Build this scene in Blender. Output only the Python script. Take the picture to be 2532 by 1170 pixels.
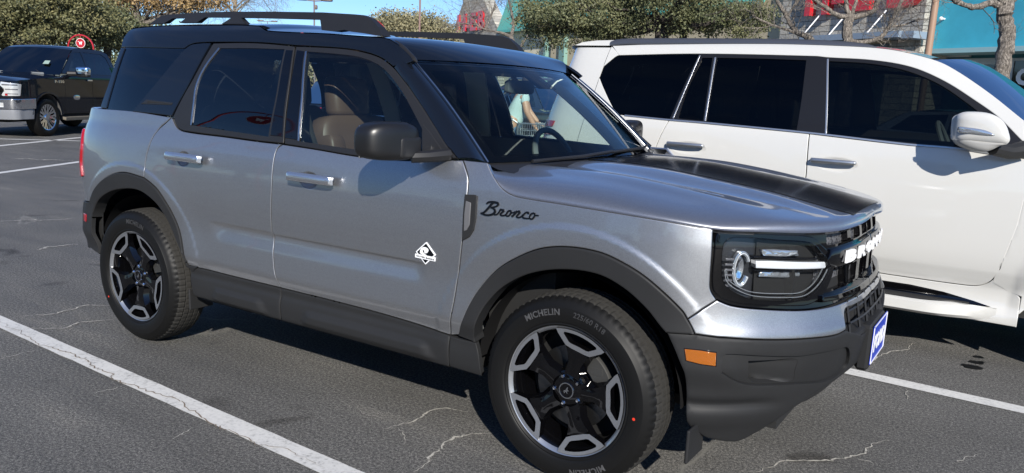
import bpy, bmesh, math, random
import numpy as np
from mathutils import Vector, Matrix
from mathutils.bvhtree import BVHTree
from mathutils.geometry import delaunay_2d_cdt
R_ = math.radians
for o in list(bpy.data.objects): bpy.data.objects.remove(o)
scene = bpy.context.scene
COL = scene.collection

# ------------------------------------------------------------ camera
IMW, IMH = 2532.0, 1170.0
CP = np.array([1.321, -3.343, 1.421]); YAW, PITCH, ROLL = 2.137, -0.199, 0.045
FOC, CX, CY = 1975.4, 1279.6, 630.55
_f = np.array([math.cos(PITCH)*math.cos(YAW), math.cos(PITCH)*math.sin(YAW), math.sin(PITCH)])
_r = np.array([math.sin(YAW), -math.cos(YAW), 0.0]); _u = np.cross(_r, _f)
CAMR = _r.copy()
_c, _s = math.cos(ROLL), math.sin(ROLL)
AX = np.array([_c*_r+_s*_u, -_s*_r+_c*_u, _f])
cam_d = bpy.data.cameras.new("camera"); cam = bpy.data.objects.new("camera", cam_d); COL.objects.link(cam)
cam.matrix_world = Matrix([[AX[0][0], AX[1][0], -AX[2][0], CP[0]], [AX[0][1], AX[1][1], -AX[2][1], CP[1]],
                           [AX[0][2], AX[1][2], -AX[2][2], CP[2]], [0, 0, 0, 1]])
cam_d.sensor_width = 36; cam_d.lens = FOC/IMW*36
cam_d.shift_x = -(CX-IMW/2)/IMW; cam_d.shift_y = (CY-IMH/2)/IMW
cam_d.clip_start = 0.05; cam_d.clip_end = 3000
scene.camera = cam
# ------------------------------------------------------------ world + sun
SUN = Vector((1.2, -1.35, 1.0)).normalized()          # towards the sun
sun_el = math.asin(SUN.z)
w = bpy.data.worlds.new("World"); scene.world = w; w.use_nodes = True
nt = w.node_tree; nt.nodes.clear()
sky = nt.nodes.new("ShaderNodeTexSky"); sky.sky_type = 'NISHITA'; sky.sun_disc = False
sky.sun_elevation = sun_el; sky.sun_rotation = math.atan2(SUN.x, SUN.y)
sky.air_density = 1.0; sky.dust_density = 0.0; sky.ozone_density = 3.0; sky.altitude = 300
bg = nt.nodes.new("ShaderNodeBackground"); bg.inputs[1].default_value = 0.085
wo = nt.nodes.new("ShaderNodeOutputWorld")
# thin high cloud veils mixed into the sky colour
tc = nt.nodes.new("ShaderNodeTexCoord"); mp = nt.nodes.new("ShaderNodeMapping"); mp.inputs['Scale'].default_value = (1.2, 1.2, 7)
nz = nt.nodes.new("ShaderNodeTexNoise"); nz.inputs['Scale'].default_value = 2.2; nz.inputs['Detail'].default_value = 6; nz.inputs['Roughness'].default_value = .55
cr_ = nt.nodes.new("ShaderNodeMapRange"); cr_.inputs[1].default_value = .48; cr_.inputs[2].default_value = .8; cr_.inputs[3].default_value = 0; cr_.inputs[4].default_value = .16
mx = nt.nodes.new("ShaderNodeMixRGB"); mx.inputs[2].default_value = (6.2, 6.6, 7.2, 1)
L = nt.links.new
L(tc.outputs['Generated'], mp.inputs[0]); L(mp.outputs[0], nz.inputs['Vector']); L(nz.outputs['Fac'], cr_.inputs[0])
tn = nt.nodes.new('ShaderNodeMixRGB'); tn.blend_type = 'MULTIPLY'; tn.inputs[0].default_value = 1; tn.inputs[2].default_value = (.68, .90, 1.24, 1)
L(cr_.outputs[0], mx.inputs[0]); L(sky.outputs[0], tn.inputs[1]); L(tn.outputs[0], mx.inputs[1]); L(mx.outputs[0], bg.inputs[0]); L(bg.outputs[0], wo.inputs[0])
sd = bpy.data.lights.new("sun", 'SUN'); sd.energy = 5.0; sd.angle = R_(0.53); sd.color = (1.0, 0.95, 0.87)
so = bpy.data.objects.new("sun", sd); COL.objects.link(so)
so.rotation_euler = (-SUN).to_track_quat('-Z', 'Y').to_euler()
scene.view_settings.view_transform = 'Standard'; scene.view_settings.look = 'None'
scene.view_settings.exposure = 0.5; scene.view_settings.gamma = 1.0

# ------------------------------------------------------------ pixel -> world rays (image px of the 2532x1170 frame)
def ray(u, v):
    d = np.array([(u-CX)/FOC, -(v-CY)/FOC, 1.0]) @ AX
    return CP.copy(), d
def at_y(u, v, y): o, d = ray(u, v); return o+d*((y-o[1])/d[1])
def at_x(u, v, x): o, d = ray(u, v); return o+d*((x-o[0])/d[0])
def at_z(u, v, z): o, d = ray(u, v); return o+d*((z-o[2])/d[2])
def at_d(u, v, D): o, d = ray(u, v); return o+d*D
def at_plane(u, v, P, N):
    o, d = ray(u, v); P = np.array(P); N = np.array(N); return o+d*(np.dot(P-o, N)/np.dot(d, N))
def cr(P, n=8, closed=False):
    P = np.array(P, float)
    if closed: Q = np.vstack([P[-1], P, P[0], P[1]]); m = len(P)
    else: Q = np.vstack([2*P[0]-P[1], P, 2*P[-1]-P[-2]]); m = len(P)-1
    out = []
    for i in range(m):
        a, b, c, d = Q[i:i+4]
        # centripetal-ish: scale tangents to the local segment
        lb = np.linalg.norm(c-b)+1e-9; la = np.linalg.norm(b-a)+1e-9; lc = np.linalg.norm(d-c)+1e-9
        m1 = (c-a)/(la+lb)*lb; m2 = (d-b)/(lb+lc)*lb
        for t in np.arange(n)/n:
            t2, t3 = t*t, t**3
            out.append((2*t3-3*t2+1)*b+(t3-2*t2+t)*m1+(-2*t3+3*t2)*c+(t3-t2)*m2)
    if not closed: out.append(P[-1])
    return np.array(out)
class Tab:
    """smooth 1-D table"""
    def __init__(s, pts, smooth=True):
        P = np.array(pts, float)
        Q = cr(P, 12) if smooth else P
        o = np.argsort(Q[:, 0]); s.x = Q[o, 0]; s.y = Q[o, 1]
    def __call__(s, x): return np.interp(x, s.x, s.y)
def sstep(a, b, x):
    t = np.clip((np.asarray(x, float)-a)/(b-a), 0, 1); return t*t*(3-2*t)

# ------------------------------------------------------------ materials
MATS = {}
def mat(name, color=(.5, .5, .5), rough=.5, metal=0, coat=0, coat_rough=.03, ior=1.5, emis=None, estr=0, spec=None):
    if name in MATS: return MATS[name]
    m = bpy.data.materials.new(name); m.use_nodes = True; b = m.node_tree.nodes["Principled BSDF"]
    b.inputs['Base Color'].default_value = (*color, 1); b.inputs['Roughness'].default_value = rough
    b.inputs['Metallic'].default_value = metal; b.inputs['IOR'].default_value = ior
    b.inputs['Coat Weight'].default_value = coat; b.inputs['Coat Roughness'].default_value = coat_rough
    if spec is not None: b.inputs['Specular IOR Level'].default_value = spec
    if emis: b.inputs['Emission Color'].default_value = (*emis, 1); b.inputs['Emission Strength'].default_value = estr
    MATS[name] = m; return m
def N(m, t, **kw):
    n = m.node_tree.nodes.new(t)
    for k, v in kw.items(): setattr(n, k, v)
    return n
def bsdf(m): return m.node_tree.nodes["Principled BSDF"]
def link(m, a, b): m.node_tree.links.new(a, b)
def noise(m, scale, detail=4, rough=.55, coord='Object', dist=0, vec=None):
    n = N(m, "ShaderNodeTexNoise"); n.inputs['Scale'].default_value = scale; n.inputs['Detail'].default_value = detail
    n.inputs['Roughness'].default_value = rough; n.inputs['Distortion'].default_value = dist
    if vec is None:
        g = N(m, "ShaderNodeNewGeometry"); link(m, g.outputs['Position'], n.inputs['Vector'])
    else: link(m, vec, n.inputs['Vector'])
    return n
def ramp(m, src, stops):
    r = N(m, "ShaderNodeValToRGB"); e = r.color_ramp.elements
    while len(e) < len(stops): e.new(.5)
    for i, (p, c) in enumerate(stops): e[i].position = p; e[i].color = (*c, 1) if len(c) == 3 else c
    link(m, src, r.inputs[0]); return r
def mixc(m, fac, a, b, mode='MIX'):
    x = N(m, "ShaderNodeMixRGB", blend_type=mode)
    for i, v in ((0, fac), (1, a), (2, b)):
        if hasattr(v, 'links'): link(m, v, x.inputs[i])
        elif isinstance(v, (int, float)): x.inputs[i].default_value = v
        else: x.inputs[i].default_value = (*v, 1)
    return x.outputs[0]
def bump(m, src, strength=.3, dist=.01, normal_in='Normal'):
    b = N(m, "ShaderNodeBump"); b.inputs['Strength'].default_value = strength; b.inputs['Distance'].default_value = dist
    link(m, src, b.inputs['Height']); link(m, b.outputs[0], bsdf(m).inputs[normal_in]); return b
def glass_mat(name, tint, refl=1.0, rough=0.0, ior=1.5):
    m = bpy.data.materials.new(name); m.use_nodes = True; nt = m.node_tree; nt.nodes.clear()
    t = nt.nodes.new("ShaderNodeBsdfTransparent"); t.inputs[0].default_value = (*tint, 1)
    g = nt.nodes.new("ShaderNodeBsdfGlossy"); g.inputs['Roughness'].default_value = rough; g.inputs[0].default_value = (refl, refl, refl, 1)
    f = nt.nodes.new("ShaderNodeFresnel"); f.inputs[0].default_value = ior
    x = nt.nodes.new("ShaderNodeMixShader"); o = nt.nodes.new("ShaderNodeOutputMaterial")
    nt.links.new(f.outputs[0], x.inputs[0]); nt.links.new(t.outputs[0], x.inputs[1]); nt.links.new(g.outputs[0], x.inputs[2]); nt.links.new(x.outputs[0], o.inputs[0])
    MATS[name] = m; return m

def paint_mat(name, col, metal, rough, flake=0.0, coat=1.0):
    m = mat(name, col, rough, metal, coat)
    if flake:
        v = N(m, "ShaderNodeTexVoronoi"); v.inputs['Scale'].default_value = 900
        g = N(m, "ShaderNodeNewGeometry"); link(m, g.outputs['Position'], v.inputs['Vector'])
        c = mixc(m, v.outputs['Color'], tuple(x*(1-flake) for x in col), tuple(min(1, x*(1+flake)) for x in col))
        link(m, c, bsdf(m).inputs['Base Color'])
        n = noise(m, 500, 1); bp = bump(m, n.outputs[0], .04, .0004)
    return m
M_SILVER = paint_mat('grey_metallic_paint', (.345, .352, .366), .88, .41, .28)
M_BLACKP = mat('gloss_black_paint', (.005, .0065, .010), .04, 0, 0)
M_STRIPE = mat('black_hood_decal', (.007, .0075, .009), .14, 0, 0, spec=.45)
def clad_mat(name, col, rough=.55, bs=.25):
    m = mat(name, col, rough); n = noise(m, 420, 2); bump(m, n.outputs[0], bs, .0012)
    n2 = noise(m, 3, 4); r = ramp(m, n2.outputs[0], [(.3, tuple(c*.9 for c in col)), (.75, tuple(c*1.12 for c in col))]); link(m, r.outputs[0], bsdf(m).inputs['Base Color'])
    return m
M_CLAD = clad_mat('moulded_grey_plastic', (.018, .0183, .019), .55)
bsdf(M_CLAD).inputs['Specular IOR Level'].default_value = .24
M_TRIM = clad_mat('satin_trim', (.014, .014, .015), .45, .08)
bsdf(M_TRIM).inputs['Specular IOR Level'].default_value = .35
M_GLOSS = mat('piano_black', (.002, .002, .0025), .04, 0, 0)
M_CHROME = mat('chrome', (.75, .77, .8), .08, 1)
M_SATIN = mat('satin_silver', (.42, .44, .47), .3, 1)
M_MACH = mat('machined_alloy', (.40, .415, .44), .34, .85, .6)
M_BLKIN = mat('unlit_void', (.004, .004, .004), .9)
M_RUB = mat('tyre_rubber', (.006, .006, .006), .5, spec=.2)
M_HANDLE = mat('bright_handle', (.55, .57, .60), .22, .9, .4)
M_RED = mat('red_lens', (.28, .006, .012), .12, 0, 1.0)
M_AMBER = mat('amber_lens', (.36, .10, .003), .2, 0, .6)
_av = N(M_AMBER, 'ShaderNodeTexVoronoi'); _av.inputs['Scale'].default_value = 160; bump(M_AMBER, _av.outputs['Distance'], .6, .003)
M_WHITEL = mat('white_letter', (.8, .8, .8), .3)
M_CLEAR = glass_mat('clear_lens', (.93, .95, .97), 1.0, .02, 1.35)
M_GLASS = glass_mat('window_glass', (.74, .84, .81), 1.0, 0, 1.5)
M_WSGL = glass_mat('windshield_glass', (.84, .95, .92), .72, 0, 1.5)
M_TINT = glass_mat('privacy_glass', (.06, .075, .09), 1.0, 0, 1.62)
M_LEATHER = mat('brown_leather', (.10, .062, .046), .5)
M_LINER = mat('pale_headliner', (.42, .43, .41), .8)
M_DASH = mat('dark_dashboard', (.13, .14, .14), .7)
M_UNDER = mat('underbody_black', (.008, .008, .008), .8)
M_LINERW = clad_mat('wheel_arch_liner', (.0085, .0085, .009), .95, .6)
bsdf(M_LINERW).inputs['Specular IOR Level'].default_value = .1

# ------------------------------------------------------------ objects
ORG = {}
def mesh_obj(name, V, F, m=None, parent=None, smooth=True, normals=None, mats=None, midx=None):
    V = np.asarray(V, float); off = np.array(ORG.get(parent.name, (0, 0, 0))) if parent else np.zeros(3)
    me = bpy.data.meshes.new(name); me.from_pydata((V-off).tolist(), [], [tuple(int(i) for i in f) for f in F]); me.update()
    if mats:
        for q in mats: me.materials.append(q)
        if midx is not None: me.polygons.foreach_set('material_index', np.array(midx, dtype=np.int32))
    elif m: me.materials.append(m)
    if smooth is True or normals is not None: me.polygons.foreach_set('use_smooth', [True]*len(me.polygons))
    elif smooth == 'auto':
        me.polygons.foreach_set('use_smooth', [True]*len(me.polygons)); me.set_sharp_from_angle(angle=R_(35))
    if normals is not None: me.normals_split_custom_set_from_vertices([tuple(n) for n in normals])
    o = bpy.data.objects.new(name, me); COL.objects.link(o)
    if parent: o.parent = parent
    ORG[o.name] = tuple(off)
    return o
def empty(name, loc, label, cat, group=None, rz=0):
    o = bpy.data.objects.new(name, None); COL.objects.link(o); o.location = loc; o.rotation_euler = (0, 0, rz); o.empty_display_size = .2
    ORG[o.name] = tuple(loc); o['label'] = label; o['category'] = cat
    if group: o['group'] = group
    return o
def tag(o, label, cat, group=None):
    o['label'] = label; o['category'] = cat
    if group: o['group'] = group
    return o
class MB:
    def __init__(s): s.V = []; s.F = []; s.M = []
    def add(s, V, F, mi=0):
        n = len(s.V); s.V.extend([tuple(map(float, v)) for v in V]); s.F.extend([tuple(int(i)+n for i in f) for f in F]); s.M.extend([mi]*len(F)); return s
    def box(s, c, d, rz=0, mi=0, bev=0, R=None):
        c = np.array(c, float); d = np.array(d, float)/2
        if bev <= 0:
            v = np.array([[x, y, z] for x in (-1, 1) for y in (-1, 1) for z in (-1, 1)])*d
            f = [(0, 1, 3, 2), (4, 6, 7, 5), (0, 4, 5, 1), (2, 3, 7, 6), (0, 2, 6, 4), (1, 5, 7, 3)]
        else:
            b = min(bev, d.min()*.99); v = []; idx = {}
            for x in (-1, 1):
                for y in (-1, 1):
                    for z in (-1, 1):
                        for a in range(3):
                            p = np.array([x, y, z])*(d-b); p[a] = (x, y, z)[a]*d[a]; idx[(x, y, z, a)] = len(v); v.append(p)
            v = np.array(v); f = []
            for a in range(3):
                b1, b2 = [(1, 2), (0, 2), (0, 1)][a]
                for sg in (-1, 1):
                    q = []
                    for s1, s2 in ((-1, -1), (1, -1), (1, 1), (-1, 1)):
                        k = [0, 0, 0]; k[a] = sg; k[b1] = s1; k[b2] = s2; q.append(idx[(*k, a)])
                    if (sg > 0) == (a == 1): q = q[::-1]
                    f.append(tuple(q))
            for a in range(3):
                b1, b2 = [(1, 2), (0, 2), (0, 1)][a]
                for s1 in (-1, 1):
                    for s2 in (-1, 1):
                        q = []
                        for sg, aa in ((-1, b1), (1, b1), (1, b2), (-1, b2)):
                            k = [0, 0, 0]; k[a] = sg; k[b1] = s1; k[b2] = s2; q.append(idx[(*k, aa)])
                        f.append(tuple(q))
            for x in (-1, 1):
                for y in (-1, 1):
                    for z in (-1, 1): f.append((idx[(x, y, z, 0)], idx[(x, y, z, 1)], idx[(x, y, z, 2)]))
            cen = 0
            ff = []
            for q in f:
                P = v[list(q)]; n = np.cross(P[1]-P[0], P[2]-P[0])
                ff.append(tuple(q) if np.dot(n, P.mean(0)) > 0 else tuple(q[::-1]))
            f = ff
        if R is not None: v = v @ np.array(R).T
        if rz:
            c_, s_ = math.cos(rz), math.sin(rz); v = v @ np.array([[c_, s_, 0], [-s_, c_, 0], [0, 0, 1]])
        return s.add(v+c, f, mi)
    def tube(s, P, r, n=8, mi=0, caps=True, closed=False):
        P = np.array(P, float); r = np.broadcast_to(np.asarray(r, float), (len(P),)); rings = []
        T = np.gradient(P, axis=0) if not closed else (np.roll(P, -1, 0)-np.roll(P, 1, 0))
        up = np.array([0, 0, 1.]); t0 = T[0]/np.linalg.norm(T[0])
        if abs(t0[2]) > .9: up = np.array([1., 0, 0])
        a = np.cross(t0, up); a /= np.linalg.norm(a)
        V = []; m = len(P)
        for i in range(m):
            t = T[i]/(np.linalg.norm(T[i])+1e-12); a = a-t*np.dot(a, t); a /= np.linalg.norm(a)+1e-12; b = np.cross(t, a)
            for k in range(n):
                th = 2*math.pi*k/n; V.append(P[i]+r[i]*(math.cos(th)*a+math.sin(th)*b))
        F = []
        for i in range(m if closed else m-1):
            j = (i+1) % m
            for k in range(n): l = (k+1) % n; F.append((i*n+k, j*n+k, j*n+l, i*n+l))
        if caps and not closed: F.append(tuple(range(n))); F.append(tuple(range((m-1)*n, m*n))[::-1])
        return s.add(V, F, mi)
    def lathe(s, prof, n=48, c=(0, 0, 0), axis='y', mi=0, a0=0, a1=2*math.pi):
        """prof: (r, h) pairs; axis y: h along y"""
        full = abs(a1-a0-2*math.pi) < 1e-6; m = n if full else n+1; V = []
        for k in range(m):
            th = a0+(a1-a0)*k/n
            for r, h in prof:
                if axis == 'y': V.append((c[0]+r*math.cos(th), c[1]+h, c[2]+r*math.sin(th)))
                elif axis == 'z': V.append((c[0]+r*math.cos(th), c[1]+r*math.sin(th), c[2]+h))
                else: V.append((c[0]+h, c[1]+r*math.cos(th), c[2]+r*math.sin(th)))
        q = len(prof); F = []
        for k in range(n):
            j = (k+1) % m
            for i in range(q-1): F.append((k*q+i, j*q+i, j*q+i+1, k*q+i+1))
        return s.add(V, F, mi)
    def prism(s, poly, h, c=(0, 0, 0), mi=0):
        n = len(poly); V = [(x+c[0], y+c[1], c[2]) for x, y in poly]+[(x+c[0], y+c[1], c[2]+h) for x, y in poly]
        F = [tuple(range(n))[::-1], tuple(range(n, 2*n))]+[(i, (i+1) % n, n+(i+1) % n, n+i) for i in range(n)]
        return s.add(V, F, mi)
    def xform(s, f): s.V = [tuple(f(np.array(v))) for v in s.V]; return s
    def build(s, name, m=None, parent=None, smooth='auto', mats=None):
        return mesh_obj(name, s.V, s.F, m, parent, smooth, mats=mats, midx=s.M if mats else None)
def grid_mb(G, flip=False, closed_u=False):
    G = np.array(G); a, b = G.shape[:2]; V = G.reshape(-1, 3); F = []
    for i in range(a if closed_u else a-1):
        for j in range(b-1):
            k = (i+1) % a; q = (i*b+j, k*b+j, k*b+j+1, i*b+j+1); F.append(q[::-1] if flip else q)
    return V, F

# ------------------------------------------------------------ 2-D polygon helpers
def in_poly(P, poly):
    x, y = P[:, 0], P[:, 1]; r = np.zeros(len(P), bool); n = len(poly)
    for i in range(n):
        x1, y1 = poly[i]; x2, y2 = poly[(i+1) % n]
        if y1 == y2: continue
        c = ((y1 > y) != (y2 > y)) & (x < (x2-x1)*(y-y1)/(y2-y1)+x1); r ^= c
    return r
def area(p): x, y = p[:, 0], p[:, 1]; return .5*np.sum(x*np.roll(y, -1)-np.roll(x, -1)*y)
def densify(p, d, closed=True):
    out = []; n = len(p)
    for i in range(n if closed else n-1):
        a, b = p[i], p[(i+1) % n]; L_ = np.linalg.norm(b-a); k = max(1, int(math.ceil(L_/d)))
        for t in range(k): out.append(a+(b-a)*t/k)
    if not closed: out.append(p[-1])
    return np.array(out)
def clean(p, e=1e-4):
    out = [p[0]]
    for q in p[1:]:
        if np.linalg.norm(q-out[-1]) > e: out.append(q)
    if np.linalg.norm(out[0]-out[-1]) < e: out.pop()
    return np.array(out)
def inset(p, d):
    """shrink (d>0) a closed polygon"""
    p = np.array(p, float)
    if area(p) < 0: p = p[::-1]
    a = np.roll(p, 1, 0); b = np.roll(p, -1, 0)
    e1 = p-a; e2 = b-p; e1 /= np.linalg.norm(e1, axis=1)[:, None]+1e-12; e2 /= np.linalg.norm(e2, axis=1)[:, None]+1e-12
    n1 = np.c_[-e1[:, 1], e1[:, 0]]; n2 = np.c_[-e2[:, 1], e2[:, 0]]; m = n1+n2; m /= np.linalg.norm(m, axis=1)[:, None]+1e-12
    k = 1/np.clip((m*n1).sum(1), .5, 1)
    return p+m*(d*k)[:, None]
def tri2d(loops, step, pts=None):
    """loops[0] outer, others holes or extra constraint loops (all CCW order irrelevant). returns verts, tris"""
    V = []; E = []
    for lp in loops:
        n0 = len(V); V.extend(lp.tolist()); E.extend([(n0+i, n0+(i+1) % len(lp)) for i in range(len(lp))])
    if pts is not None and len(pts): V.extend(pts.tolist())
    v, e, f, ov, oe, of = delaunay_2d_cdt([Vector(q) for q in V], E, [], 0, 1e-6)
    return np.array([tuple(q) for q in v]), [tuple(q) for q in f], ov

class Body:
    """Car side skin: near side = -y.  P(s,z): plan curve at belt height pushed along its normal by height profiles."""
    def __init__(B, plan, oS, oF, oR, cy=0.0, xf=None, extra=None, z0=.15, z1=1.8):
        C = cr(plan, 10); C = densify(C, .01, False); B.C = C
        d = np.r_[0, np.cumsum(np.linalg.norm(np.diff(C, axis=0), axis=1))]; B.d = d
        T = np.gradient(C, axis=0); T /= np.linalg.norm(T, axis=1)[:, None]
        k = np.ones(9)/9
        Nn = np.c_[T[:, 1], -T[:, 0]]      # outward for rear->side->front traversal on -y side
        Nn = np.c_[np.convolve(np.pad(Nn[:, 0], 4, 'edge'), k, 'valid'), np.convolve(np.pad(Nn[:, 1], 4, 'edge'), k, 'valid')]
        Nn /= np.linalg.norm(Nn, axis=1)[:, None]; B.N = Nn
        B.oS, B.oF, B.oR, B.cy, B.extra = Tab(oS), Tab(oF), Tab(oR), cy, extra
        B.xmid = C[:, 0].mean(); B.smax = d[-1]
        ss = np.linspace(0, d[-1], 420); zz = np.linspace(z0, z1, 160)
        Sg, Zg = np.meshgrid(ss, zz, indexing='ij'); P = B.P(Sg.ravel(), Zg.ravel())
        V, F = grid_mb(P.reshape(420, 160, 3)); B.ss, B.zz = ss, zz
        B.bvh = BVHTree.FromPolygons([tuple(v) for v in V], F)
    def P(B, s, z, off=0.0):
        s = np.asarray(s, float); z = np.asarray(z, float)
        x = np.interp(s, B.d, B.C[:, 0]); y = np.interp(s, B.d, B.C[:, 1]); nx = np.interp(s, B.d, B.N[:, 0]); ny = np.interp(s, B.d, B.N[:, 1])
        q = np.hypot(nx, ny); nx = nx/q; ny = ny/q
        wF = np.where(nx > 0, nx*nx, 0); wR = np.where(nx < 0, nx*nx, 0)
        o = B.oS(z)*ny*ny+B.oF(z)*wF+B.oR(z)*wR
        if B.extra: o = o+B.extra(x, z, ny*ny)
        o = o+off
        return np.stack([x+nx*o, y+ny*o+B.cy, z*np.ones_like(x)], -1)
    def Nrm(B, s, z):
        e = .004; a = B.P(s+e, z)-B.P(s-e, z); b = B.P(s, z+e)-B.P(s, z-e); n = np.cross(a, b)
        n /= np.linalg.norm(n, axis=-1)[..., None]+1e-12
        # outward check
        x = np.interp(s, B.d, B.N[:, 0]); y = np.interp(s, B.d, B.N[:, 1])
        sg = np.sign(n[..., 0]*x+n[..., 1]*y); return n*sg[..., None]
    def px(B, u, v):
        o, d = ray(u, v); h = B.bvh.ray_cast(Vector(o), Vector(d).normalized())
        if h[0] is None:      # just outside the outline: nearest point of the skin's silhouette
            if not hasattr(B, 'gpx'):
                Sg, Zg = np.meshgrid(B.ss, B.zz, indexing='ij'); q = (B.P(Sg.ravel(), Zg.ravel())-CP) @ AX.T
                B.gpx = np.c_[CX+FOC*q[:, 0]/q[:, 2], CY-FOC*q[:, 1]/q[:, 2]]; B.gsz = np.c_[Sg.ravel(), Zg.ravel()]
            dd = np.hypot(B.gpx[:, 0]-u, B.gpx[:, 1]-v); i = dd.argmin()
            if dd[i] > 4: print('MISS', (u, v), 'by %.1f px' % dd[i])
            return tuple(B.gsz[i])
        i, j = divmod(h[2], len(B.zz)-1); p = np.array(h[0])
        # refine with Newton in (s,z)
        s = B.ss[i]; z = p[2]
        for _ in range(6):
            q = B.P(np.array([s]), np.array([z]))[0]; e = .002
            a = (B.P(np.array([s+e]), np.array([z]))[0]-B.P(np.array([s-e]), np.array([z]))[0])/(2*e)
            r = p-q; s += np.dot(r[:2], a[:2])/np.dot(a[:2], a[:2]); z = p[2]
        return (s, z)
    def pl(B, pts, smooth=True, n=6):
        q = np.array([B.px(*p) for p in pts]); return cr(q, n) if smooth and len(q) > 2 else q
    def s_of_x(B, x):   # side region
        i = np.where(np.abs(B.N[:, 1]) > .8)[0]; return float(np.interp(x, B.C[i, 0], B.d[i]))
    def patch(B, name, segs, m, parent, off=0.0, depth=.02, gap=.0025, bev=.004, step=(.03, .015), holes=(), mirror=True, bulge=None, label=None, back=False, fine=()):
        """segs: list of (s,z) polylines forming the outline"""
        o = clean(np.vstack(segs)); o = clean(densify(o, .02))
        if area(o) < 0: o = o[::-1]
        if gap: o = inset(o, gap)
        loops = [o]; inn = inset(o, bev) if bev else None
        if bev: loops.append(inn)
        hs = []
        for h in holes:
            h = clean(densify(clean(np.array(h)), .02))
            if area(h) < 0: h = h[::-1]
            hs.append(h); loops.append(h)
        lo = o.min(0); hi = o.max(0)
        gx = np.arange(lo[0], hi[0], step[0]); gz = np.arange(lo[1], hi[1], step[1])
        G = np.stack(np.meshgrid(gx, gz, indexing='ij'), -1).reshape(-1, 2)
        for (fs, fz_, ra_, rb_, st_) in fine:
            G = G[~((np.abs(G[:, 0]-fs) < ra_+st_*.5) & (np.abs(G[:, 1]-fz_) < rb_+st_*.5))]
            G = np.vstack([G, np.stack(np.meshgrid(np.arange(fs-ra_, fs+ra_, st_), np.arange(fz_-rb_, fz_+rb_, st_), indexing='ij'), -1).reshape(-1, 2)])
        ins = inset(o, bev+min(step)*.4); G = G[in_poly(G, ins)]
        for h in hs:
            if len(G): G = G[~in_poly(G, inset(h, -min(step)*.4))]
        v, f, ov = tri2d(loops, step, G)
        no = len(o); edge = np.zeros(len(v), bool); hole = np.zeros(len(v), bool)
        for i, src in enumerate(ov):
            for k in src:
                if k < no: edge[i] = True
                elif k >= no+(len(inn) if bev else 0) and k < sum(len(l) for l in loops): hole[i] = True
        fc = v[np.array(f)].mean(1) if len(f) else np.zeros((0, 2)); keep = in_poly(fc, o)
        for h in hs: keep &= ~in_poly(fc, h)
        f = [f[i] for i in np.where(keep)[0]]
        offs = np.full(len(v), float(off)); Nn = B.Nrm(v[:, 0], v[:, 1])
        if bulge is not None: offs = offs+bulge(v)
        if bev: offs[edge] -= bev*.8; offs[hole] -= bev*.4
        P = B.P(v[:, 0], v[:, 1])+Nn*offs[:, None]
        # orient
        a, b, c = P[[q[0] for q in f]], P[[q[1] for q in f]], P[[q[2] for q in f]]
        nn = np.cross(b-a, c-a); fl = (nn*Nn[[q[0] for q in f]]).sum(1) < 0
        f = [tuple(q[::-1]) if fl[i] else tuple(q) for i, q in enumerate(f)]
        N2 = Nn.copy()
        if bev or bulge is not None:
            # vertex normals from geometry for bulged, tilt for edges
            acc = np.zeros_like(P)
            for q in f:
                n_ = np.cross(P[q[1]]-P[q[0]], P[q[2]]-P[q[0]])
                for i in q: acc[i] += n_
            acc /= np.linalg.norm(acc, axis=1)[:, None]+1e-12
            if bulge is not None: N2 = acc
            else: N2[edge] = acc[edge]
        # flange
        from collections import Counter
        cnt = Counter()
        for q in f:
            for i in range(3): cnt[(q[i], q[(i+1) % 3])] += 1
        be = [e for e in cnt if (e[1], e[0]) not in cnt]
        V = P.tolist(); NV = N2.tolist(); mp_ = {}
        if depth:
            for e in be:
                for i in e:
                    if i not in mp_:
                        mp_[i] = (len(V), len(V)+1); side = acc[i] if bev else Nn[i]
                        V.append(P[i].tolist()); V.append((P[i]-Nn[i]*depth).tolist()); NV.append(Nn[i].tolist()); NV.append(Nn[i].tolist())
            F2 = []
            for a_, b_ in be:
                q = (mp_[b_][0], mp_[a_][0], mp_[a_][1], mp_[b_][1]); F2.append(q)
                fn = np.cross(np.array(V[q[1]])-np.array(V[q[0]]), np.array(V[q[2]])-np.array(V[q[0]])); fn /= np.linalg.norm(fn)+1e-12
                for i in q: NV[i] = fn.tolist()
            f = f+F2
        V = np.array(V); NV = np.array(NV)
        ob = mesh_obj(name, V, f, m, parent, normals=NV)
        if label: ob['label'] = label
        res = [ob]
        if mirror:
            V2 = V.copy(); V2[:, 1] = 2*B.cy-V2[:, 1]; N3 = NV.copy(); N3[:, 1] *= -1
            o2 = mesh_obj(name, V2, [tuple(q[::-1]) for q in f], m, parent, normals=N3); res.append(o2)
            if label: o2['label'] = label
        return res
def mirror_mesh(o, cy, parent=None):
    me = o.data; V = np.array([tuple(v.co) for v in me.vertices]); off = np.array(ORG.get(o.parent.name, (0, 0, 0))) if o.parent else np.zeros(3)
    V = V+off; V[:, 1] = 2*cy-V[:, 1]
    n = mesh_obj(o.name.split('.')[0], V, [tuple(p.vertices)[::-1] for p in me.polygons], None, parent or o.parent, smooth='auto')
    for q in me.materials: n.data.materials.append(q)
    n.data.polygons.foreach_set('material_index', [p.material_index for p in me.polygons])
    return n
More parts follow.
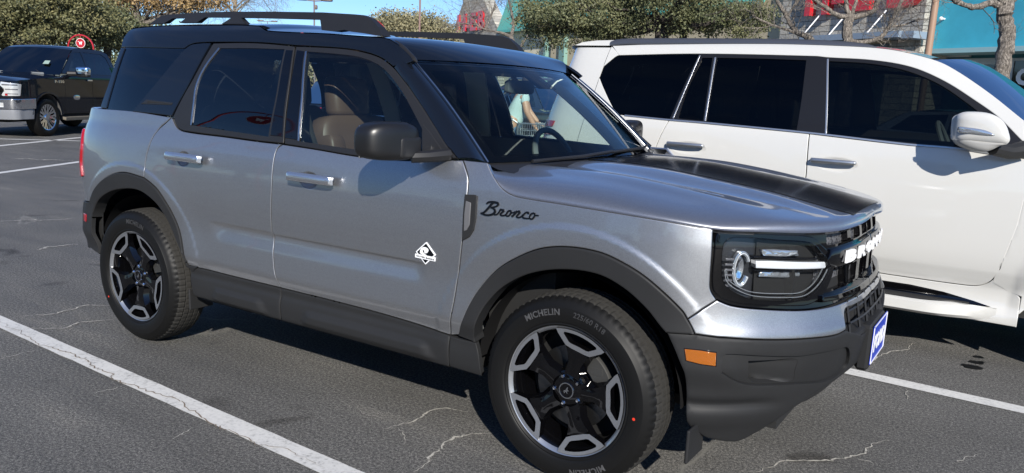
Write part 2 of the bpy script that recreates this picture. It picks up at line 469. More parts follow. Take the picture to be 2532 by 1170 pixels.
def text_mesh(txt, size=1.0, ext=.1, bold=0.0, shear=0, space=1.0, res=3):
    c = bpy.data.curves.new('lettering', 'FONT'); c.body = txt; c.size = size; c.extrude = ext; c.offset = bold; c.shear = shear
    c.resolution_u = res; c.align_x = 'CENTER'; c.align_y = 'CENTER'; c.space_character = space
    o = bpy.data.objects.new('lettering', c); COL.objects.link(o); bpy.context.view_layer.update()
    dg = bpy.context.evaluated_depsgraph_get(); me = bpy.data.meshes.new_from_object(o.evaluated_get(dg))
    V = np.array([tuple(v.co) for v in me.vertices]); F = [tuple(p.vertices) for p in me.polygons]
    bpy.data.objects.remove(o); bpy.data.curves.remove(c); bpy.data.meshes.remove(me)
    return V, F
# ============================================================ THE GREY SUV
SUVO = (-1.33, 0, 0)
suv = empty('parked_suv', SUVO, 'grey metallic boxy suv with gloss black roof, nearest the camera', 'car')
plan0 = [(-3.50, 0), (-3.495, -.3), (-3.475, -.52), (-3.43, -.68), (-3.34, -.80), (-3.22, -.87), (-3.05, -.908), (-2.85, -.925), (-2.6, -.93), (-2.2, -.932), (-1.5, -.934), (-1, -.934), (-.5, -.933), (0, -.93),
         (.15, -.928), (.27, -.922), (.38, -.903), (.48, -.86), (.57, -.79), (.65, -.70), (.722, -.6), (.772, -.5), (.803, -.4), (.829, -.2), (.833, 0)]
oS = [(.1, -.13), (.2, -.10), (.30, -.06), (.345, -.035), (.40, -.028), (.47, -.032), (.535, -.0135), (.55, -.0115), (.58, -.0125), (.7, -.0185), (.85, -.014), (.95, -.016), (1.02, -.022), (1.08, -.032), (1.13, -.046), (1.17, -.060), (1.21, -.069), (1.30, -.094), (1.45, -.147), (1.59, -.213), (1.66, -.255), (1.69, -.285), (1.72, -.32), (1.8, -.42)]
oF = [(.1, -.10), (.2, -.075), (.3, -.035), (.4, .010), (.5, .036), (.6, .050), (.66, .049), (.70, .030), (.75, .012), (.8, .002), (.95, .000), (1.0, -.008), (1.03, -.012), (1.06, -.02), (1.2, -.06), (1.8, -.2)]
oR = [(.1, -.2), (.3, -.08), (.4, -.03), (.5, .0), (.66, .0), (.7, -.02), (.9, -.01), (1.1, -.045), (1.2, -.09), (1.4, -.16), (1.6, -.24), (1.7, -.34), (1.8, -.4)]
DENT = [1.0]
HCX = [tuple(at_y(452, 393, -.912)[[0, 2]]), tuple(at_y(764, 446, -.912)[[0, 2]])]
def bextra(x, z, wy):
    # pressed recess low on the doors
    m = sstep(-2.02, -1.90, x)*(1-sstep(-.72, -.64, x)); zl = .745
    g = sstep(zl, zl-.008, z)*(1-sstep(zl-.012, zl-.10, z))
    o = -.013*m*g*wy
    # swage round the wheel arches
    for ax in (0.0, -2.67):
        r = np.hypot(x-ax, z-.37); up = sstep(.35, .55, z)
        o = o+(.0045*sstep(.613, .592, r)+.004*sstep(.70, .56, r))*up*wy*(z < 1.08)
    # cup recesses behind the door handles
    for hx, hz_, sx_ in ((HCX[0][0], HCX[0][1], .052), (HCX[1][0], HCX[1][1], .058)):
        q = ((x-hx)/sx_)**2+((z-hz_)/.036)**2; o = o-.024*DENT[0]*(1-q.clip(0, 1))**.9*sstep(1.0, .8, q)*wy
    # tumblehome taper toward the windscreen
    o = o-.06*sstep(-1.1, -.3, x)*sstep(1.15, 1.5, z)*wy
    return o
B = Body(plan0, oS, oF, oR, 0.0, extra=bextra)
P_ = lambda *a: [tuple(p) for p in a]
# ---- shared cut lines, image px traced onto the skin
def seg(*pts, s=True): return B.pl(list(pts), s)
c_qbelt = seg((247, 268), (330, 275), (424, 290))
c_quart = seg((424, 290), (408, 305), (393, 318), (376, 342), (364, 376), (359, 400), (356, 422), (355.5, 440))
c_q_arch = seg((355.5, 440), (303, 426.5), (262, 439.5), (233, 470), (223, 499))
c_tail_lo = seg((223, 499), (209, 496), s=False)
c_rd_top = seg((424, 290), (436, 314.5), (455, 325), (560, 339), (640, 350), (698, 356.5))
c_fd_top = seg((698, 356.5), (780, 369), (888, 387), (1000, 396), (1143, 395))
c_mid = seg((698, 356.5), (686, 366), (678.5, 385), (671, 462), (670, 544), (677, 600), (677, 663), (683, 690), (695, 713))
c_fcut = seg((1143, 395), (1150, 415), (1157, 444.6), (1152, 510), (1144, 581), (1132, 681), (1121, 750), (1113.5, 830))
c_rd_bot = seg((695, 713), (560, 680), (466, 656.5))
c_rd_arch = seg((466, 656.5), (446, 580), (426, 528), (393, 474), (375, 455), (355.5, 440))
c_fd_bot = seg((1113.5, 830), (963, 782), (820, 744), (695, 713))
c_hood = seg((1205, 401), (1211, 417), (1222, 438), (1240, 464), (1262, 480), (1290, 488.5), (1400, 506), (1640, 545.6), (1764, 567))
c_lampedge = seg((1764, 567), (1761, 630), (1757, 690), (1758, 718), (1773, 742.6))
c_fb = seg((1773, 742.6), (1737, 765), (1699.5, 790), s=False)
c_f_arch = seg((1699.5, 790), (1687, 770), (1642, 725.6), (1589, 681), (1535, 648), (1480, 624), (1400, 611), (1330, 617), (1264, 645), (1225, 672), (1184, 718), (1160, 757), (1144, 793), (1135, 829))
c_panbot = seg((1773, 742.6), (1812, 757), (1886, 765), (1968, 768), (2030, 763), (2083, 749), (2132, 724), (2165, 703.6))
PAR = suv
def bp(name, segs, m, **k): return B.patch(name, segs, m, PAR, **k)
body_parts = {}
quarter = bp('rear_quarter_panel', [c_qbelt, c_quart, c_q_arch, c_tail_lo, np.array([[B.px(209, 496)[0]-.0, B.px(209, 496)[1]], [.62, .70], [.62, 1.24]])], M_SILVER, step=(.014, .012))
rd = bp('rear_door', [c_rd_top, c_mid, c_rd_bot, c_rd_arch, c_quart[::-1]], M_SILVER, step=(.018, .010), fine=[(B.s_of_x(HCX[0][0]), HCX[0][1], .065, .045, .004)])
fd = bp('front_door', [c_fd_top, c_fcut, c_fd_bot, c_mid[::-1]], M_SILVER, step=(.018, .010), fine=[(B.s_of_x(HCX[1][0]), HCX[1][1], .07, .045, .004)])
fender = bp('front_fender', [seg((1143, 395), (1174, 398), (1205, 401)), c_hood, c_lampedge, c_fb, c_f_arch, seg((1135, 829), (1113.5, 830), s=False), c_fcut[::-1]], M_SILVER, step=(.013, .011))
# front bumper, painted band, continued to the centre line
SM = B.smax
def mouth_top(): return [B.px(2165, 703.6), (SM-.06, .742), (SM, .745)]
c_sb_bot = seg((1718, 826.7), (1763, 833), (1845, 839), (1927, 841), (2009, 837), (2067, 829), (2092, 817))
c_mouth = seg((2092, 817), (2090, 790), (2091, 766), (2112, 755), (2140, 738), (2165, 718), (2176, 700))
band = bp('bumper_band', [c_panbot, np.array([[SM, c_panbot[-1][1]+.004], [SM, c_panbot[-1][1]-.022]]), c_mouth[::-1], c_sb_bot[::-1], seg((1718, 826.7), (1710, 810), (1699.5, 790)), c_fb[::-1]], M_SILVER, step=(.02, .012))
# lower cladding bumper
c_low_l = seg((1647, 822), (1664, 859), (1680, 898), (1691, 926), (1696, 968), (1697, 1041), (1712, 1062), (1745, 1084))
c_low_b = seg((1745, 1084), (1780, 1092), (1816, 1095), (1838, 1089), (1897, 1056), (1971, 1005), (2055, 950), (2118, 898))
e2 = B.px(2118, 898); e3 = B.px(2092, 817)
# fog pocket dents this skin
fog_o = seg((1787, 882), (1798, 876), (1880, 880), (1971, 881.6), (2052, 869), (2099, 861), (2096, 905), (2048, 942), (1971, 951), (1879, 955), (1838.5, 951), (1810, 940), (1785, 924))
fog_i = seg((1855, 896), (1915, 894), (1976, 892.6), (1972, 920), (1965, 946), (1910, 950), (1868, 951), (1853, 938.5))
def low_bulge(v):
    d = np.zeros(len(v))
    return d+(-.018*np.exp(-((v[:, 1]-.41)/.02)**2)*sstep(1.0, .6, (v[:, 0]-c_low_l[:, 0].min())/.5))
lower = bp('lower_bumper', [c_low_l, c_low_b, np.array([[SM-.12, e2[1]-.01], [SM, e2[1]-.012], [SM, .60], [SM-.22, .598]]), c_sb_bot[::-1], seg((1718, 827), (1690, 825), (1647, 822), s=False)], M_CLAD, step=(.012, .012), bulge=low_bulge, holes=[fog_o])
bp('fog_pocket', [fog_o], M_CLAD, off=-.012, depth=.03, gap=0, bev=.003, step=(.015, .015), holes=[fog_i])
_f0, _f1 = fog_i[:, 0].min(), fog_i[:, 0].max()
bp('fog_scoop', [fog_i], M_CLAD, off=-.014, depth=.0, gap=0, bev=0, step=(.012, .008), bulge=lambda v: -(.050*(1-np.clip((v[:, 0]-_f0)/(_f1-_f0), 0, 1))**1.3)*np.clip((fog_i[:, 1].max()-v[:, 1])/.006, 0, 1)*np.clip((v[:, 1]-fog_i[:, 1].min())/.006, 0, 1))
# shelf between the mouth and the cladding edge
# rocker cladding
c_rk_top = np.vstack([seg((466, 656.5), (560, 680), (695, 713)), seg((695, 713), (820, 744), (963, 782), (1113.5, 830))])
c_rk_bot = seg((1113, 905), (980, 868), (850, 832), (690, 788), (560, 752), (484, 731))
def rk_b(v):
    z = v[:, 1]; x = np.interp(v[:, 0], B.d, B.C[:, 0]); g = np.zeros(len(v))
    for a, b in ((-2.02, -1.62), (-1.38, -.62)):
        m = sstep(a, a+.05, x-.6*(z-.36))*(1-sstep(b-.02, b+.03, x+.6*(z-.36))); g += .016*m*(sstep(.352, .362, z)*(1-sstep(.405, .415, z)))
    return g+.006*sstep(.46, .44, z)
s_mid = B.px(695, 713)[0]
def cut_at(c, s0, left):
    c = np.array(c); return c[c[:, 0] <= s0] if left else c[c[:, 0] >= s0]
_t = c_rk_top[np.argsort(c_rk_top[:, 0])]; _b = c_rk_bot[np.argsort(c_rk_bot[:, 0])]
for nm, lo, hi in (('rocker_cladding', _t[0, 0], s_mid), ('rocker_cladding', s_mid, _t[-1, 0])):
    q = np.linspace(lo, hi, 40); t = np.c_[q, np.interp(q, _t[:, 0], _t[:, 1])]; q2 = np.linspace(max(lo, _b[0, 0]) if lo == _t[0, 0] else lo, hi, 40)[::-1]; b_ = np.c_[q2, np.interp(q2, _b[:, 0], _b[:, 1])]
    bp(nm, [t, b_], M_CLAD, off=.004, step=(.02, .009), bulge=rk_b)
bp('rocker_cladding', [seg((1113.5, 830), (1140, 838), (1178, 846), s=False), seg((1178, 846), (1186, 880), (1195, 930)), seg((1195, 930), (1113, 905), s=False)], M_CLAD, off=.006)
# wheel arch flares
fl_bul = lambda v: .012+0*v[:, 0]
c_fi = seg((1178, 846), (1175, 832), (1182, 790), (1207, 748), (1247, 708), (1309, 677), (1389, 665.6), (1478, 677), (1544, 712), (1598, 761), (1633, 805.6), (1647, 822))
bp('arch_flare', [c_f_arch[::-1], seg((1699.5, 790), (1710, 808), (1718, 827)), seg((1718, 827), (1647, 822), s=False), c_fi[::-1], seg((1178, 846), (1135, 829), s=False)], M_CLAD, off=.010, depth=.06, gap=.001, bev=.006, step=(.02, .015))
c_ri = seg((248, 630), (229, 577), (230, 540), (241.5, 503), (262, 480.5), (295, 468), (344, 470), (385, 499), (414, 540), (434, 585), (459, 642.6), (462, 655))
bp('arch_flare', [c_q_arch[::-1], c_rd_arch[::-1], seg((466, 656.5), (490, 659), (480, 672), (462, 655), s=False), c_ri[::-1][1:-12], seg((233, 512), (222, 501), s=False)], M_CLAD, off=.010, depth=.06, gap=.001, bev=.006, step=(.02, .015))
c_rb = [seg((223, 500), (209, 497), s=False), np.array([[.6, .70], [.6, .36]]), seg((225, 612), (248, 630), s=False), seg((248, 630), (229, 577), (230, 540), (235, 515))]
bp('rear_bumper', c_rb, M_CLAD, off=.006)
# roof side wall (gloss black) above the gutter line
c_gut = np.vstack([seg((299, 116.5), (370, 118), (454, 120), s=False), seg((454, 120), (472, 109), (500, 105), (560, 104), (650, 105.5), (727, 112), (833, 118), (885, 125), (936, 140), (970, 164), (1004, 205))])
c_sil = B.pl([(312, 84), (325, 72), (345, 67.5), (391, 63.5), (520, 61), (640, 63), (662, 75), (800, 82), (900, 89), (957, 94), (985, 110), (1010, 132), (1022, 148)])
zt_x = np.interp(c_sil[:, 0], B.d, B.C[:, 0]); o_ = np.argsort(zt_x); ZTX, ZTZ = zt_x[o_], c_sil[o_][:, 1]
bp('roof_side', [c_gut[c_gut[:, 0] < B.px(975, 170)[0]], seg((970, 164), (1003, 158), (1022, 151), s=False), c_sil[::-1], seg((312, 84), (304, 97), (299, 116.5))], M_BLACKP, step=(.03, .01), off=0)
# window surrounds: satin trim frame = outline with glass holes
g_q = [seg((309, 119), (380, 120.5), (455, 122.5), s=False), seg((455, 122.5), (392, 196), (325, 277)), seg((325, 277), (290, 273), (263, 269.5)), seg((263, 269.5), (285, 190), (309, 119))]
bp('quarter_glass', [inset(clean(np.vstack(g_q)), -.010)], M_TINT, off=-.006, gap=0, depth=0, bev=0, step=(.05, .05))
dpil = [seg((299, 117), (309, 118), s=False), seg((309, 119), (285, 190), (263, 269.5)), seg((263, 269.5), (247, 267), s=False), seg((247, 267), (270, 200), (299, 117))]
bp('rear_pillar', dpil, M_BLACKP)
q_pan = [seg((456, 120.5), (472, 109.5), (500, 105.5), (522, 105)), seg((522, 105), (470, 200), (424, 288)), seg((424, 288), (375, 282), (325, 277)), seg((325, 277), (392, 196), (456, 120.5))]
bp('quarter_trim_panel', q_pan, M_BLACKP)
bp('side_vent', [seg((349, 257), (362, 245), (429, 253), (424, 261.5), (349, 258.5), s=False)], M_TRIM, off=.004, depth=.008)
bp('side_vent', [seg((362, 256), (369, 248.5), (421, 255), (417, 259.5), s=False)], M_BLKIN, off=.006, depth=.003)
# rear door glass + frame
g_r = [seg((544, 119), (620, 119), (703, 121.5)), seg((703, 121.5), (683, 230), (663, 338)), seg((663, 338), (560, 323), (474, 309.5)), seg((474, 309.5), (479, 262), (485.5, 212), (505, 170), (544, 119))]
bp('rear_door_glass', g_r, M_TINT, off=-.004, gap=0, depth=0, bev=0, step=(.05, .05))
rf_o = [seg((527, 106), (600, 104.5), (660, 107), (729, 113.5)), seg((729, 113.5), (718, 190), (707, 270), (700, 356)), seg((698, 355), (640, 349), (560, 338), (455, 324), (437, 314), (427, 288)), seg((427, 288), (455, 232), (478, 192), (527, 106))]
rf_h = np.vstack([B.pl([(544, 119), (620, 119), (703, 121.5)]), B.pl([(703, 121.5), (683, 230), (663, 338)]), B.pl([(663, 338), (560, 323), (474, 309.5)]), B.pl([(474, 309.5), (479, 262), (485.5, 212), (505, 170), (544, 119)])])
bp('rear_window_frame', rf_o, M_TRIM, off=0, holes=[rf_h])
# front door glass + frame
g_f_pts = [[(759, 127), (833, 133), (885, 140), (929, 156), (957, 178), (991, 222), (1018, 270), (1043, 318)], [(1043, 318), (1043, 360), (1043, 393)], [(1043, 393), (960, 382), (888, 371), (740, 349.5)], [(740, 349.5), (748, 240), (759, 127)]]
g_f = [B.pl(p) for p in g_f_pts]
bp('front_door_glass', g_f, M_GLASS, off=-.004, gap=0, depth=0, bev=0, step=(.05, .05))
ff_o = [seg((731, 113.5), (833, 118), (885, 125), (936, 140), (970, 164), (1004, 205), (1038, 253), (1073, 308), (1107, 362), (1131, 391)), seg((1131, 392), (1000, 395.5), (888, 387), (780, 369), (702, 356.5)), seg((702, 356.5), (709, 270), (720, 190), (731, 113.5))]
bp('front_window_frame', ff_o, M_TRIM, off=0, holes=[np.vstack(g_f)])
# bright strips beside the glass
def strip(name, pts, wd, m, off=.002, mirror=True, parent=None):
    q = B.pl(pts); T = np.gradient(q, axis=0); T /= np.linalg.norm(T, axis=1)[:, None]; n = np.c_[-T[:, 1], T[:, 0]]*wd/2
    return B.patch(name, [q+n, (q-n)[::-1]], m, parent or PAR, off=off, depth=.006, gap=0, bev=.001, step=(1, 1), mirror=mirror)
strip('window_edge_strip', [(542, 119), (505, 168), (485, 213), (478, 262), (472.5, 310)], .010, M_SATIN)
strip('window_edge_strip', [(757, 127), (747, 240), (738, 349)], .010, M_SATIN)
# gloss black inlays of the door pillars
bp('pillar_inlay', [seg((706, 121.5), (726, 122.5), s=False), seg((726, 122.5), (716, 190), (704, 270), (700, 341)), seg((700, 341), (667, 338), s=False), seg((667, 338), (686, 230), (706, 121.5))], M_GLOSS, off=.002, depth=.004)
bp('pillar_inlay', [seg((733, 121.5), (754, 125), s=False), seg((754, 125), (744, 240), (735, 349)), seg((735, 349), (703, 344), s=False), seg((703, 344), (712, 250), (722, 180), (733, 121.5))], M_GLOSS, off=.002, depth=.004)
bp('door_sail', [seg((1043, 300), (1062, 322), (1107, 385), (1131, 391.5), s=False), seg((1131, 391.5), (1060, 393), (1043, 392), s=False), seg((1043, 392), (1043, 300), s=False)], M_TRIM, off=.003, depth=.01)

# ---- windscreen, A pillars, cowl
WT = at_y(1022, 151, -.680); WB = np.array([-.475, -.765, 1.150])
def ws(u, t):   # u -1..1 across, t 0 bottom..1 top
    yb = WB[1]+(WT[1]-WB[1])*t; y = -yb*u
    x = WB[0]+(WT[0]-WB[0])*t+(.20*(1-t)+.10*t)*(1-u*u)**1.0; z = WB[2]+(WT[2]-WB[2])*t+.012*(1-u*u)+.018*math.sin(math.pi*t)
    return np.array([x, y, z])
G = [[ws(u, t) for t in np.linspace(0, 1, 15)] for u in np.linspace(-1, 1, 41)]
V, F = grid_mb(G); mesh_obj('windshield', V, F, M_WSGL, suv)
# black frit border inside the glass edge
mb = MB()
def wsq(u0, u1, t0, t1, nu=24, ntt=8):
    G = [[ws(u, t)+np.array([-.004, 0, -.006]) for t in np.linspace(t0, t1, ntt)] for u in np.linspace(u0, u1, nu)]; V, F = grid_mb(G); mb.add(V, F)
wsq(-1, 1, 0, .07); wsq(-1, 1, .9, 1.0); wsq(-1, -.93, .07, .9, 4); wsq(.93, 1, .07, .9, 4); wsq(-.10, .14, .72, .9, 8)
mb.build('windshield_border', M_GLOSS, suv)
# A pillars
def pl3(px_pts): return np.array([B.P(*B.px(*p)) for p in px_pts])
def resample(P, n):
    P = np.array(P); d = np.r_[0, np.cumsum(np.linalg.norm(np.diff(P, axis=0), axis=1))]; t = np.linspace(0, d[-1], n); return np.stack([np.interp(t, d, P[:, k]) for k in range(3)], 1)
outer = resample(B.P(*np.array(seg((975, 167), (1004, 205), (1038, 253), (1073, 308), (1107, 362), (1133, 391))).T), 24)
inner = resample([ws(-1, t) for t in np.linspace(1.0, 0.0, 24)], 24)
G = []
for k in range(9):
    t = k/8; G.append(outer*(1-t)+inner*t+np.array([.018, -.030, .012])*math.sin(math.pi*t)*1.0)
V, F = grid_mb(G)
pa = mesh_obj('windshield_pillar', V, F, M_BLACKP, suv); mirror_mesh(pa, 0)
mb = MB(); mb.tube(inner+np.array([.004, -.002, .004]), .0032, 6); pt_ = mb.build('pillar_edge_strip', M_SATIN, suv); mirror_mesh(pt_, 0)
# ---- roof skin
def roof_edge(x):
    z = np.interp(x, ZTX, ZTZ); s = B.s_of_x(min(max(x, -3.0), -.9)); p = B.P(np.array([s]), np.array([z]))[0]; return p[1], z
xs = np.linspace(-3.02, -1.0, 44); G = []
for x in xs:
    y0, z0 = roof_edge(x); y0 = max(abs(y0), .5); row = []
    cz = (.034-.018*sstep(-2.0, -1.4, x))*sstep(-3.1, -2.7, x)+.004
    for t in np.linspace(-1, 1, 33): row.append((x, y0*t, z0+cz*(1-abs(t)**2.4)))
    G.append(row)
# front header: blend to the windscreen top edge
y1, z1 = roof_edge(-1.0)
for k in range(1, 7):
    a = k/6; row = []
    for t in np.linspace(-1, 1, 33):
        e = ws(t, 1.0)+np.array([-.006, 0, .006]); s0 = np.array(G[43][int(round((t+1)*16))]); m1 = s0*(1-a)+e*a; m1[2] += .005*math.sin(math.pi*a)*(1-t*t*.6); row.append(tuple(m1))
    G.append(row)
# rear drop
rear = []
for k in (3, 2, 1):
    row = [(p[0]-(.02, .04, .05)[k-1]-.01*k, p[1]*(1-.02*k), p[2]-(.02, .06, .12)[k-1]) for p in G[0]]; rear.append(row)
V, F = grid_mb(rear+G); mesh_obj('roof', V, F, M_BLACKP, suv)
# rear hatch (dark glass over painted gate), closes the back
G = []
for z in np.linspace(.45, 1.66, 20):
    row = [B.P(np.array([s]), np.array([z]))[0] for s in np.linspace(.62, 0, 14)]; row2 = [p*np.array([1, -1, 1]) for p in row[::-1]][1:]
    G.append(row+row2)
V, F = grid_mb(G); zc = V[np.array(F)].mean(1)[:, 2]
mesh_obj('tailgate', V, F, None, suv, mats=[M_SILVER, M_TINT, M_CLAD], midx=[0 if .7 < z < 1.2 else (1 if z >= 1.2 else 2) for z in zc])
bp('tail_lamp', [np.array([[.56, .80], [.56, 1.12]]), seg((210, 318), (205, 360), (203, 400), (207, 438)), ], M_RED, off=.012, depth=.03)
bp('side_reflector', [seg((211, 527), (217, 530), (217, 549), (212, 547), s=False)], M_RED, off=.011, depth=.004, gap=0)
# black roof drip moulding between side and roof at the front corner
mb = MB(); pp = pl3([(952, 93), (985, 112), (1008, 134), (1024, 150)]); pp[:, 1] += .02
pp[:, 2] -= .006; qq = cr(pp, 5); mb.tube(qq, np.interp(np.linspace(0, 1, len(qq)), [0, .2, .85, 1], [.004, .013, .011, .003]), 8); q = mb.build('roof_moulding', M_TRIM, suv)
# ---- roof rails
def rail():
    Y = -.565; mb = MB(); 
    # outline in (x,z) at y=Y
    T = lambda *p: [tuple(at_y(u, v, Y)[[0, 2]]) for u, v in p]
    top = T((377, 60), (391, 47), (402, 39), (420, 36), (480, 32), (560, 29), (680, 29), (800, 31), (880, 36), (902, 38), (922, 46), (944, 68), (957, 90))
    bot = T((940, 89), (900, 82), (880, 80))
    hole1 = T((845, 78), (845, 54), (858, 55), (866, 72), (862, 75))
    ho = T((835, 79), (806, 76), (797, 49), (640, 45), (600, 44.5), (613, 60), (555, 60), (577, 44), (510, 43.5), (492, 57), (450, 57.5), (463, 45), (430, 46), (413, 58), (400, 59))
    out = np.array(top+bot+[hole1[-1], hole1[0]]+ho); return out, Y
ro, Y = rail()
v, f, ov = tri2d([clean(ro)], .1); fc = v[np.array(f)].mean(1); f = [f[i] for i in np.where(in_poly(fc, clean(ro)))[0]]
V = []; F = []
n = len(v)
def rail_y(z, k): return Y+(.018 if k else -.018)*(1.6-12*max(0, z-1.66))+.05*(z-1.70)
for k in (0, 1): V += [(p[0], rail_y(p[1], k), p[1]) for p in v]
F += [tuple(q) for q in f]+[tuple(i+n for i in q[::-1]) for q in f]
m_ = len(clean(ro)); cnt = {}
for q in f:
    for i in range(3): cnt[(q[i], q[(i+1) % 3])] = 1
for a, b in cnt:
    if (b, a) not in cnt: F.append((b, a, a+n, b+n))
r1 = mesh_obj('roof_rail', V, F, M_TRIM, suv, smooth=False); mirror_mesh(r1, 0)

# ---- bonnet
rim = B.P(*np.array(c_hood).T)                      # near-side cut line
lipz = B.px(1770, 563)[1]
c_lip = seg((1764, 567), (1800, 571), (1886, 573.5), (1960, 575.5), (2009, 575.6), (2071, 570), (2124, 554), (2160, 530))
lip = B.P(*np.array(c_lip).T); 
ss_ = np.linspace(c_lip[-1][0], SM, 7)[1:]; zl = np.linspace(c_lip[-1][1], c_lip[-1][1]+.004, 6)
lipc = B.P(ss_, zl)
rimF = resample(np.vstack([rim, lip[1:], lipc]), 120)
rimF[:, 0] += .006*sstep(.5, .7, rimF[:, 0])
HX = Tab([(-.6, 1.150), (-.3, 1.152), (0, 1.146), (.25, 1.122), (.5, 1.092), (.65, 1.070), (.75, 1.055), (.9, 1.04)])
def ztop(x, y):
    y = abs(y); z = float(HX(x))-.055*y*y
    z += .010*(1-float(sstep(.33, .42, y)))*float(sstep(-.5, -.1, x))*float(sstep(.84, .45, x))
    z += .012*math.exp(-((y-.60)/.075)**2)*float(sstep(.7, .2, x)); z -= .008*math.exp(-((y-.48)/.05)**2)*float(sstep(.6, .1, x))
    return z
def arc_lip(x): return .085*sstep(.3, .62, x)+.0
# inward spines
dd = np.r_[0, np.cumsum(np.linalg.norm(np.diff(rimF, axis=0), axis=1))]; dd /= dd[-1]
kf = np.searchsorted(rimF[:, 0], .60)
tt = np.concatenate([np.linspace(0, 1, 16)**2*.35, np.linspace(.35, 1, 16)[1:]])
G = []
full = np.vstack([rimF, rimF[::-1][1:]*np.array([1, -1, 1])])
bd2 = full[:, :2]
def distb(p):
    a = bd2[:-1]; b = bd2[1:]; e = b-a; t = np.clip(((p-a)*e).sum(1)/((e*e).sum(1)+1e-12), 0, 1); q = a+e*t[:, None]; d = np.hypot(*(p-q).T); i = d.argmin(); return d[i]
for i, b in enumerate(rimF):
    # target on the centre line
    if b[0] < .2: tx = b[0]*.93-.02
    else: tx = .17+(.42-.17)*float(np.clip((i-np.searchsorted(rimF[:, 0], .2))/(119-np.searchsorted(rimF[:, 0], .2)), 0, 1))
    row = []
    for t in tt:
        p = b[:2]*(1-t)+np.array([tx, 0])*t
        side = 1-float(sstep(.45, .72, b[0]*1.0)) if b[1] < -.5 else 0
        Rr = .20*side+.060*(1-side); d = distb(p); k = min(d/Rr, 1); pw = 2.3*side+3.6*(1-side)
        fz = (1-(1-k)**pw)**(1/pw)
        zt = ztop(p[0], p[1]); row.append((p[0], p[1], b[2]+(zt-b[2])*fz))
    G.append(row)
# rear rows follow the windscreen base: stretch to y=0 behind
G = np.array(G)
Gm = G*np.array([1, -1, 1])
V1, F1 = grid_mb(G, flip=True)
# drop flange under the lip
V, F = list(map(tuple, V1)), list(F1)
nb = len(V)
for i in range(len(rimF)): V.append((rimF[i][0]-.012*(1 if rimF[i][1] > -.75 else 0), rimF[i][1]+.012, rimF[i][2]-.012))
for i in range(len(rimF)-1): F.append((i*len(tt), nb+i, nb+i+1, (i+1)*len(tt)))
V = np.array(V); hm = mesh_obj('bonnet', np.vstack([V, V*np.array([1, -1, 1])]), F+[tuple(np.array(q[::-1])+len(V)) for q in F], M_SILVER, suv)
HOODBVH = BVHTree.FromPolygons([tuple(v) for v in np.vstack([V, V*np.array([1, -1, 1])])], [tuple(q) for q in F+[tuple(np.array(q[::-1])+len(V)) for q in F]])
# decal
def hz(x, y):
    h = HOODBVH.ray_cast(Vector((x, y, 2)), Vector((0, 0, -1))); return h[0].z if h[0] else 1.05
def decal(x0, x1, y0, y1, nx=40, ny=20, taper=0):
    G = [[(x, (y0+(y1-y0)*t)*(1+taper*(x1-x)), hz(x, (y0+(y1-y0)*t)*(1+taper*(x1-x)))+.0025) for t in np.linspace(0, 1, ny)] for x in np.linspace(x0, x1, nx)]
    V, F = grid_mb(G); return V, F
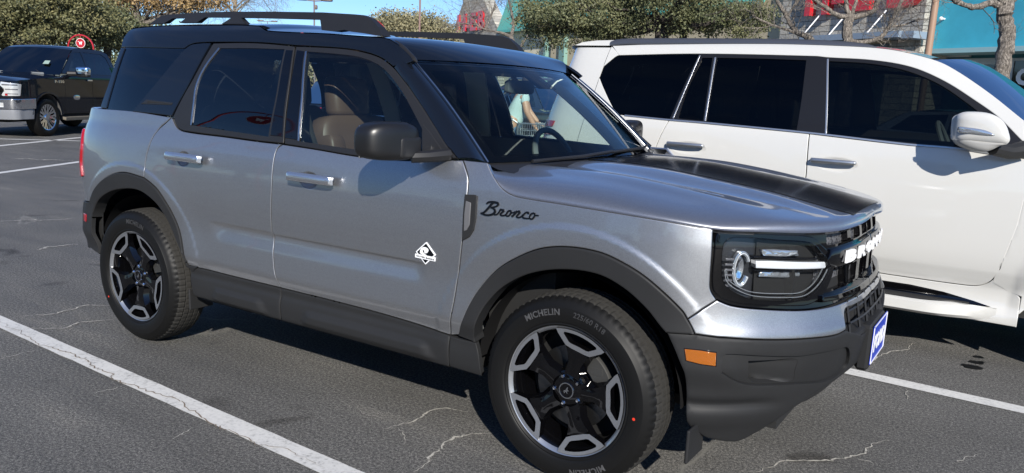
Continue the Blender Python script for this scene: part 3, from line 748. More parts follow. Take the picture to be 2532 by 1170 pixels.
# ============================================================ wheels of the suv
M_TREAD = mat('tyre_tread', (.028, .027, .025), .85, spec=.2)
_n = noise(M_TREAD, 160, 3); bump(M_TREAD, _n.outputs[0], .35, .002)
M_DISC = mat('brake_disc', (.13, .13, .13), .4, 1)
def pol(r, a): return (r*math.cos(a), r*math.sin(a))
def ang_poly(pts, y0, y1, mb, mi=0, top_y=None):
    """extrude an (r, angle) or xz polygon between y0 (outer face) and y1; top_y(p) may shape the outer face"""
    n = len(pts); ft = [(p[0], (top_y(p) if top_y else y0), p[1]) for p in pts]; bk = [(p[0], y1, p[1]) for p in pts]
    mb.add(ft+bk, [tuple(range(n)), tuple(range(n, 2*n))[::-1]]+[(i, n+i, n+(i+1) % n, (i+1) % n) for i in range(n)], mi)
def make_wheel(parent, c, rot, name='wheel'):
    """local frame: outer side -y. returns the wheel (barrel) with tyre, spokes, disc, nuts as sub-parts"""
    cx, cy, cz = c
    mb = MB()
    mb.lathe([(.232, .012), (.240, .002), (.246, -.001), (.248, .003), (.245, .008)], 96, (cx, cy, cz), mi=0)
    mb.lathe([(.240, .004), (.230, .014), (.222, .03), (.214, .055), (.205, .12), (.215, .19), (.24, .20)], 96, (cx, cy, cz), mi=1)
    wl = mb.build(name, None, parent, mats=[M_MACH, M_GLOSS])
    ORG[wl.name] = ORG[parent.name]
    # tyre
    prof = [(.238, .014), (.2455, .004), (.250, -.006), (.254, -.009), (.259, -.008), (.262, -.011), (.268, -.013), (.283, -.0165), (.300, -.018), (.318, -.0155), (.321, -.0125), (.333, -.006), (.343, .002), (.350, .010), (.355, .018), (.3585, .028), (.3602, .044)]
    for g in (.052, .083, .116, .147):
        r0 = .3636-(g-.10)**2*.9; prof += [(r0, g-.0015), (r0-.007, g), (r0-.007, g+.006), (r0, g+.0075)]
    prof += [(.3602, .160), (.357, .176), (.348, .190), (.325, .206), (.300, .212), (.27, .206), (.245, .192), (.24, .186)]
    n = 288; q = len(prof); V = []; M_ = []
    for k in range(n):
        th = 2*math.pi*k/n; notch = (k % 4 == 0)
        for i, (r, h) in enumerate(prof):
            rr = r
            if notch and (13 <= i <= 17 or i in (q-7, q-8)): rr = r-.0045
            elif (k % 4 == 2) and 17 < i < q-8: rr = r-.0022
            V.append((cx+rr*math.cos(th), cy+h, cz+rr*math.sin(th)))
    F = []; MI = []
    for k in range(n):
        j = (k+1) % n
        for i in range(q-1): F.append((k*q+i, j*q+i, j*q+i+1, k*q+i+1)); MI.append(1 if 14 <= i < q-7 else 0)
    ty = mesh_obj('tyre', V, F, None, wl, 'auto', mats=[M_RUB, M_TREAD], midx=MI)
    for pg in ty.data.polygons:
        if MI[pg.index] == 1: pg.use_smooth = False
    # spokes: five broad arms ending in machined brackets
    mbk = MB(); mbs = MB(); A = R_
    def face(p):
        r = math.hypot(*p)/.24; return -0.002+.030*(1-r)**1.0
    for k in range(5):
        a = rot+k*2*math.pi/5
        def T(r, d): x, z = pol(r, a+A(d)); return (x, z)
        # arm (black)
        arm = [T(.062, -30), T(.075, -24), T(.11, -13.5), T(.150, -15), T(.178, -17.5), T(.178, 17.5), T(.150, 15), T(.11, 13.5), T(.075, 24), T(.062, 30)]
        pts = [tuple(p) for p in densify(np.array(arm), .02)]
        n = len(pts)
        V = [(cx+p[0], cy+face(p)+.001, cz+p[1]) for p in pts]+[(cx+p[0]*.98, cy+face(p)+.034, cz+p[1]*.98) for p in pts]
        mbk.add(V, [(i, n+i, n+(i+1) % n, (i+1) % n) for i in range(n)])
        rs_ = [.062, .075, .095, .11, .13, .145, .157, .167]; hw_ = [30, 24, 17, 13.5, 14, 14.8, 15.5, 16]; V = []
        for r_, w_ in zip(rs_, hw_):
            for q_, dy_ in ((-1, 0), (-.45, -.0035), (0, -.0075), (.45, -.0035), (1, 0)):
                p_ = T(r_, w_*q_); V.append((cx+p_[0], cy+face(p_)+.001+dy_*(1 if r_ < .14 else (.4 if r_ < .16 else 0)), cz+p_[1]))
        mbk.add(V, [(i*5+j, i*5+j+1, i*5+j+6, i*5+j+5) for i in range(7) for j in range(4)])
        for sgn in (-1, 1):   # chamfer walls from arm edge into the barrel
            e = [T(.075, 24*sgn), T(.11, 13.5*sgn), T(.150, 15*sgn), T(.178, 17.5*sgn), T(.2, 20*sgn)]
            f2 = [T(.085, 34*sgn), T(.12, 20*sgn), T(.160, 19.5*sgn), T(.185, 20*sgn), T(.21, 22*sgn)]
            V = [(cx+p[0], cy+face(p)+.002, cz+p[1]) for p in e]+[(cx+p[0], cy+face(p)+.028, cz+p[1]) for p in f2]; m = 5
            mbk.add(V, [(i, m+i, m+i+1, i+1) for i in range(4)])
        # machined bracket: U outline around a small window
        def U(side):
            return
        o_ = [T(.2385, d) for d in np.linspace(-25.5, 25.5, 12)]+[T(.222, 24.5), T(.176, 16.8)]+[T(.168, 9), T(.166, 0), T(.168, -9)]+[T(.176, -16.8), T(.222, -24.5)]
        h_ = [T(.2268, d) for d in np.linspace(-17.5, 17.5, 8)]+[T(.220, 18.3), T(.191, 12.6), T(.187, 10), T(.185, 0), T(.187, -10), T(.191, -12.6), T(.220, -18.3)]
        oo = clean(densify(np.array(o_), .012)); hh = clean(densify(np.array(h_), .01))
        v, f, ov = tri2d([oo, hh], .1); fc = v[np.array(f)].mean(1); kp = in_poly(fc, oo) & ~in_poly(fc, hh); f = [f[i] for i in np.where(kp)[0]]
        V = [(cx+p[0], cy+face(p)-.002, cz+p[1]) for p in v]; n = len(V); F = [tuple(q) for q in f]
        V += [(cx+p[0], cy+face(p)+.030, cz+p[1]) for p in v]; e = {}
        for q in F:
            for i in range(3): e[(q[i], q[(i+1) % 3])] = 1
        mbs.add(V, F, 0); nb = len(mbs.V)-len(V)
        mbs.F += [(nb+b_, nb+a_, nb+a_+n, nb+b_+n) for a_, b_ in e if (b_, a_) not in e]; mbs.M += [1]*(len(mbs.F)-len(mbs.M))
    mbk.lathe([(.0, .018), (.03, .018), (.055, .022), (.072, .030), (.08, .055)], 40, (cx, cy, cz))
    sp = mesh_obj('spokes', mbk.V, mbk.F, M_GLOSS, wl, 'auto'); ac = mbs.build('rim_bracket', None, wl, smooth=False, mats=[M_MACH, M_GLOSS])
    mb = MB()
    for k in range(5):
        mb = MB(); a = rot+R_(36)+k*2*math.pi/5; x, z = pol(.054, a)
        mb.lathe([(.0, -.012), (.006, -.0115), (.0095, -.006), (.0105, .0), (.0105, .02)], 6, (cx+x, cy+.026, cz+z))
        mb.lathe([(.0145, .0), (.0145, .01)], 16, (cx+x, cy+.022, cz+z))
        mb.build('wheel_nut', M_CHROME, wl, smooth=False)
    mb = MB(); mb.lathe([(.0, .001), (.0265, .001), (.028, .004), (.030, .012)], 32, (cx, cy+.014, cz), mi=0); mb.lathe([(.0265, -.001), (.0305, -.001), (.0315, .004)], 32, (cx, cy+.013, cz), mi=1); mb.lathe([(.0265, 0.0006), (.0265, -.001)], 32, (cx, cy+.013, cz), mi=1)
    # rearing horse emblem as a small relief
    hp = np.array([(-.012, -.006), (-.009, .000), (-.004, .001), (-.001, .006), (.002, .012), (.006, .015), (.008, .012), (.006, .009), (.007, .004), (.011, .002), (.010, -.001), (.006, -.001), (.004, -.005), (.007, -.010), (.004, -.011), (.000, -.006), (-.004, -.005), (-.006, -.011), (-.010, -.012), (-.008, -.007)])
    n = len(hp); v, f, ov = tri2d([hp], .1); fc = v[np.array(f)].mean(1); f = [f[i] for i in np.where(in_poly(fc, hp))[0]]
    mb.add([(cx+p[0], cy+.0125, cz+p[1]) for p in v], f, 1)
    mb.build('centre_cap', None, wl, mats=[M_GLOSS, M_CHROME])
    mb = MB(); mb.lathe([(.06, .075), (.158, .075), (.160, .078), (.160, .10), (.06, .10)], 64, (cx, cy, cz))
    for r0 in (.08,): mb.lathe([(r0, .07), (r0, .1)], 32, (cx, cy, cz))
    mb.build('brake_disc', M_DISC, wl)
    mb = MB(); mb.lathe([(.10, .05), (.165, .05), (.172, .06), (.172, .12), (.10, .12)], 14, (cx, cy, cz), a0=R_(15), a1=R_(75))
    mb.box((cx+.10, cy+.052, cz+.085), (.05, .006, .03), bev=.002); mb.build('brake_caliper', mat('caliper', (.06, .06, .058), .45, .5), wl)
    mb = MB(); mb.lathe([(0, .13), (.225, .13)], 40, (cx, cy, cz)); mb.build('wheel_hub_back', M_BLKIN, wl)
    return wl, ty
def ring_text(txt, r, a_mid, h, wl, c, m, name='sidewall_lettering', bold=.0, flip=False, ext=.0012, yoff=-.0175, sp=1.05, wide=1.0):
    V, F = text_mesh(txt, h*1.38, ext, bold, space=sp); x = V[:, 0]*wide; y = V[:, 1]; z = V[:, 2]
    if flip: a = a_mid+x/r; rr = r-y
    else: a = a_mid-x/r; rr = r+y
    prof_y = np.interp(rr, [.259, .268, .283, .300, .318, .333, .343], [-.008, -.013, -.0165, -.018, -.0155, -.006, .002])
    P = np.stack([c[0]+rr*np.cos(a), c[1]+prof_y-z-.0006, c[2]+rr*np.sin(a)], 1)
    return mesh_obj(name, P, F, m, wl, smooth=False)
M_SWT = mat('sidewall_raised_text', (.055, .055, .057), .45); M_SWT2 = mat('sidewall_faint_text', (.03, .03, .031), .5)
WC = [(0.0, -.903, .361), (-2.67, -.903, .361)]
wheels = []
for i, c in enumerate(WC):
    rot = R_(76) if i == 0 else R_(57)
    wl, ty = make_wheel(suv, c, rot); wheels.append(wl)
    if i == 0:
        ring_text('MICHELIN', .300, R_(110), .0235, wl, c, M_SWT, bold=.0006, sp=1.08); ring_text('225/60 R18', .300, R_(72), .020, wl, c, M_SWT2, bold=.0002)
        ring_text('MICHELIN', .300, R_(-66), .0235, wl, c, M_SWT, bold=.0006, sp=1.08)
        # paler band behind the brand on the sidewall
        dot = 0.
    else:
        ring_text('MICHELIN', .300, R_(82), .0235, wl, c, M_SWT2, bold=.0006, sp=1.08)
    a_d = R_(-5) if i == 0 else R_(212); mb = MB(); rr = .288
    mb.lathe([(0, -.0002), (.0055, 0.0)], 14, (c[0]+rr*math.cos(a_d), c[1]-.0178, c[2]+rr*math.sin(a_d))); mb.build('tyre_dot', mat('red_dot', (.6, .03, .01), .6), wl)
    # far side copy, turned round
    o = wl.copy(); COL.objects.link(o); o.parent = suv; o.matrix_parent_inverse = Matrix()
    off = Vector(ORG[suv.name]); piv = Vector((c[0], 0, 0))-off*1.0; piv.y = 0; piv.z = 0
    o.matrix_local = Matrix.Translation(piv) @ Matrix.Rotation(math.pi, 4, 'Z') @ Matrix.Translation(-piv)
    for ch in wl.children:
        d = ch.copy(); COL.objects.link(d); d.parent = o
# wheel arch liners and underbody
for sg in (-1, 1):
    for ax in (0, -2.67):
        mb = MB(); G = []
        for k in range(33):
            a = R_(2)+R_(176)*k/32; G.append([(ax+.425*math.cos(a), sg*y, .37+.425*math.sin(a)) for y in (.85, .8, .62, .52)])
        V, F = grid_mb(G, flip=(sg > 0)); mb.add(V, F); n = len(V)
        mb.add([(ax, sg*.52, .37)]+[g[3] for g in G], [(0, i+1, i+2) if sg > 0 else (0, i+2, i+1) for i in range(32)])
        mb.build('wheel_arch_liner', M_LINERW, suv)
mb = MB()
mb.box((-1.335, 0, .36), (1.75, 1.70, .10)); mb.box((-1.335, 0, .36), (4.0, 1.04, .18)); mb.box((.25, 0, .62), (.72, 1.04, .62)); mb.box((-3.05, 0, .5), (.7, 1.2, .3))
mb.box((.60, 0, .60), (.18, 1.2, .60)); mb.box((-.30, 0, .75), (.30, 1.5, .6))
mb.build('underbody', M_UNDER, suv, smooth=False)
# inner skin so nothing shows through the shut lines
for sg in (-1, 1):
    mb = MB()
    def lin(s0, s1, z0, z1, off):
        G = [[B.P(np.array([s]), np.array([z]), -off)[0]*np.array([1, -sg, 1]) for z in np.linspace(z0, z1, 12)] for s in np.linspace(s0, s1, 40)]
        V, F = grid_mb(G); mb.add(V, F)
    sx_ = B.s_of_x
    lin(sx_(-2.14), sx_(-.50), .34, 1.15, .045); lin(sx_(-3.1), sx_(-2.1), .93, 1.22, .05); lin(sx_(-.52), sx_(.42), .92, .985, .05)
    lin(.3, sx_(-3.05), .40, 1.2, .05); 
    mb.build('inner_skin', M_UNDER, suv)
mb = MB()
G = [[B.P(np.array([s]), np.array([z]), -.05)[0] for z in (.36, .5, .7, .85, .98)] for s in np.linspace(SM-.78, SM, 20)]
V, F = grid_mb(G); mb.add(V, F); V = V*np.array([1, -1, 1]); mb.add(V, [f[::-1] for f in F]); mb.build('nose_backing', M_BLKIN, suv)
# mud flaps
for pts, z1_, x in (((-.02, 0), .22, .455),):
    for sg in (-1, 1):
        mb = MB(); mb.box((.475, sg*.82, .275), (.012, .15, .12), bev=.004); mb.build('mud_flap', M_CLAD, suv)
        mb = MB(); mb.box((-2.215, sg*.83, .31), (.012, .14, .11), bev=.004); mb.build('mud_flap', M_CLAD, suv)
# ---------------------------------------------------------- headlamp and grille
def lampside(sg):
    """conformal pieces; built on the near side and mirrored by patch()"""
c_top = seg((1764, 567), (1886, 573.5), (2009, 575.6), (2071, 570), (2124, 554), (2165, 530))
lamp_hole = [(1791, 610), (1788, 684), (1797, 708), (1830, 730), (1868, 742), (1945, 745), (1996, 740), (2031, 714), (2056, 672), (2058, 651), (2035, 622), (2012, 600), (1925, 593), (1842, 586), (1806, 590)]
ztop_c = c_top[-1][1]; zbot_c = c_panbot[-1][1]
lh = cr(np.array([B.px(*p) for p in lamp_hole]), 5, closed=True)
# grille slots (four per side), in (s,z)
def sq(s0, s1, z0, z1): return np.array([(s0, z0), (s1, z0), (s1, z1), (s0, z1)])
def rs(p, r=.012):
    p = np.array(p); out = []
    for i in range(len(p)):
        a, b, c = p[i-1], p[i], p[(i+1) % len(p)]; u = (a-b)/np.linalg.norm(a-b); v = (c-b)/np.linalg.norm(c-b)
        for t in np.linspace(0, 1, 4): out.append((1-t)**2*(b+u*r)+2*t*(1-t)*b+t*t*(b+v*r))
    return np.array(out)
y2s = lambda y: float(np.interp(y, B.C[B.C[:, 0] > .5][:, 1], B.d[B.C[:, 0] > .5]))
slots = []
for a, b in ((-.475, -.30), (-.265, -.135), (-.10, -.003)):
    slots.append(rs(sq(y2s(a), y2s(b), .955, 1.002))); slots.append(rs(sq(y2s(a+.02), y2s(b), .792, .858)))
full_edge = [c_top, np.array([[SM, ztop_c], [SM, zbot_c+.004]]), c_panbot[::-1], c_lampedge[::-1]]
bp('grille_surround', full_edge, M_GLOSS, off=-.022, depth=.03, gap=.001, bev=.003, step=(.02, .02), holes=[lh]+slots)
bp('lamp_bezel', [cr(np.array([B.px(*p) for p in [(1776, 580), (1768, 640), (1764, 700), (1772, 728), (1812, 748), (1886, 756), (1968, 758), (2014, 752), (2050, 722), (2070, 672), (2068, 640), (2042, 608), (2016, 586), (1925, 580), (1842, 576), (1800, 575)]]), 5, closed=True)], M_GLOSS, off=-.012, depth=.02, gap=0, bev=.004, step=(.02, .02), holes=[lh])
M_MESH = mat('grille_mesh', (.02, .02, .022), .5)
_v = N(M_MESH, "ShaderNodeTexVoronoi"); _v.inputs['Scale'].default_value = 95; _g = N(M_MESH, "ShaderNodeNewGeometry"); link(M_MESH, _g.outputs['Position'], _v.inputs['Vector'])
_r = ramp(M_MESH, _v.outputs['Distance'], [(.25, (.003, .003, .003)), (.5, (.09, .09, .095))]); link(M_MESH, _r.outputs[0], bsdf(M_MESH).inputs['Base Color'])
bump(M_MESH, _v.outputs['Distance'], .9, .004)
bp('grille_mesh', [np.array([[y2s(-.5), .77], [SM, .77], [SM, 1.01], [y2s(-.5), 1.01]])], M_MESH, off=-.045, depth=0, gap=0, bev=0, step=(.03, .03))
# lens housing bowl
bp('lamp_housing', [inset(lh, -.004)], mat('lamp_black', (.02, .021, .024), .25), off=-.060, depth=0, gap=0, bev=0, step=(.02, .02))
mb = MB()
for k in (0,):
    a = lh; n = len(a); P0 = B.P(a[:, 0], a[:, 1])+B.Nrm(a[:, 0], a[:, 1])*-.012; P1 = B.P(a[:, 0], a[:, 1])+B.Nrm(a[:, 0], a[:, 1])*-.061
    mb.add(list(P0)+list(P1), [(i, (i+1) % n, n+(i+1) % n, n+i) for i in range(n)])
q = mb.build('lamp_wall', M_GLOSS, suv); mirror_mesh(q, 0)
bp('lamp_lens', [lh], M_CLEAR, off=-.004, depth=0, gap=.001, bev=.003, step=(.02, .02))
M_RING = mat('clear_reflector', (.50, .53, .56), .12, .75, .5)
M_DRL = mat('white_light_guide', (.58, .59, .61), .12, 0, 1.0)
rc = np.array(B.px(1845, 671)); ra = abs(B.px(1866, 671)[0]-B.px(1823, 671)[0])/2; rb = abs(B.px(1845, 627)[1]-B.px(1845, 717)[1])/2
def ell(k, kk, a0=0, a1=2*math.pi, n=40): return np.array([(rc[0]+ra*k*math.cos(t), rc[1]+rb*kk*math.sin(t)) for t in np.linspace(a0, a1, n)])
ring_o = ell(1.12, 1.02, R_(28), R_(332)); ring_i = ell(.72, .80, R_(28), R_(332))
bp('lamp_ring', [ring_o, ring_i[::-1]], M_RING, off=-.030, depth=.02, gap=0, bev=.003, step=(1, 1))
mid = ell(.92, .91, R_(28), R_(332)); mi_ = ell(.86, .87, R_(28), R_(332)); bp('lamp_ring', [mid, mi_[::-1]], M_DRL, off=-.027, depth=.004, gap=0, bev=.001, step=(1, 1))
bp('lamp_projector', [ell(.55, .68, n=30)[:-1]], M_CHROME, off=-.045, depth=.01, gap=0, bev=.004, step=(.01, .01), bulge=lambda v: -.010*np.clip(1-((v[:, 0]-rc[0])/(ra*.6))**2-((v[:, 1]-rc[1])/(rb*.7))**2, 0, 1))
bp('lamp_bar', [B.pl([(1876, 648), (1914, 648), (1960, 650), (2010, 651), (2052, 650)]), B.pl([(2058, 655), (2056, 662), (2050, 665)]), B.pl([(2050, 666), (2010, 668), (1945, 668), (1876, 665.5)])], M_DRL, off=-.014, depth=.03, gap=0, bev=.004, step=(.02, .005))
for pts in ([(1900, 622), (1930, 621), (1992, 624), (1997, 637), (1950, 640), (1904, 637)], [(1898, 675), (1940, 674), (2002, 674), (1996, 690), (1950, 693), (1892, 690)]):
    bp('lamp_reflector', [B.pl(pts, False)], M_RING, off=-.036, depth=.02, gap=0, bev=.004, step=(.012, .006), bulge=lambda v: .003*np.sin(v[:, 0]*700))
for pts in ([(1874, 642), (2046, 645), (2046, 642), (1880, 637)], [(1874, 672), (2050, 672), (2046, 676), (1880, 676)]):
    bp('lamp_rib', [B.pl(pts, False)], M_GLOSS, off=-.028, depth=.03, gap=0, bev=.002, step=(1, 1))
for k in range(7):
    z = .915-.018*k; s0 = lh[:, 0].min()+.018
    bp('lamp_fin', [np.array([[s0, z], [s0+.03, z], [s0+.03, z+.006], [s0, z+.006]])], mat('lamp_fin', (.09, .09, .1), .3), off=-.02, depth=.01, gap=0, bev=.001, step=(1, 1))
for d_, off_ in ((.010, -.010), (.020, -.022)):
    q_ = clean(inset(lh, d_)); q2_ = inset(q_, .0022); i0 = int(np.argmin(q_[:, 0])); q_ = np.roll(q_, -i0, 0); q2_ = np.roll(q2_, -i0, 0); k_ = int(len(q_)*.62)
    bp('lamp_trim', [q_[3:k_], q2_[3:k_][::-1]], M_RING, off=off_, depth=.004, gap=0, bev=0, step=(1, 1))
# centre bar with raised lettering
zb0, zb1 = .868, .945
bs0 = y2s(-.478)
def cbul(v): return .012*np.sin(np.clip((v[:, 1]-zb0)/(zb1-zb0), 0, 1)*math.pi)**.5
bp('grille_bar', [np.array([[bs0, zb0+.004], [SM, zb0], [SM, zb1], [bs0+.01, zb1-.004], [bs0-.012, .905]])], M_GLOSS, off=-.014, depth=.03, gap=0, bev=.003, step=(.02, .008), bulge=cbul)
bp('grille_rail', [np.array([[y2s(-.50), zbot_c+.018], [SM, zbot_c+.006], [SM, zbot_c+.03], [y2s(-.50), zbot_c+.04]])], M_GLOSS, off=.002, depth=.03, gap=0, bev=.005, step=(.02, .006))
def front_pt(y, z, off):
    sy = -1 if y <= 0 else 1; s = y2s(-abs(y)); p = B.P(np.array([s]), np.array([z]))[0]; n = B.Nrm(np.array([s]), np.array([z]))[0]; p = p+n*off; return np.array([p[0], p[1]*(-sy), p[2]]) if sy > 0 else p
for i, chh in enumerate('BRONCO'):
    V, F = text_mesh(chh, .082, .0030, .0045); wv = V[:, 0].max()-V[:, 0].min(); hv = V[:, 1].max()-V[:, 1].min()
    yc = (-2.5+i)*.13; X = V[:, 0]*(.102/wv); Z = (V[:, 1]-(V[:, 1].max()+V[:, 1].min())/2)*(.046/hv)
    P = np.array([front_pt(yc+x, .9065+z, .0015+zz) for x, z, zz in zip(X, Z, V[:, 2])])
    mesh_obj('grille_letter', P, F, M_WHITEL, suv, smooth=False)
# lower mouth: dark opening with bars
zm0, zm1 = .628, .735
mb = MB()
def bar(y0, z0, y1, z1, wd, off=-.012, dp=.02, mbx=None):
    n = 10; L0 = []; 
    for t in np.linspace(0, 1, n): L0.append(front_pt(y0+(y1-y0)*t, z0+(z1-z0)*t, off))
    (mbx or mb).tube(L0, wd, 4)
for z in (.668, .705): bar(-.34, z, .34, z, .0045)
for y in np.arange(-.33, .34, .11): mb.tube([front_pt(y, .625, -.016), front_pt(y-.004, .742, -.004)], .0055, 4)
mb.build('lower_grille', M_TRIM, suv, smooth=False)
mb = MB()
G = [[front_pt(y, z, o) for z, o in ((.60, -.004), (.612, -.008), (.622, -.035), (.63, -.06))] for y in np.linspace(-.40, .40, 21)]
V, F = grid_mb(G); mb.add(V, F); mb.build('bumper_shelf', M_CLAD, suv)
bp('side_marker', [seg((1693, 863), (1732, 867), (1770.5, 873), (1769, 905), (1732, 900), (1697, 891), s=False)], M_AMBER, off=.004, depth=.01, bev=.003, gap=0)
bp('side_marker_frame', [seg((1690, 860), (1732, 864), (1773, 870), (1772, 908), (1732, 903), (1694, 893), s=False)], M_GLOSS, off=.001, depth=.01, bev=.002, gap=0)
bp('fog_lamp', [seg((1853, 905), (1862, 903), (1863, 930), (1854, 934), s=False)], M_DRL, off=-.035, depth=.01, bev=.002, gap=0)
# number plate on its bracket
pc = np.array([.905, .0, .541]); M_PBLUE = mat('plate_blue', (.02, .05, .42), .35)
pr = -.075; RM = Matrix.Rotation(R_(4), 3, 'Y')
mb = MB(); mb.box((pc[0]-.030, 0, pc[2]-.012), (.05, .32, .18), bev=.012); mb.build('plate_bracket', M_CLAD, suv)
pl_ = MB(); pl_.box((pc[0]-.002, 0, pc[2]), (.003, .305, .152), bev=.001); plo = pl_.build('dealer_plate', M_PBLUE, suv, smooth=False)
mb = MB()
for y0, y1, z0, z1 in ((-.15, .15, .071, .074), (-.15, .15, -.074, -.071), (-.15, -.147, -.074, .074), (.147, .15, -.074, .074)):
    mb.box((pc[0]+.0005, (y0+y1)/2, pc[2]+(z0+z1)/2), (.003, y1-y0, z1-z0))
for txt, h, z0, bo in (('FORD', .085, -.004, .004),):
    V, F = text_mesh(txt, h, .0008, bo); k = min(1, .26/(V[:, 0].max()-V[:, 0].min())) if txt != 'FORD' else .24/(V[:, 0].max()-V[:, 0].min())
    mb.add([(pc[0]+.0015+v[2], v[0]*k, pc[2]+z0+v[1]) for v in V], F)
mb.build('plate_print', M_WHITEL, plo, smooth=False); 
# ---------------------------------------------------------- handles, mirror, badges
DENT[0] = 0.0
for hx, hz_, pts in ((-2.145, .985, [(404, 380), (487, 408)]), (-1.185, .963, [(707, 428), (815, 464)])):
    (u0, v0), (u1, v1) = pts; a = at_y(u0, v0+(6 if hx < -2 else 8), -.955); b = at_y(u1, v1-(9 if hx < -2 else 11), -.955)
    s0, s1 = B.s_of_x(a[0]), B.s_of_x(b[0]); zc = (a[2]+b[2])/2; h = .0185; print('handle', a, b)
    o_ = rs([(s0, zc-h), (s1, zc-h), (s1, zc+h), (s0, zc+h)], .006)
    t = np.array([s0, s1])
    hd = bp('door_handle', [o_], M_HANDLE, off=.045, depth=.018, gap=0, bev=.005, step=(.02, .006), bulge=lambda v, s0=s0, s1=s1, zc=zc: .006*(1-((v[:, 0]-(s0+s1)/2)/((s1-s0)/2))**4)+.003*(1-((v[:, 1]-zc)/.015)**2))
    bp('door_handle', [rs([(s0+.012, zc-.01), (s0+.04, zc-.01), (s0+.04, zc+.01), (s0+.012, zc+.01)], .004)], M_HANDLE, off=.03, depth=.035, gap=0, bev=.003, step=(1, 1))
    bp('door_handle', [rs([(s1-.055, zc-.01), (s1-.03, zc-.01), (s1-.03, zc+.01), (s1-.055, zc+.01)], .004)], M_HANDLE, off=.03, depth=.035, gap=0, bev=.003, step=(1, 1))
DENT[0] = 1.0
# mirror
def superell(c, d, e1=.6, e2=.6, n1=18, n2=32, R=None):
    V = []; sp = lambda v, e: math.copysign(abs(v)**e, v)
    for i in range(n1+1):
        ph = -math.pi/2+math.pi*i/n1
        for k in range(n2):
            th = 2*math.pi*k/n2; p = np.array([d[0]*sp(math.cos(ph), e1)*sp(math.cos(th), e2), d[1]*sp(math.cos(ph), e1)*sp(math.sin(th), e2), d[2]*sp(math.sin(ph), e1)])
            if R is not None: p = R(p)
            V.append(p+np.array(c))
    F = [(i*n2+k, i*n2+(k+1) % n2, (i+1)*n2+(k+1) % n2, (i+1)*n2+k) for i in range(n1) for k in range(n2)]
    return V, F
M_MIRC = clad_mat('mirror_shell', (.009, .009, .0095), .36, .06)
def mirror_asm(c, dims, mcol, base=None):
    mb = MB()
    def sh(p):
        p = p.copy(); t = p[1]/dims[1]        # -1 outboard
        k = 1-.10*max(0, -t)**2; p[2] *= k*(1-.05*(t > .5)); p[0] -= .035*(-t) if t < 0 else 0
        if p[2] < -dims[2]*.5: p[2] = -dims[2]*.5+(p[2]+dims[2]*.5)*.75
        p[0] += .012*max(0, t); return p
    V, F = superell(c, dims, .52, .58, R=sh, n1=24, n2=40); mb.add(V, F); return mb
mc = (-.715, -1.070, 1.222)
mm = mirror_asm(mc, (.062, .118, .077), M_MIRC).build('wing_mirror', M_MIRC, suv, smooth=True)
mb = MB(); V, F = superell((mc[0]+.024, mc[1]+.055, mc[2]-.018), (.045, .062, .042), .3, .35); mb.add(V, F)
mb.tube([(mc[0]+.05, mc[1]+.07, mc[2]-.055), (mc[0]+.09, -.95, mc[2]-.052), (mc[0]+.125, -.865, mc[2]-.045)], [.022, .022, .026], 8); mk = mb.build('mirror_arm', M_TRIM, mm)
mb = MB(); mb.box((mc[0]-.058, mc[1], mc[2]), (.004, .20, .12), bev=.001); mg = mb.build('mirror_glass', M_CHROME, mm)
m2 = mirror_mesh(mm, 0); ORG[m2.name] = ORG[suv.name]
for q in (mk, mg): mirror_mesh(q, 0, m2)
# fender vent and badges
bp('fender_vent', [B.pl([(1151, 481), (1176, 482), (1181.5, 486), (1178, 540), (1172, 570), (1162, 586), (1147, 594), (1144, 594)], False)], M_CLAD, off=.008, depth=.012, gap=0, bev=.004, step=(.02, .02))
bp('fender_vent', [B.pl([(1156, 497), (1168, 502), (1167, 520), (1165, 555), (1158, 568), (1151, 571), (1152, 530)], False)], mat('vent_insert', (.10, .10, .105), .5), off=.013, depth=.006, gap=0, bev=.003, step=(.02, .02))
M_BADGE = mat('badge_black', (.003, .004, .006), .35, spec=.3)
def zp(x, y): return (1180+x/14.07, 480+y/14.07)     # badge tracing units
def ribbon(paths, m, name, off=.004, mirror=False, parent=None):
    mb = MB()
    for pts, wd in paths:
        q = cr(np.array([B.px(*zp(*p)) for p in pts]), 6); wds = np.interp(np.linspace(0, 1, len(q)), np.linspace(0, 1, len(wd)), wd)
        T = np.gradient(q, axis=0); T /= np.linalg.norm(T, axis=1)[:, None]; n = np.c_[-T[:, 1], T[:, 0]]*wds[:, None]*.5
        a, b = q+n, q-n; Na, Nb = B.Nrm(a[:, 0], a[:, 1]), B.Nrm(b[:, 0], b[:, 1]); m_ = len(q)
        A0 = B.P(a[:, 0], a[:, 1])+Na*off; A1 = B.P(b[:, 0], b[:, 1])+Nb*off; A2 = B.P(a[:, 0], a[:, 1]); A3 = B.P(b[:, 0], b[:, 1])
        V = np.vstack([A0, A1, A2, A3]); F = []
        for i in range(m_-1): F += [(i, i+1, m_+i+1, m_+i), (i, 2*m_+i, 2*m_+i+1, i+1), (m_+i, m_+i+1, 3*m_+i+1, 3*m_+i)]
        F += [(0, m_, 3*m_, 2*m_), (m_-1, 3*m_-1, 4*m_-1, 2*m_-1)][:2]
        mb.add(V, F)
    return mb.build(name, m, parent or PAR, smooth=False)
u = .0055
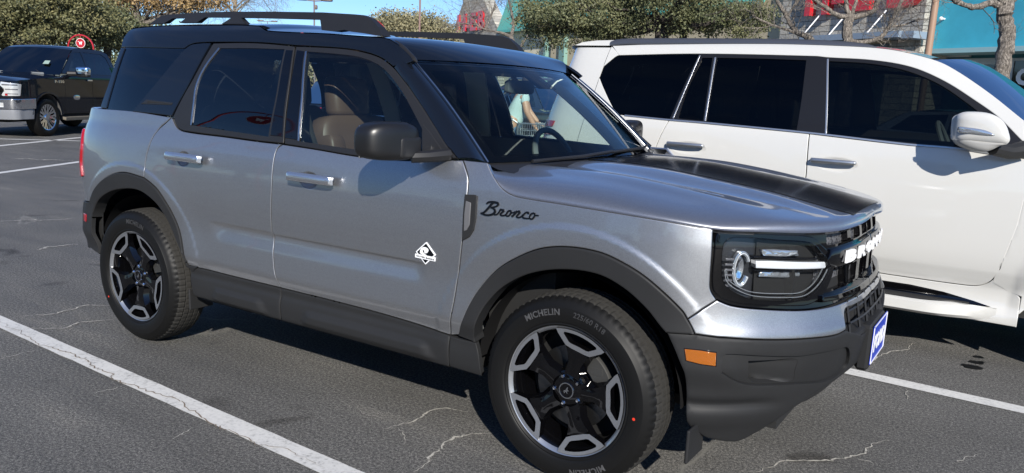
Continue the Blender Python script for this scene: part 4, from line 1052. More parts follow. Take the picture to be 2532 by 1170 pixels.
ribbon([([(335, 345), (400, 290), (500, 275), (640, 290), (735, 330), (730, 385), (650, 440), (480, 460)], [.006, .007, .0075, .0085, .009, .0075, .006, .004]),
        ([(560, 300), (470, 400), (350, 540), (230, 650), (130, 670)], [.009, .0085, .008, .0075, .006]),
        ([(480, 480), (590, 520), (630, 590), (580, 680), (440, 730), (300, 725), (170, 680), (135, 660)], [.004, .007, .0095, .0085, .0075, .007, .006, .004]),
        ([(600, 715), (690, 715), (760, 640), (830, 530), (850, 545), (930, 570), (900, 620), (820, 700), (850, 745), (960, 745), (1020, 700), (1080, 610), (1150, 580), (1190, 610), (1170, 680), (1090, 770), (1020, 750), (1010, 690)], [.005, .0055, .0055, .006, .0065, .0085, .007, .0065, .0065, .006, .006, .006, .0065, .0065, .006, .006, .006, .005]),
        ([(1170, 640), (1260, 650), (1340, 610)], [.0045, .005, .005]),
        ([(1400, 590), (1320, 690), (1210, 790)], [.007, .007, .007]), ([(1260, 740), (1370, 640), (1470, 600), (1490, 640), (1420, 730), (1380, 790), (1440, 820), (1540, 790), (1600, 720)], [.004, .005, .007, .008, .006, .006, .006, .006, .005]),
        ([(1780, 700), (1790, 650), (1720, 640), (1640, 700), (1590, 780), (1620, 830), (1720, 850), (1830, 850)], [.007, .007, .006, .006, .006, .0065, .006, .005]),
        ([(1990, 660), (1900, 690), (1840, 780), (1860, 860), (1920, 870), (1990, 790), (2020, 710), (1990, 665)], [.006, .006, .006, .006, .006, .006, .006, .006]), ([(2000, 730), (2070, 740), (2150, 755)], [.005, .006, .004])],
       M_BADGE, 'script_badge')
# diamond badge on the front door
def dz(x, y): return (1000+x/13.0, 580+y/13.0)
M_BWH = mat('badge_white', (.78, .79, .80), .3, 0, .5)
bz = lambda pts, sm=False: cr(np.array([B.px(*dz(*p)) for p in pts]), 5, closed=True) if sm else np.array([B.px(*dz(*p)) for p in pts])
em = bp('door_emblem', [rs(bz([(715, 235), (1020, 665), (690, 965), (375, 545)]), .003)], M_BWH, off=.003, depth=.003, gap=0, bev=.0005, step=(1, 1), mirror=False)[0]
def sub(name, segs, m, off): return B.patch(name, segs, m, em, off=off, depth=.0015, gap=0, bev=0, step=(1, 1), mirror=False)
sub('emblem_field', [bz([(712, 285), (970, 655), (690, 915), (425, 550)])], M_BADGE, .0036)
sub('emblem_wave', [bz([(520, 580), (535, 480), (600, 410), (700, 405), (780, 460), (790, 530), (740, 590), (670, 595), (655, 520), (610, 480), (620, 560), (680, 625), (740, 665), (640, 650), (560, 620)], True)], M_BWH, .0042)
sub('emblem_banner', [rs(bz([(370, 600), (1025, 730), (1020, 865), (365, 725)]), .002)], M_BWH, .0050)
V, F = text_mesh('OUTER BANKS', .0125, .0004, .0002, space=1.05); k = .047/(V[:, 0].max()-V[:, 0].min()); a0 = bz([(695, 740)])[0]; dr = bz([(980, 800), (410, 665)]); dv = (dr[0]-dr[1]); k = np.linalg.norm(dv)/(V[:, 0].max()-V[:, 0].min()); dv /= np.linalg.norm(dv); nv = np.array([-dv[1], dv[0]])
hh = V[:, 1].max()-V[:, 1].min(); q = a0+V[:, :1]*k*dv+V[:, 1:2]*(.0062/hh)*nv
mesh_obj('emblem_text', B.P(q[:, 0], q[:, 1])+B.Nrm(q[:, 0], q[:, 1])*(.0058+V[:, 2:3]), F, M_BADGE, em, smooth=False)
# hood decal, wiper
V, F = decal(-.33, .80, -.27, .27, 50, 24); mesh_obj('bonnet_stripe', V, F, M_STRIPE, suv)
mb = MB()
def wpt(u, t, h): return ws(u, t)+np.array([.4, 0, .9])*h
mb.tube([wpt(-.78, -.035, .02), wpt(-.4, -.01, .018), wpt(-.1, .012, .02)], .008, 6); mb.tube([wpt(-.1, .01, .018), wpt(.5, .02, .018), wpt(.75, .03, .02)], .007, 6)
mb.build('wiper', M_TRIM, suv)
mb = MB(); G = [[ws(u, 0)+np.array([dx, 0, dz_]) for dx, dz_ in ((-.01, -.002), (.05, -.022), (.12, -.03), (.2, -.04))] for u in np.linspace(-1, 1, 30)]; V, F = grid_mb(G); mb.add(V, F); mb.build('cowl', M_TRIM, suv)
# ============================================================ interiors
M_CLOTH = mat('seat_grey', (.16, .165, .16), .8); M_PTRIM = mat('pillar_trim_pale', (.68, .74, .70), .6)
def seat(mb, x, y, z0, w=.5, mi=0, mh=1, ms=2, s=1.0, rec=.16):
    """cushion + reclined backrest + headrest on two posts; faces +x"""
    def blk(c, d, tilt, m_, e=.35):
        ct, st = math.cos(tilt), math.sin(tilt)
        def R(p): return np.array([p[0]*ct+p[2]*st, p[1], -p[0]*st+p[2]*ct])
        V, F = superell(c, d, .3, e, n1=10, n2=20, R=R); mb.add(V, F, m_)
    blk((x+.12*s, y, z0), (.27*s, w/2, .085), -.08, mi); blk((x-.20*s, y, z0+.32), (.075, w/2-.01, .34), -rec*1.1, mi)
    for sg in (-1, 1): blk((x-.15*s, y+sg*(w/2-.05), z0+.30), (.075, .05, .27), -rec, m_=mi)
    hx, hz_ = x-.285*s, z0+.745
    blk((hx+.02, y, hz_), (.055, .125, .095), -rec*.6, mh, .5)
    for sg in (-1, 1): mb.tube([(hx+.0, y+sg*.06, hz_-.17), (hx+.015, y+sg*.06, hz_-.05)], .006, 8, ms)
def cabin(parent, cy, x0, dashx, belt, roofz, ys=.37, beige=None, seatm=None, headm=None, rows=2):
    for sg in (-1, 1):
        mb = MB(); seat(mb, x0, cy+sg*ys, .62, .50); mb.build('front_seat', None, parent, mats=[seatm or M_LEATHER, headm or M_LEATHER, M_CHROME])
    mb = MB()
    for sg in (-1, 0, 1): seat(mb, x0-.82, cy+sg*.42, .64, .44)
    mb.build('rear_seat', None, parent, mats=[seatm or M_CLOTH, headm or M_CLOTH, M_CHROME])
    # dashboard
    prof = [(dashx+.42, belt-.06), (dashx+.30, belt-.035), (dashx+.12, belt-.01), (dashx+.04, belt-.02), (dashx, belt-.06), (dashx-.02, belt-.22), (dashx+.06, belt-.40)]
    G = [[(x-.05*abs(t)**3, cy+t*.70, z+(.025*math.exp(-((t*.70-ys)/.16)**2) if i in (2, 3) else 0)) for i, (x, z) in enumerate(prof)] for t in np.linspace(-1, 1, 25)]
    V, F = grid_mb(G); mesh_obj('dashboard', V, F, M_DASH, parent)
    mb = MB(); th = np.linspace(0, 2*math.pi, 33)[:-1]; c = np.array([dashx-.20, cy+ys, belt-.065]); ax = np.array([-.42, 0, .9])
    mb.tube([c+.185*(math.cos(a)*np.array([0, 1, 0])+math.sin(a)*ax) for a in th], .016, 8, closed=True)
    mb.tube([c-np.array([0, .17, 0]), c+np.array([.03, 0, -.01]), c+np.array([0, .17, 0])], .018, 6); mb.tube([c-.17*ax, c+np.array([.03, 0, 0])], .02, 6)
    mb.build('steering_wheel', M_DASH, parent)
M_BELT = mat('seat_belt', (.02, .02, .02), .8)
cabin(suv, 0.0, -1.36, -.62, 1.135, 1.6)
# pale pillar trims, headliner, door tops
mb = MB()
for sg in (-1, 1):
    def PT(x, z, o): p = B.P(np.array([B.s_of_x(x)]), np.array([z]), -o)[0]; return (p[0], -sg*p[1], p[2]) if sg > 0 else tuple(p)
    for (xa, xb, wd) in ((-1.66, -1.62, .075), (-2.36, -2.42, .07)):
        G = [[PT(xa+(xb-xa)*t-wd, 1.12+.46*t, .03), PT(xa+(xb-xa)*t-wd, 1.12+.46*t, .05), PT(xa+(xb-xa)*t+wd, 1.12+.46*t, .05), PT(xa+(xb-xa)*t+wd, 1.12+.46*t, .03)] for t in np.linspace(0, 1, 8)]
        V, F = grid_mb(G); mb.add(V, F)
    G = []
    for t in np.linspace(0, 1, 12):
        e = ws(sg*.95, t)+np.array([-.03, 0, -.02]); G.append([tuple(e+np.array([.015, 0, .006])), tuple(e+np.array([-.01, -sg*.10, -.01])), tuple(e+np.array([-.06, -sg*.11, -.03])), tuple(e+np.array([-.13, sg*.0, -.03])), tuple(e+np.array([-.15, sg*.04, -.02]))])
    V, F = grid_mb(G); mb.add(V, F)
mb.build('pillar_trim', M_PTRIM, suv)
G = [[(x, y, 1.600+.02*(1-(y/.6)**2)+(-.03 if x > -1.15 else 0)) for y in np.linspace(-.60, .60, 12)] for x in np.linspace(-3.1, -.98, 12)]
V, F = grid_mb(G); mesh_obj('headliner', V, F, M_LINER, suv)
mb = MB()
for sg in (-1, 1):
    G = [[PT2 for PT2 in [tuple(np.array([1, -sg, 1])*B.P(np.array([B.s_of_x(x)]), np.array([z]), -o)[0]) for z, o in ((1.15, .02), (1.148, .05), (1.10, .075), (.93, .09), (.94 if x < -2.1 else .45, .10))]] for x in np.linspace(-3.0, -.55, 20)]
    V, F = grid_mb(G); mb.add(V, F)
mb.box((-1.3, 0, .42), (2.6, 1.4, .02)); mb.box((-1.05, 0, .62), (.75, .2, .35), bev=.03)
mb.build('door_card', M_DASH, suv)
mb = MB(); V, F = superell((-.835, 0, 1.452), (.018, .118, .033), .4, .35); mb.add(V, F); mb.tube([(-.84, 0, 1.46), (-.88, 0, 1.505)], .012, 6); mb.box((-.90, 0, 1.515), (.12, .14, .03), bev=.012)
mb.build('rear_view_mirror', M_DASH, suv)
mb = MB(); mb.tube([PTx for PTx in [(-1.60, -.72, 1.50), (-1.57, -.66, 1.2), (-1.52, -.60, .95)]], .012, 6); mb.build('seat_belt', M_BELT, suv)

# ============================================================ ground
def asphalt():
    m = mat('asphalt', (.06, .06, .062), .82, spec=.22)
    g = N(m, "ShaderNodeNewGeometry"); P = g.outputs['Position']
    big = noise(m, .55, 5, .6, vec=P); mpn = N(m, "ShaderNodeMapping"); mpn.inputs['Rotation'].default_value = (0, 0, R_(33)); mpn.inputs['Scale'].default_value = (.5, 3.0, 1)
    link(m, P, mpn.inputs[0]); streak = noise(m, 1.1, 6, .65, vec=mpn.outputs[0])
    fine = noise(m, 78, 5, .9, vec=P); fin2 = noise(m, 210, 2, .8, vec=P); agg = N(m, "ShaderNodeTexVoronoi"); agg.inputs['Scale'].default_value = 120; link(m, P, agg.inputs['Vector'])
    c0 = ramp(m, big.outputs[0], [(.3, (.080, .080, .079)), (.55, (.097, .096, .094)), (.75, (.122, .119, .114))])
    c1 = ramp(m, streak.outputs[0], [(.36, (.84, .84, .84)), (.58, (1.04, 1.04, 1.04)), (.72, (1.4, 1.38, 1.33))])
    c = mixc(m, 1.0, c0.outputs[0], c1.outputs[0], 'MULTIPLY')
    c2 = ramp(m, fine.outputs[0], [(.38, (.34, .34, .34)), (.49, (.90, .89, .88)), (.60, (2.1, 2.05, 1.95))])
    c = mixc(m, 1.0, c, c2.outputs[0], 'MULTIPLY'); c3 = ramp(m, fin2.outputs[0], [(.38, (.55, .55, .55)), (.62, (1.5, 1.5, 1.48))]); c = mixc(m, 1.0, c, c3.outputs[0], 'MULTIPLY')
    # scattered pale stones and oil spots
    sp = N(m, "ShaderNodeTexVoronoi"); sp.inputs['Scale'].default_value = 26; link(m, P, sp.inputs['Vector'])
    st = ramp(m, sp.outputs['Distance'], [(.035, (1, 1, 1)), (.06, (0, 0, 0))]); c = mixc(m, st.outputs[0], c, (.20, .195, .185))
    oil = noise(m, 2.1, 2, .5, vec=P, dist=.4); o2 = ramp(m, oil.outputs[0], [(.67, (1, 1, 1)), (.76, (.45, .44, .43))]); c = mixc(m, 1.0, c, o2.outputs[0], 'MULTIPLY')
    # hairline network of old cracks
    wv = noise(m, 1.3, 3, .6, vec=P); vv = N(m, "ShaderNodeVectorMath", operation='ADD'); sc_ = N(m, "ShaderNodeVectorMath", operation='SCALE'); sc_.inputs['Scale'].default_value = .35
    link(m, wv.outputs['Color'], sc_.inputs[0]); link(m, P, vv.inputs[0]); link(m, sc_.outputs[0], vv.inputs[1])
    ck = N(m, "ShaderNodeTexVoronoi", feature='DISTANCE_TO_EDGE'); ck.inputs['Scale'].default_value = .42; link(m, vv.outputs[0], ck.inputs['Vector'])
    k1 = ramp(m, ck.outputs['Distance'], [(.0015, (1, 1, 1)), (.005, (0, 0, 0))]); gate = noise(m, .9, 2, .5, vec=P); k2 = ramp(m, gate.outputs[0], [(.52, (0, 0, 0)), (.60, (1, 1, 1))])
    kf = mixc(m, 1.0, k1.outputs[0], k2.outputs[0], 'MULTIPLY'); c = mixc(m, kf, c, (.17, .165, .15))
    link(m, c, bsdf(m).inputs['Base Color']); bump(m, fine.outputs[0], .55, .004)
    rr = ramp(m, streak.outputs[0], [(.4, (.72, .72, .72)), (.7, (.85, .85, .85))]); link(m, rr.outputs[0], bsdf(m).inputs['Roughness'])
    return m
M_ASPH = asphalt()
xs = np.r_[np.linspace(-600, -60, 8), np.linspace(-50, 40, 19), np.linspace(60, 500, 6)]
G = [[(x, y, 0) for y in xs] for x in xs]; V, F = grid_mb(G, flip=True)
if np.cross(V[F[0][1]]-V[F[0][0]], V[F[0][2]]-V[F[0][0]])[2] < 0: F = [q[::-1] for q in F]
gr = mesh_obj('parking_lot', V, F, M_ASPH, None, smooth=False); gr['kind'] = 'structure'
M_LINE = mat('worn_white_paint', (.6, .6, .58), .7)
_a = noise(M_LINE, 60, 5, .75); _b = noise(M_LINE, 7, 4, .6); _x = mixc(M_LINE, .35, _a.outputs[0], _b.outputs[0])
_r = ramp(M_LINE, _x, [(.33, (.10, .10, .10)), (.39, (.36, .355, .34)), (.47, (.52, .515, .495)), (.7, (.62, .61, .58))]); link(M_LINE, _r.outputs[0], bsdf(M_LINE).inputs['Base Color']); bump(M_LINE, _a.outputs[0], .5, .003)
rnd = random.Random(5)
def stripe(a, b, wd, z=.004, jag=.0012):
    a, b = np.array(a[:2], float), np.array(b[:2], float); L_ = np.linalg.norm(b-a); n = max(2, int(L_/.12)); t = (b-a)/L_; nn = np.array([-t[1], t[0]]); V = []
    for i in range(n+1):
        p = a+(b-a)*i/n; j1, j2 = rnd.gauss(0, jag), rnd.gauss(0, jag); V += [(*(p+nn*(wd/2+j1)), z), (*(p-nn*(wd/2+j2)), z)]
    F = [(2*i, 2*i+1, 2*i+3, 2*i+2) for i in range(n)]; o = mesh_obj('parking_line', V, F, M_LINE, None, smooth=False); o['kind'] = 'structure'; return o
sl = -.047
stripe((-4.9, -1.375-sl*-0+ -4.9*sl), (3.2, -1.375+3.2*sl), .105); stripe((-4.2, 1.232-4.2*sl), (4.0, 1.232+4.0*sl), .112); stripe((-4.2, 4.1+4.2*.047), (4, 4.1-4*.047), .11)
def gpx(u, v): return at_z(u, v, 0)
def pxline(a, b, wd, e0=.5, e1=.5):
    p, q = gpx(*a), gpx(*b); d = q-p; stripe(p-d*e0, q+d*e1, wd)
pxline((0, 428), (195, 401), .13, .6, 2.0); pxline((0, 361), (195, 341), .14, .4, .3); pxline((0, 344), (195, 349), .14, .4, .1)
# light filled cracks
M_CRK = mat('crack_filler', (.4, .38, .33), .9); _a = noise(M_CRK, 40, 3); _r = ramp(M_CRK, _a.outputs[0], [(.33, (.16, .155, .14)), (.55, (.44, .42, .37))]); link(M_CRK, _r.outputs[0], bsdf(M_CRK).inputs['Base Color'])
M_CRKD = mat('crack_dark', (.02, .02, .02), .9)
def crack(pts, wd=.010, m=M_CRK, amp=.011, z=.0045):
    q = [gpx(*p)[:2] for p in pts]; q = densify(cr(np.array(q), 4), .022, False); n = len(q); jx = np.zeros(n); jy = np.zeros(n); a = b = 0
    for i in range(n): a = a*.7+rnd.gauss(0, amp*.6); b = b*.7+rnd.gauss(0, amp*.6); jx[i] = a; jy[i] = b
    q = q+np.c_[jx, jy]; T = np.gradient(q, axis=0); T /= np.linalg.norm(T, axis=1)[:, None]; nn = np.c_[-T[:, 1], T[:, 0]]
    V = []; 
    for i in range(n):
        w_ = wd*.30*max(.15, (.6+rnd.random()))*min(1, .2+3*min(i, n-1-i)/n); V += [(*(q[i]+nn[i]*w_), z), (*(q[i]-nn[i]*w_), z)]
    o = mesh_obj('pavement_crack', V, [(2*i, 2*i+1, 2*i+3, 2*i+2) for i in range(n-1)], m, None, smooth=False); o['kind'] = 'structure'
M_CRKB = mat('brown_crack', (.16, .125, .095), .9)
crack([(0, 797), (60, 828), (105, 852), (180, 876), (250, 915), (310, 950), (420, 985), (500, 1040), (640, 1100), (720, 1125), (800, 1160)], .008, M_CRKB, .012, .0065)
crack([(50, 782), (150, 775), (215, 757), (268, 757)], .014); crack([(80, 812), (160, 812), (200, 800), (288, 790)], .014); crack([(0, 890), (90, 868)], .006)
crack([(950, 1060), (1020, 1045), (1090, 1013), (1150, 1020)], .012); crack([(1020, 1170), (1060, 1135), (1110, 1090), (1160, 1080), (1210, 1073)], .014); crack([(430, 1092), (470, 1060)], .006); crack([(240, 975), (300, 960)], .006)
crack([(1830, 1168), (1880, 1167), (1940, 1145), (2000, 1138), (2060, 1140), (2120, 1128), (2150, 1100), (2200, 1090)], .012); crack([(2150, 905), (2190, 870), (2220, 868), (2262, 850)], .012); crack([(2245, 966), (2243, 990)], .006)
crack([(2120, 1138), (2160, 1150)], .006); crack([(2360, 1150), (2420, 1125)], .006); crack([(90, 618), (150, 610), (205, 605)], .03, amp=.03); crack([(0, 548), (100, 545), (180, 542)], .02, amp=.03)
crack([(30, 392), (120, 396), (190, 398)], .05, amp=.05); crack([(1000, 1095), (985, 1062)], .004)
# oil spots by the white car
M_OIL = mat('oil_spot', (.006, .006, .006), .5)
for u_, v_, a, b in ((2405, 909, .10, .028), (2415, 898, .07, .02), (2419, 884, .05, .016), (2426, 897, .03, .012)):
    p = gpx(u_, v_); V = [(p[0]+a*(1+rnd.gauss(0, .15))*math.cos(t)*.6, p[1]+b*1.6*(1+rnd.gauss(0, .15))*math.sin(t), .0046) for t in np.linspace(0, 2*math.pi, 18)[:-1]]
    o = mesh_obj('oil_spot', V, [tuple(range(17))], M_OIL, None, smooth=False); o['kind'] = 'structure'
# ============================================================ THE WHITE SUV
M_WHITE = paint_mat('pearl_white_paint', (.50, .495, .47), .0, .32, 0)
M_WTRIM = mat('black_window_trim', (.010, .010, .011), .3, spec=.35)
M_LTINT = glass_mat('white_suv_privacy_glass', (.035, .04, .045), .5, 0, 1.45)
M_LSTRIP = mat('bright_window_strip', (.45, .46, .47), .35, .9)
LX = empty('white_suv', (.45, 2.77, 0), 'pearl white suv with a long roof rail and chrome door handles', 'car')
planL = [(-2.03, 0), (-2.02, -.3), (-1.99, -.55), (-1.93, -.72), (-1.83, -.85), (-1.70, -.915), (-1.5, -.937), (-1.2, -.942), (-.5, -.944), (.3, -.944), (1.2, -.943), (1.8, -.94), (2.3, -.92), (2.6, -.86), (2.78, -.70), (2.86, -.4), (2.88, 0)]
oSL = [(.1, -.10), (.2, -.07), (.24, -.035), (.30, -.03), (.36, -.06), (.44, -.062), (.50, -.040), (.56, -.018), (.66, -.004), (.85, .002), (1.0, -.002), (1.12, -.012), (1.22, -.026), (1.28, -.042), (1.32, -.058), (1.45, -.10), (1.6, -.155), (1.74, -.215), (1.79, -.245), (1.82, -.28), (1.845, -.34), (1.9, -.45)]
oFL = [(.1, -.1), (.5, .02), (.8, .03), (1.0, 0), (1.1, -.1), (1.9, -.6)]
oRL = [(.1, -.1), (.3, 0), (.6, .02), (1.0, 0), (1.2, -.03), (1.5, -.13), (1.75, -.22), (1.85, -.22), (1.9, -.3)]
LD = [1.0]
def lextra(x, z, wy):
    o = -.09*sstep(.5, 1.4, x)*sstep(1.3, 1.75, z)*wy
    for hx, hz_ in ((-.66, 1.115), (.295, 1.083)):
        q = ((x-hx-.01)/.125)**2+((z-hz_)/.042)**2; o = o-.012*LD[0]*np.clip(1-q, 0, 1)**.9*wy
    r = np.hypot(x-1.92, z-.40); o = o+.015*sstep(.62, .55, r)*sstep(.25, .4, z)*wy*(z < 1)
    r = np.hypot(x+.87, z-.40); o = o+.015*sstep(.62, .55, r)*sstep(.25, .4, z)*wy*(z < 1)
    return o
B2 = Body(planL, oSL, oFL, oRL, 2.77, extra=lextra, z1=1.9)
B_ = B2
def s2(*pts, s=True): return B2.pl(list(pts), s)
def bl(name, segs, m, **k): return B2.patch(name, segs, m, LX, **k)
l_cut1 = s2((1654, 297), (1634, 333), (1618, 371)); l_cut1 = np.vstack([l_cut1, [[l_cut1[-1][0]-.02, .95], [B2.s_of_x(-.60), .80], [B2.s_of_x(-.42), .62], [B2.s_of_x(-.38), .47]]])
l_cut2 = s2((2001, 330), (1993, 430)); l_cut2 = np.vstack([l_cut2, [[B2.s_of_x(.135), .47]]])
l_belt = s2((1654, 297), (1742, 305), (2001, 330)); l_belt2 = s2((2001, 330), (2045, 336), (2241, 358), (2361, 367), (2470, 384), (2532, 392))
dbz = .455
l_bot1 = np.array([[B2.s_of_x(-.38), .47], [B2.s_of_x(0), dbz], [B2.s_of_x(.135), dbz]]); l_bot2 = np.vstack([[[B2.s_of_x(.135), dbz]], s2((2200, 680), (2380, 705), (2420, 707), (2448, 697), (2470, 672))])
l_cut3 = s2((2470, 672), (2492, 620), (2516, 560), (2532, 500)); l_cut3 = np.vstack([l_cut3, [[B2.s_of_x(1.33), 1.1], [B2.s_of_x(1.30), B2.px(2532, 392)[1]]]])
bl('rear_door', [l_belt, l_cut2, l_bot1[::-1], l_cut1[::-1]], M_WHITE, step=(.022, .014), gap=.003, fine=[(B2.s_of_x(-.65), 1.115, .14, .05, .008)])
bl('front_door', [l_belt2, l_cut3[::-1], l_bot2[::-1], l_cut2[::-1]], M_WHITE, step=(.022, .014), gap=.003, fine=[(B2.s_of_x(.305), 1.083, .14, .05, .008)])
# rear quarter with arch, then up the D pillar round the quarter glass
q_out = s2((1653, 297), (1600, 290), (1536, 284), (1524, 278), (1513, 262), (1496, 227), (1484, 198), (1481, 186), (1483, 175), (1491, 165), (1506, 152), (1521, 140), (1530, 136)); 
arch = lambda ax, r, a0, a1, n=20: np.array([[B2.s_of_x(ax+r*math.cos(R_(a))), .40+r*math.sin(R_(a))] for a in np.linspace(a0, a1, n)])
bl('rear_quarter_panel', [q_out, s2((1530, 136), (1523, 126), (1515, 116)), np.array([[1.35, 1.79], [1.30, 1.4], [1.22, 1.0], [1.18, .40]]), arch(-.87, .47, 178, 20), l_cut1[::-1]], M_WHITE, step=(.03, .02), gap=.001)
# roof side above windows
l_win_top = s2((1530, 136), (1726, 132), (2017, 138), (2045, 141), (2159, 148), (2254, 165), (2336, 200), (2412, 248), (2469, 289), (2520, 340), (2532, 352))
l_roof = B2.pl([(1515, 113), (1600, 110), (1900, 108), (2100, 114), (2200, 122), (2290, 142), (2345, 163), (2440, 225), (2532, 298)])
bl('roof_side', [l_win_top, l_roof[::-1]], M_WHITE, step=(.03, .015), gap=0)
# black window band then glasses slightly recessed
band_ = [s2((1729, 133), (2017, 139), (2045, 142), (2159, 149), (2254, 166), (2336, 201), (2412, 249), (2469, 290), (2520, 341), (2532, 353)), s2((2532, 391), (2470, 383), (2361, 366), (2241, 357), (2045, 335), (2001, 329), (1742, 304), (1655, 296)), s2((1655, 296), (1690, 215), (1729, 133))]
gl = {'a': [s2((1774, 143), (1880, 145), (1994, 149)), s2((1994, 149), (1983, 240), (1970, 322)), s2((1970, 322), (1860, 313), (1747, 301)), s2((1747, 301), (1760, 220), (1774, 143))],
      'v': [s2((1737, 143), (1762, 143), s=False), s2((1762, 143), (1750, 220), (1738, 299)), s2((1738, 299), (1676, 293), s=False), s2((1676, 293), (1700, 220), (1737, 143))],
      'f': [s2((2050, 151), (2159, 158), (2245, 176), (2322, 208), (2396, 258), (2450, 302)), s2((2450, 302), (2440, 372), s=False), s2((2440, 372), (2361, 362), (2241, 352), (2044, 331)), s2((2044, 331), (2046, 240), (2050, 151))]}
holes = [np.vstack(v) for v in gl.values()]
bl('window_frame', band_, M_WTRIM, off=.001, holes=holes, gap=0, bev=.003)
M_TINT2 = glass_mat('dark_window_glass', (.15, .17, .16), .6, 0, 1.45)
bl('side_window', gl['a'], M_LTINT, off=-.006, depth=0, gap=0, bev=0, step=(.1, .1)); bl('side_window', gl['v'], M_LTINT, off=-.006, depth=0, gap=0, bev=0, step=(.1, .1)); bl('side_window', gl['f'], M_TINT2, off=-.006, depth=0, gap=0, bev=0, step=(.1, .1))
bl('quarter_window', [s2((1726, 133), (1690, 215), (1655, 295)), q_out], M_LTINT, off=-.004, gap=.001, depth=.01, bev=.002)
def strip2(name, pts, wd, m, off=.003):
    q = B2.pl(pts); T = np.gradient(q, axis=0); T /= np.linalg.norm(T, axis=1)[:, None]; n = np.c_[-T[:, 1], T[:, 0]]*wd/2; return B2.patch(name, [q+n, (q-n)[::-1]], m, LX, off=off, depth=.006, gap=0, bev=.001, step=(1, 1))
strip2('window_edge_strip', [(1769, 142), (1756, 220), (1743, 299)], .010, M_LSTRIP); strip2('window_edge_strip', [(1731, 137), (1697, 215), (1664, 293)], .008, M_LSTRIP); strip2('window_edge_strip', [(2047, 146), (2045, 240), (2042, 332)], .010, M_LSTRIP)
strip2('belt_moulding', [(1545, 286), (1655, 297), (1742, 304), (2001, 329), (2241, 357), (2361, 367), (2450, 380)], .010, M_LSTRIP, .006)
# fender, sill, step
bl('front_fender', [l_cut3[::-1], np.array([[B2.s_of_x(1.29), 1.19], [B2.s_of_x(2.2), 1.12], [B2.smax-.3, 1.0], [B2.smax-.3, .5], [B2.s_of_x(2.36), .42]]), arch(1.92, .45, 5, 175), s2((2516, 780), (2524, 735), s=False), s2((2524, 735), (2490, 722), (2452, 700), s=False)], M_WHITE, step=(.03, .02), gap=.003)
bl('sill_panel', [l_bot2[1:], s2((2470, 672), (2500, 690), (2532, 706), s=False)[:1], s2((2524, 740), (2519, 780), (2514, 812)), np.array([[B2.s_of_x(1.36), .25], [B2.s_of_x(-.42), .27], [B2.s_of_x(-.40), .45]]), l_bot1[:2]], M_WHITE, step=(.03, .012), gap=.003, off=-.002)
mb = MB()
def stp(x, o, z): p = B2.P(np.array([B2.s_of_x(x)]), np.array([z]), o)[0]; return p
G = []
for x in np.linspace(-.30, 1.12, 30):
    e = float(sstep(1.12, .85, x)*sstep(-.30, -.1, x)); G.append([(x, 1.93, .345+.03*e), (x, 1.885, .352), (x, 1.875-.075*e, .350), (x, 1.875-.088*e, .343), (x, 1.875-.088*e, .335)])
V, F = grid_mb(G); mb.add(V, F, 0)
G = []
for x in np.linspace(-.42, 1.26, 34):
    e = float(sstep(1.26, .9, x)*sstep(-.42, -.1, x)); G.append([(x, 1.855, .344), (x, 1.86-.073*e, .342), (x, 1.86-.10*e, .330), (x, 1.86-.105*e, .28), (x, 1.87-.09*e, .262), (x, 1.95, .255)])
V, F = grid_mb(G); mb.add(V, F, 1)
V = np.array(mb.V); st = mesh_obj('side_step', V, mb.F, None, LX, 'auto', mats=[M_CLAD, M_WHITE], midx=mb.M); mirror_mesh(st, 2.77)
bl('step_recess', [np.array([[B2.s_of_x(-.28), .346], [B2.s_of_x(1.16), .336], [B2.s_of_x(1.23), .343], [B2.s_of_x(1.14), .362], [B2.s_of_x(.98), .388], [B2.s_of_x(.80), .402], [B2.s_of_x(-.28), .402]])], M_GLOSS, off=.001, depth=0, gap=0, bev=0)
LD[0] = 0.0
for pts in ([(1653, 349), (1742, 369)], [(2007, 391), (2118, 410)]):
    a, b = np.array(B2.px(*pts[0])), np.array(B2.px(*pts[1])); zc = (a[1]+b[1])/2; h = .014; s0, s1 = sorted((a[0], b[0]))
    bl('door_handle', [rs([(s0, zc-h), (s1, zc-h*.8), (s1, zc+h*.8), (s0, zc+h)], .008)], M_LSTRIP, off=.035, depth=.02, gap=0, bev=.005, step=(.02, .006), bulge=lambda v, s0=s0, s1=s1, zc=zc: .010*(1-((v[:, 0]-(s0+s1)/2)/((s1-s0)/2))**2)+.004*(1-((v[:, 1]-zc)/.015)**2))
LD[0] = 1.0
# roof, windscreen, bonnet, rear
def lroof(x):
    xx = B2.P(l_roof[:, 0], l_roof[:, 1]); o = np.argsort(xx[:, 0]); return np.interp(x, xx[o, 0], -(xx[o, 1]-2.77)), np.interp(x, xx[o, 0], xx[o, 2])
xs = np.r_[np.linspace(-1.78, .72, 36)]; G = []
for x in xs:
    y0, z0 = lroof(x); G.append([(x, 2.77-y0*t, z0+.035*(1-abs(t)**2.2)) for t in np.linspace(1, -1, 25)])
V, F = grid_mb(G, flip=True); mesh_obj('roof', V, F, M_WHITE, LX)
G = []
for k in range(10):
    t = k/9; x = .70+t*.85; yy, zz = lroof(min(x, 1.25)); zz = zz if x < 1.25 else zz-(x-1.25)*.62; G.append([(x+.20*(1-a*a), 2.77-(yy-.03)*a, zz-.012+.035*(1-a*a)*(1-t)) for a in np.linspace(1, -1, 19)])
V, F = grid_mb(G, flip=True); mesh_obj('windshield', V, F, M_WSGL, LX)
G = [[(x, 2.77-.80*a, z-.05*a*a) for a in np.linspace(1, -1, 13)] for x, z in ((1.55, 1.20), (1.9, 1.19), (2.4, 1.13), (2.7, 1.04), (2.85, .9), (2.87, .5))]; V, F = grid_mb(G, flip=True); mesh_obj('bonnet', V, F, M_WHITE, LX)
G = []
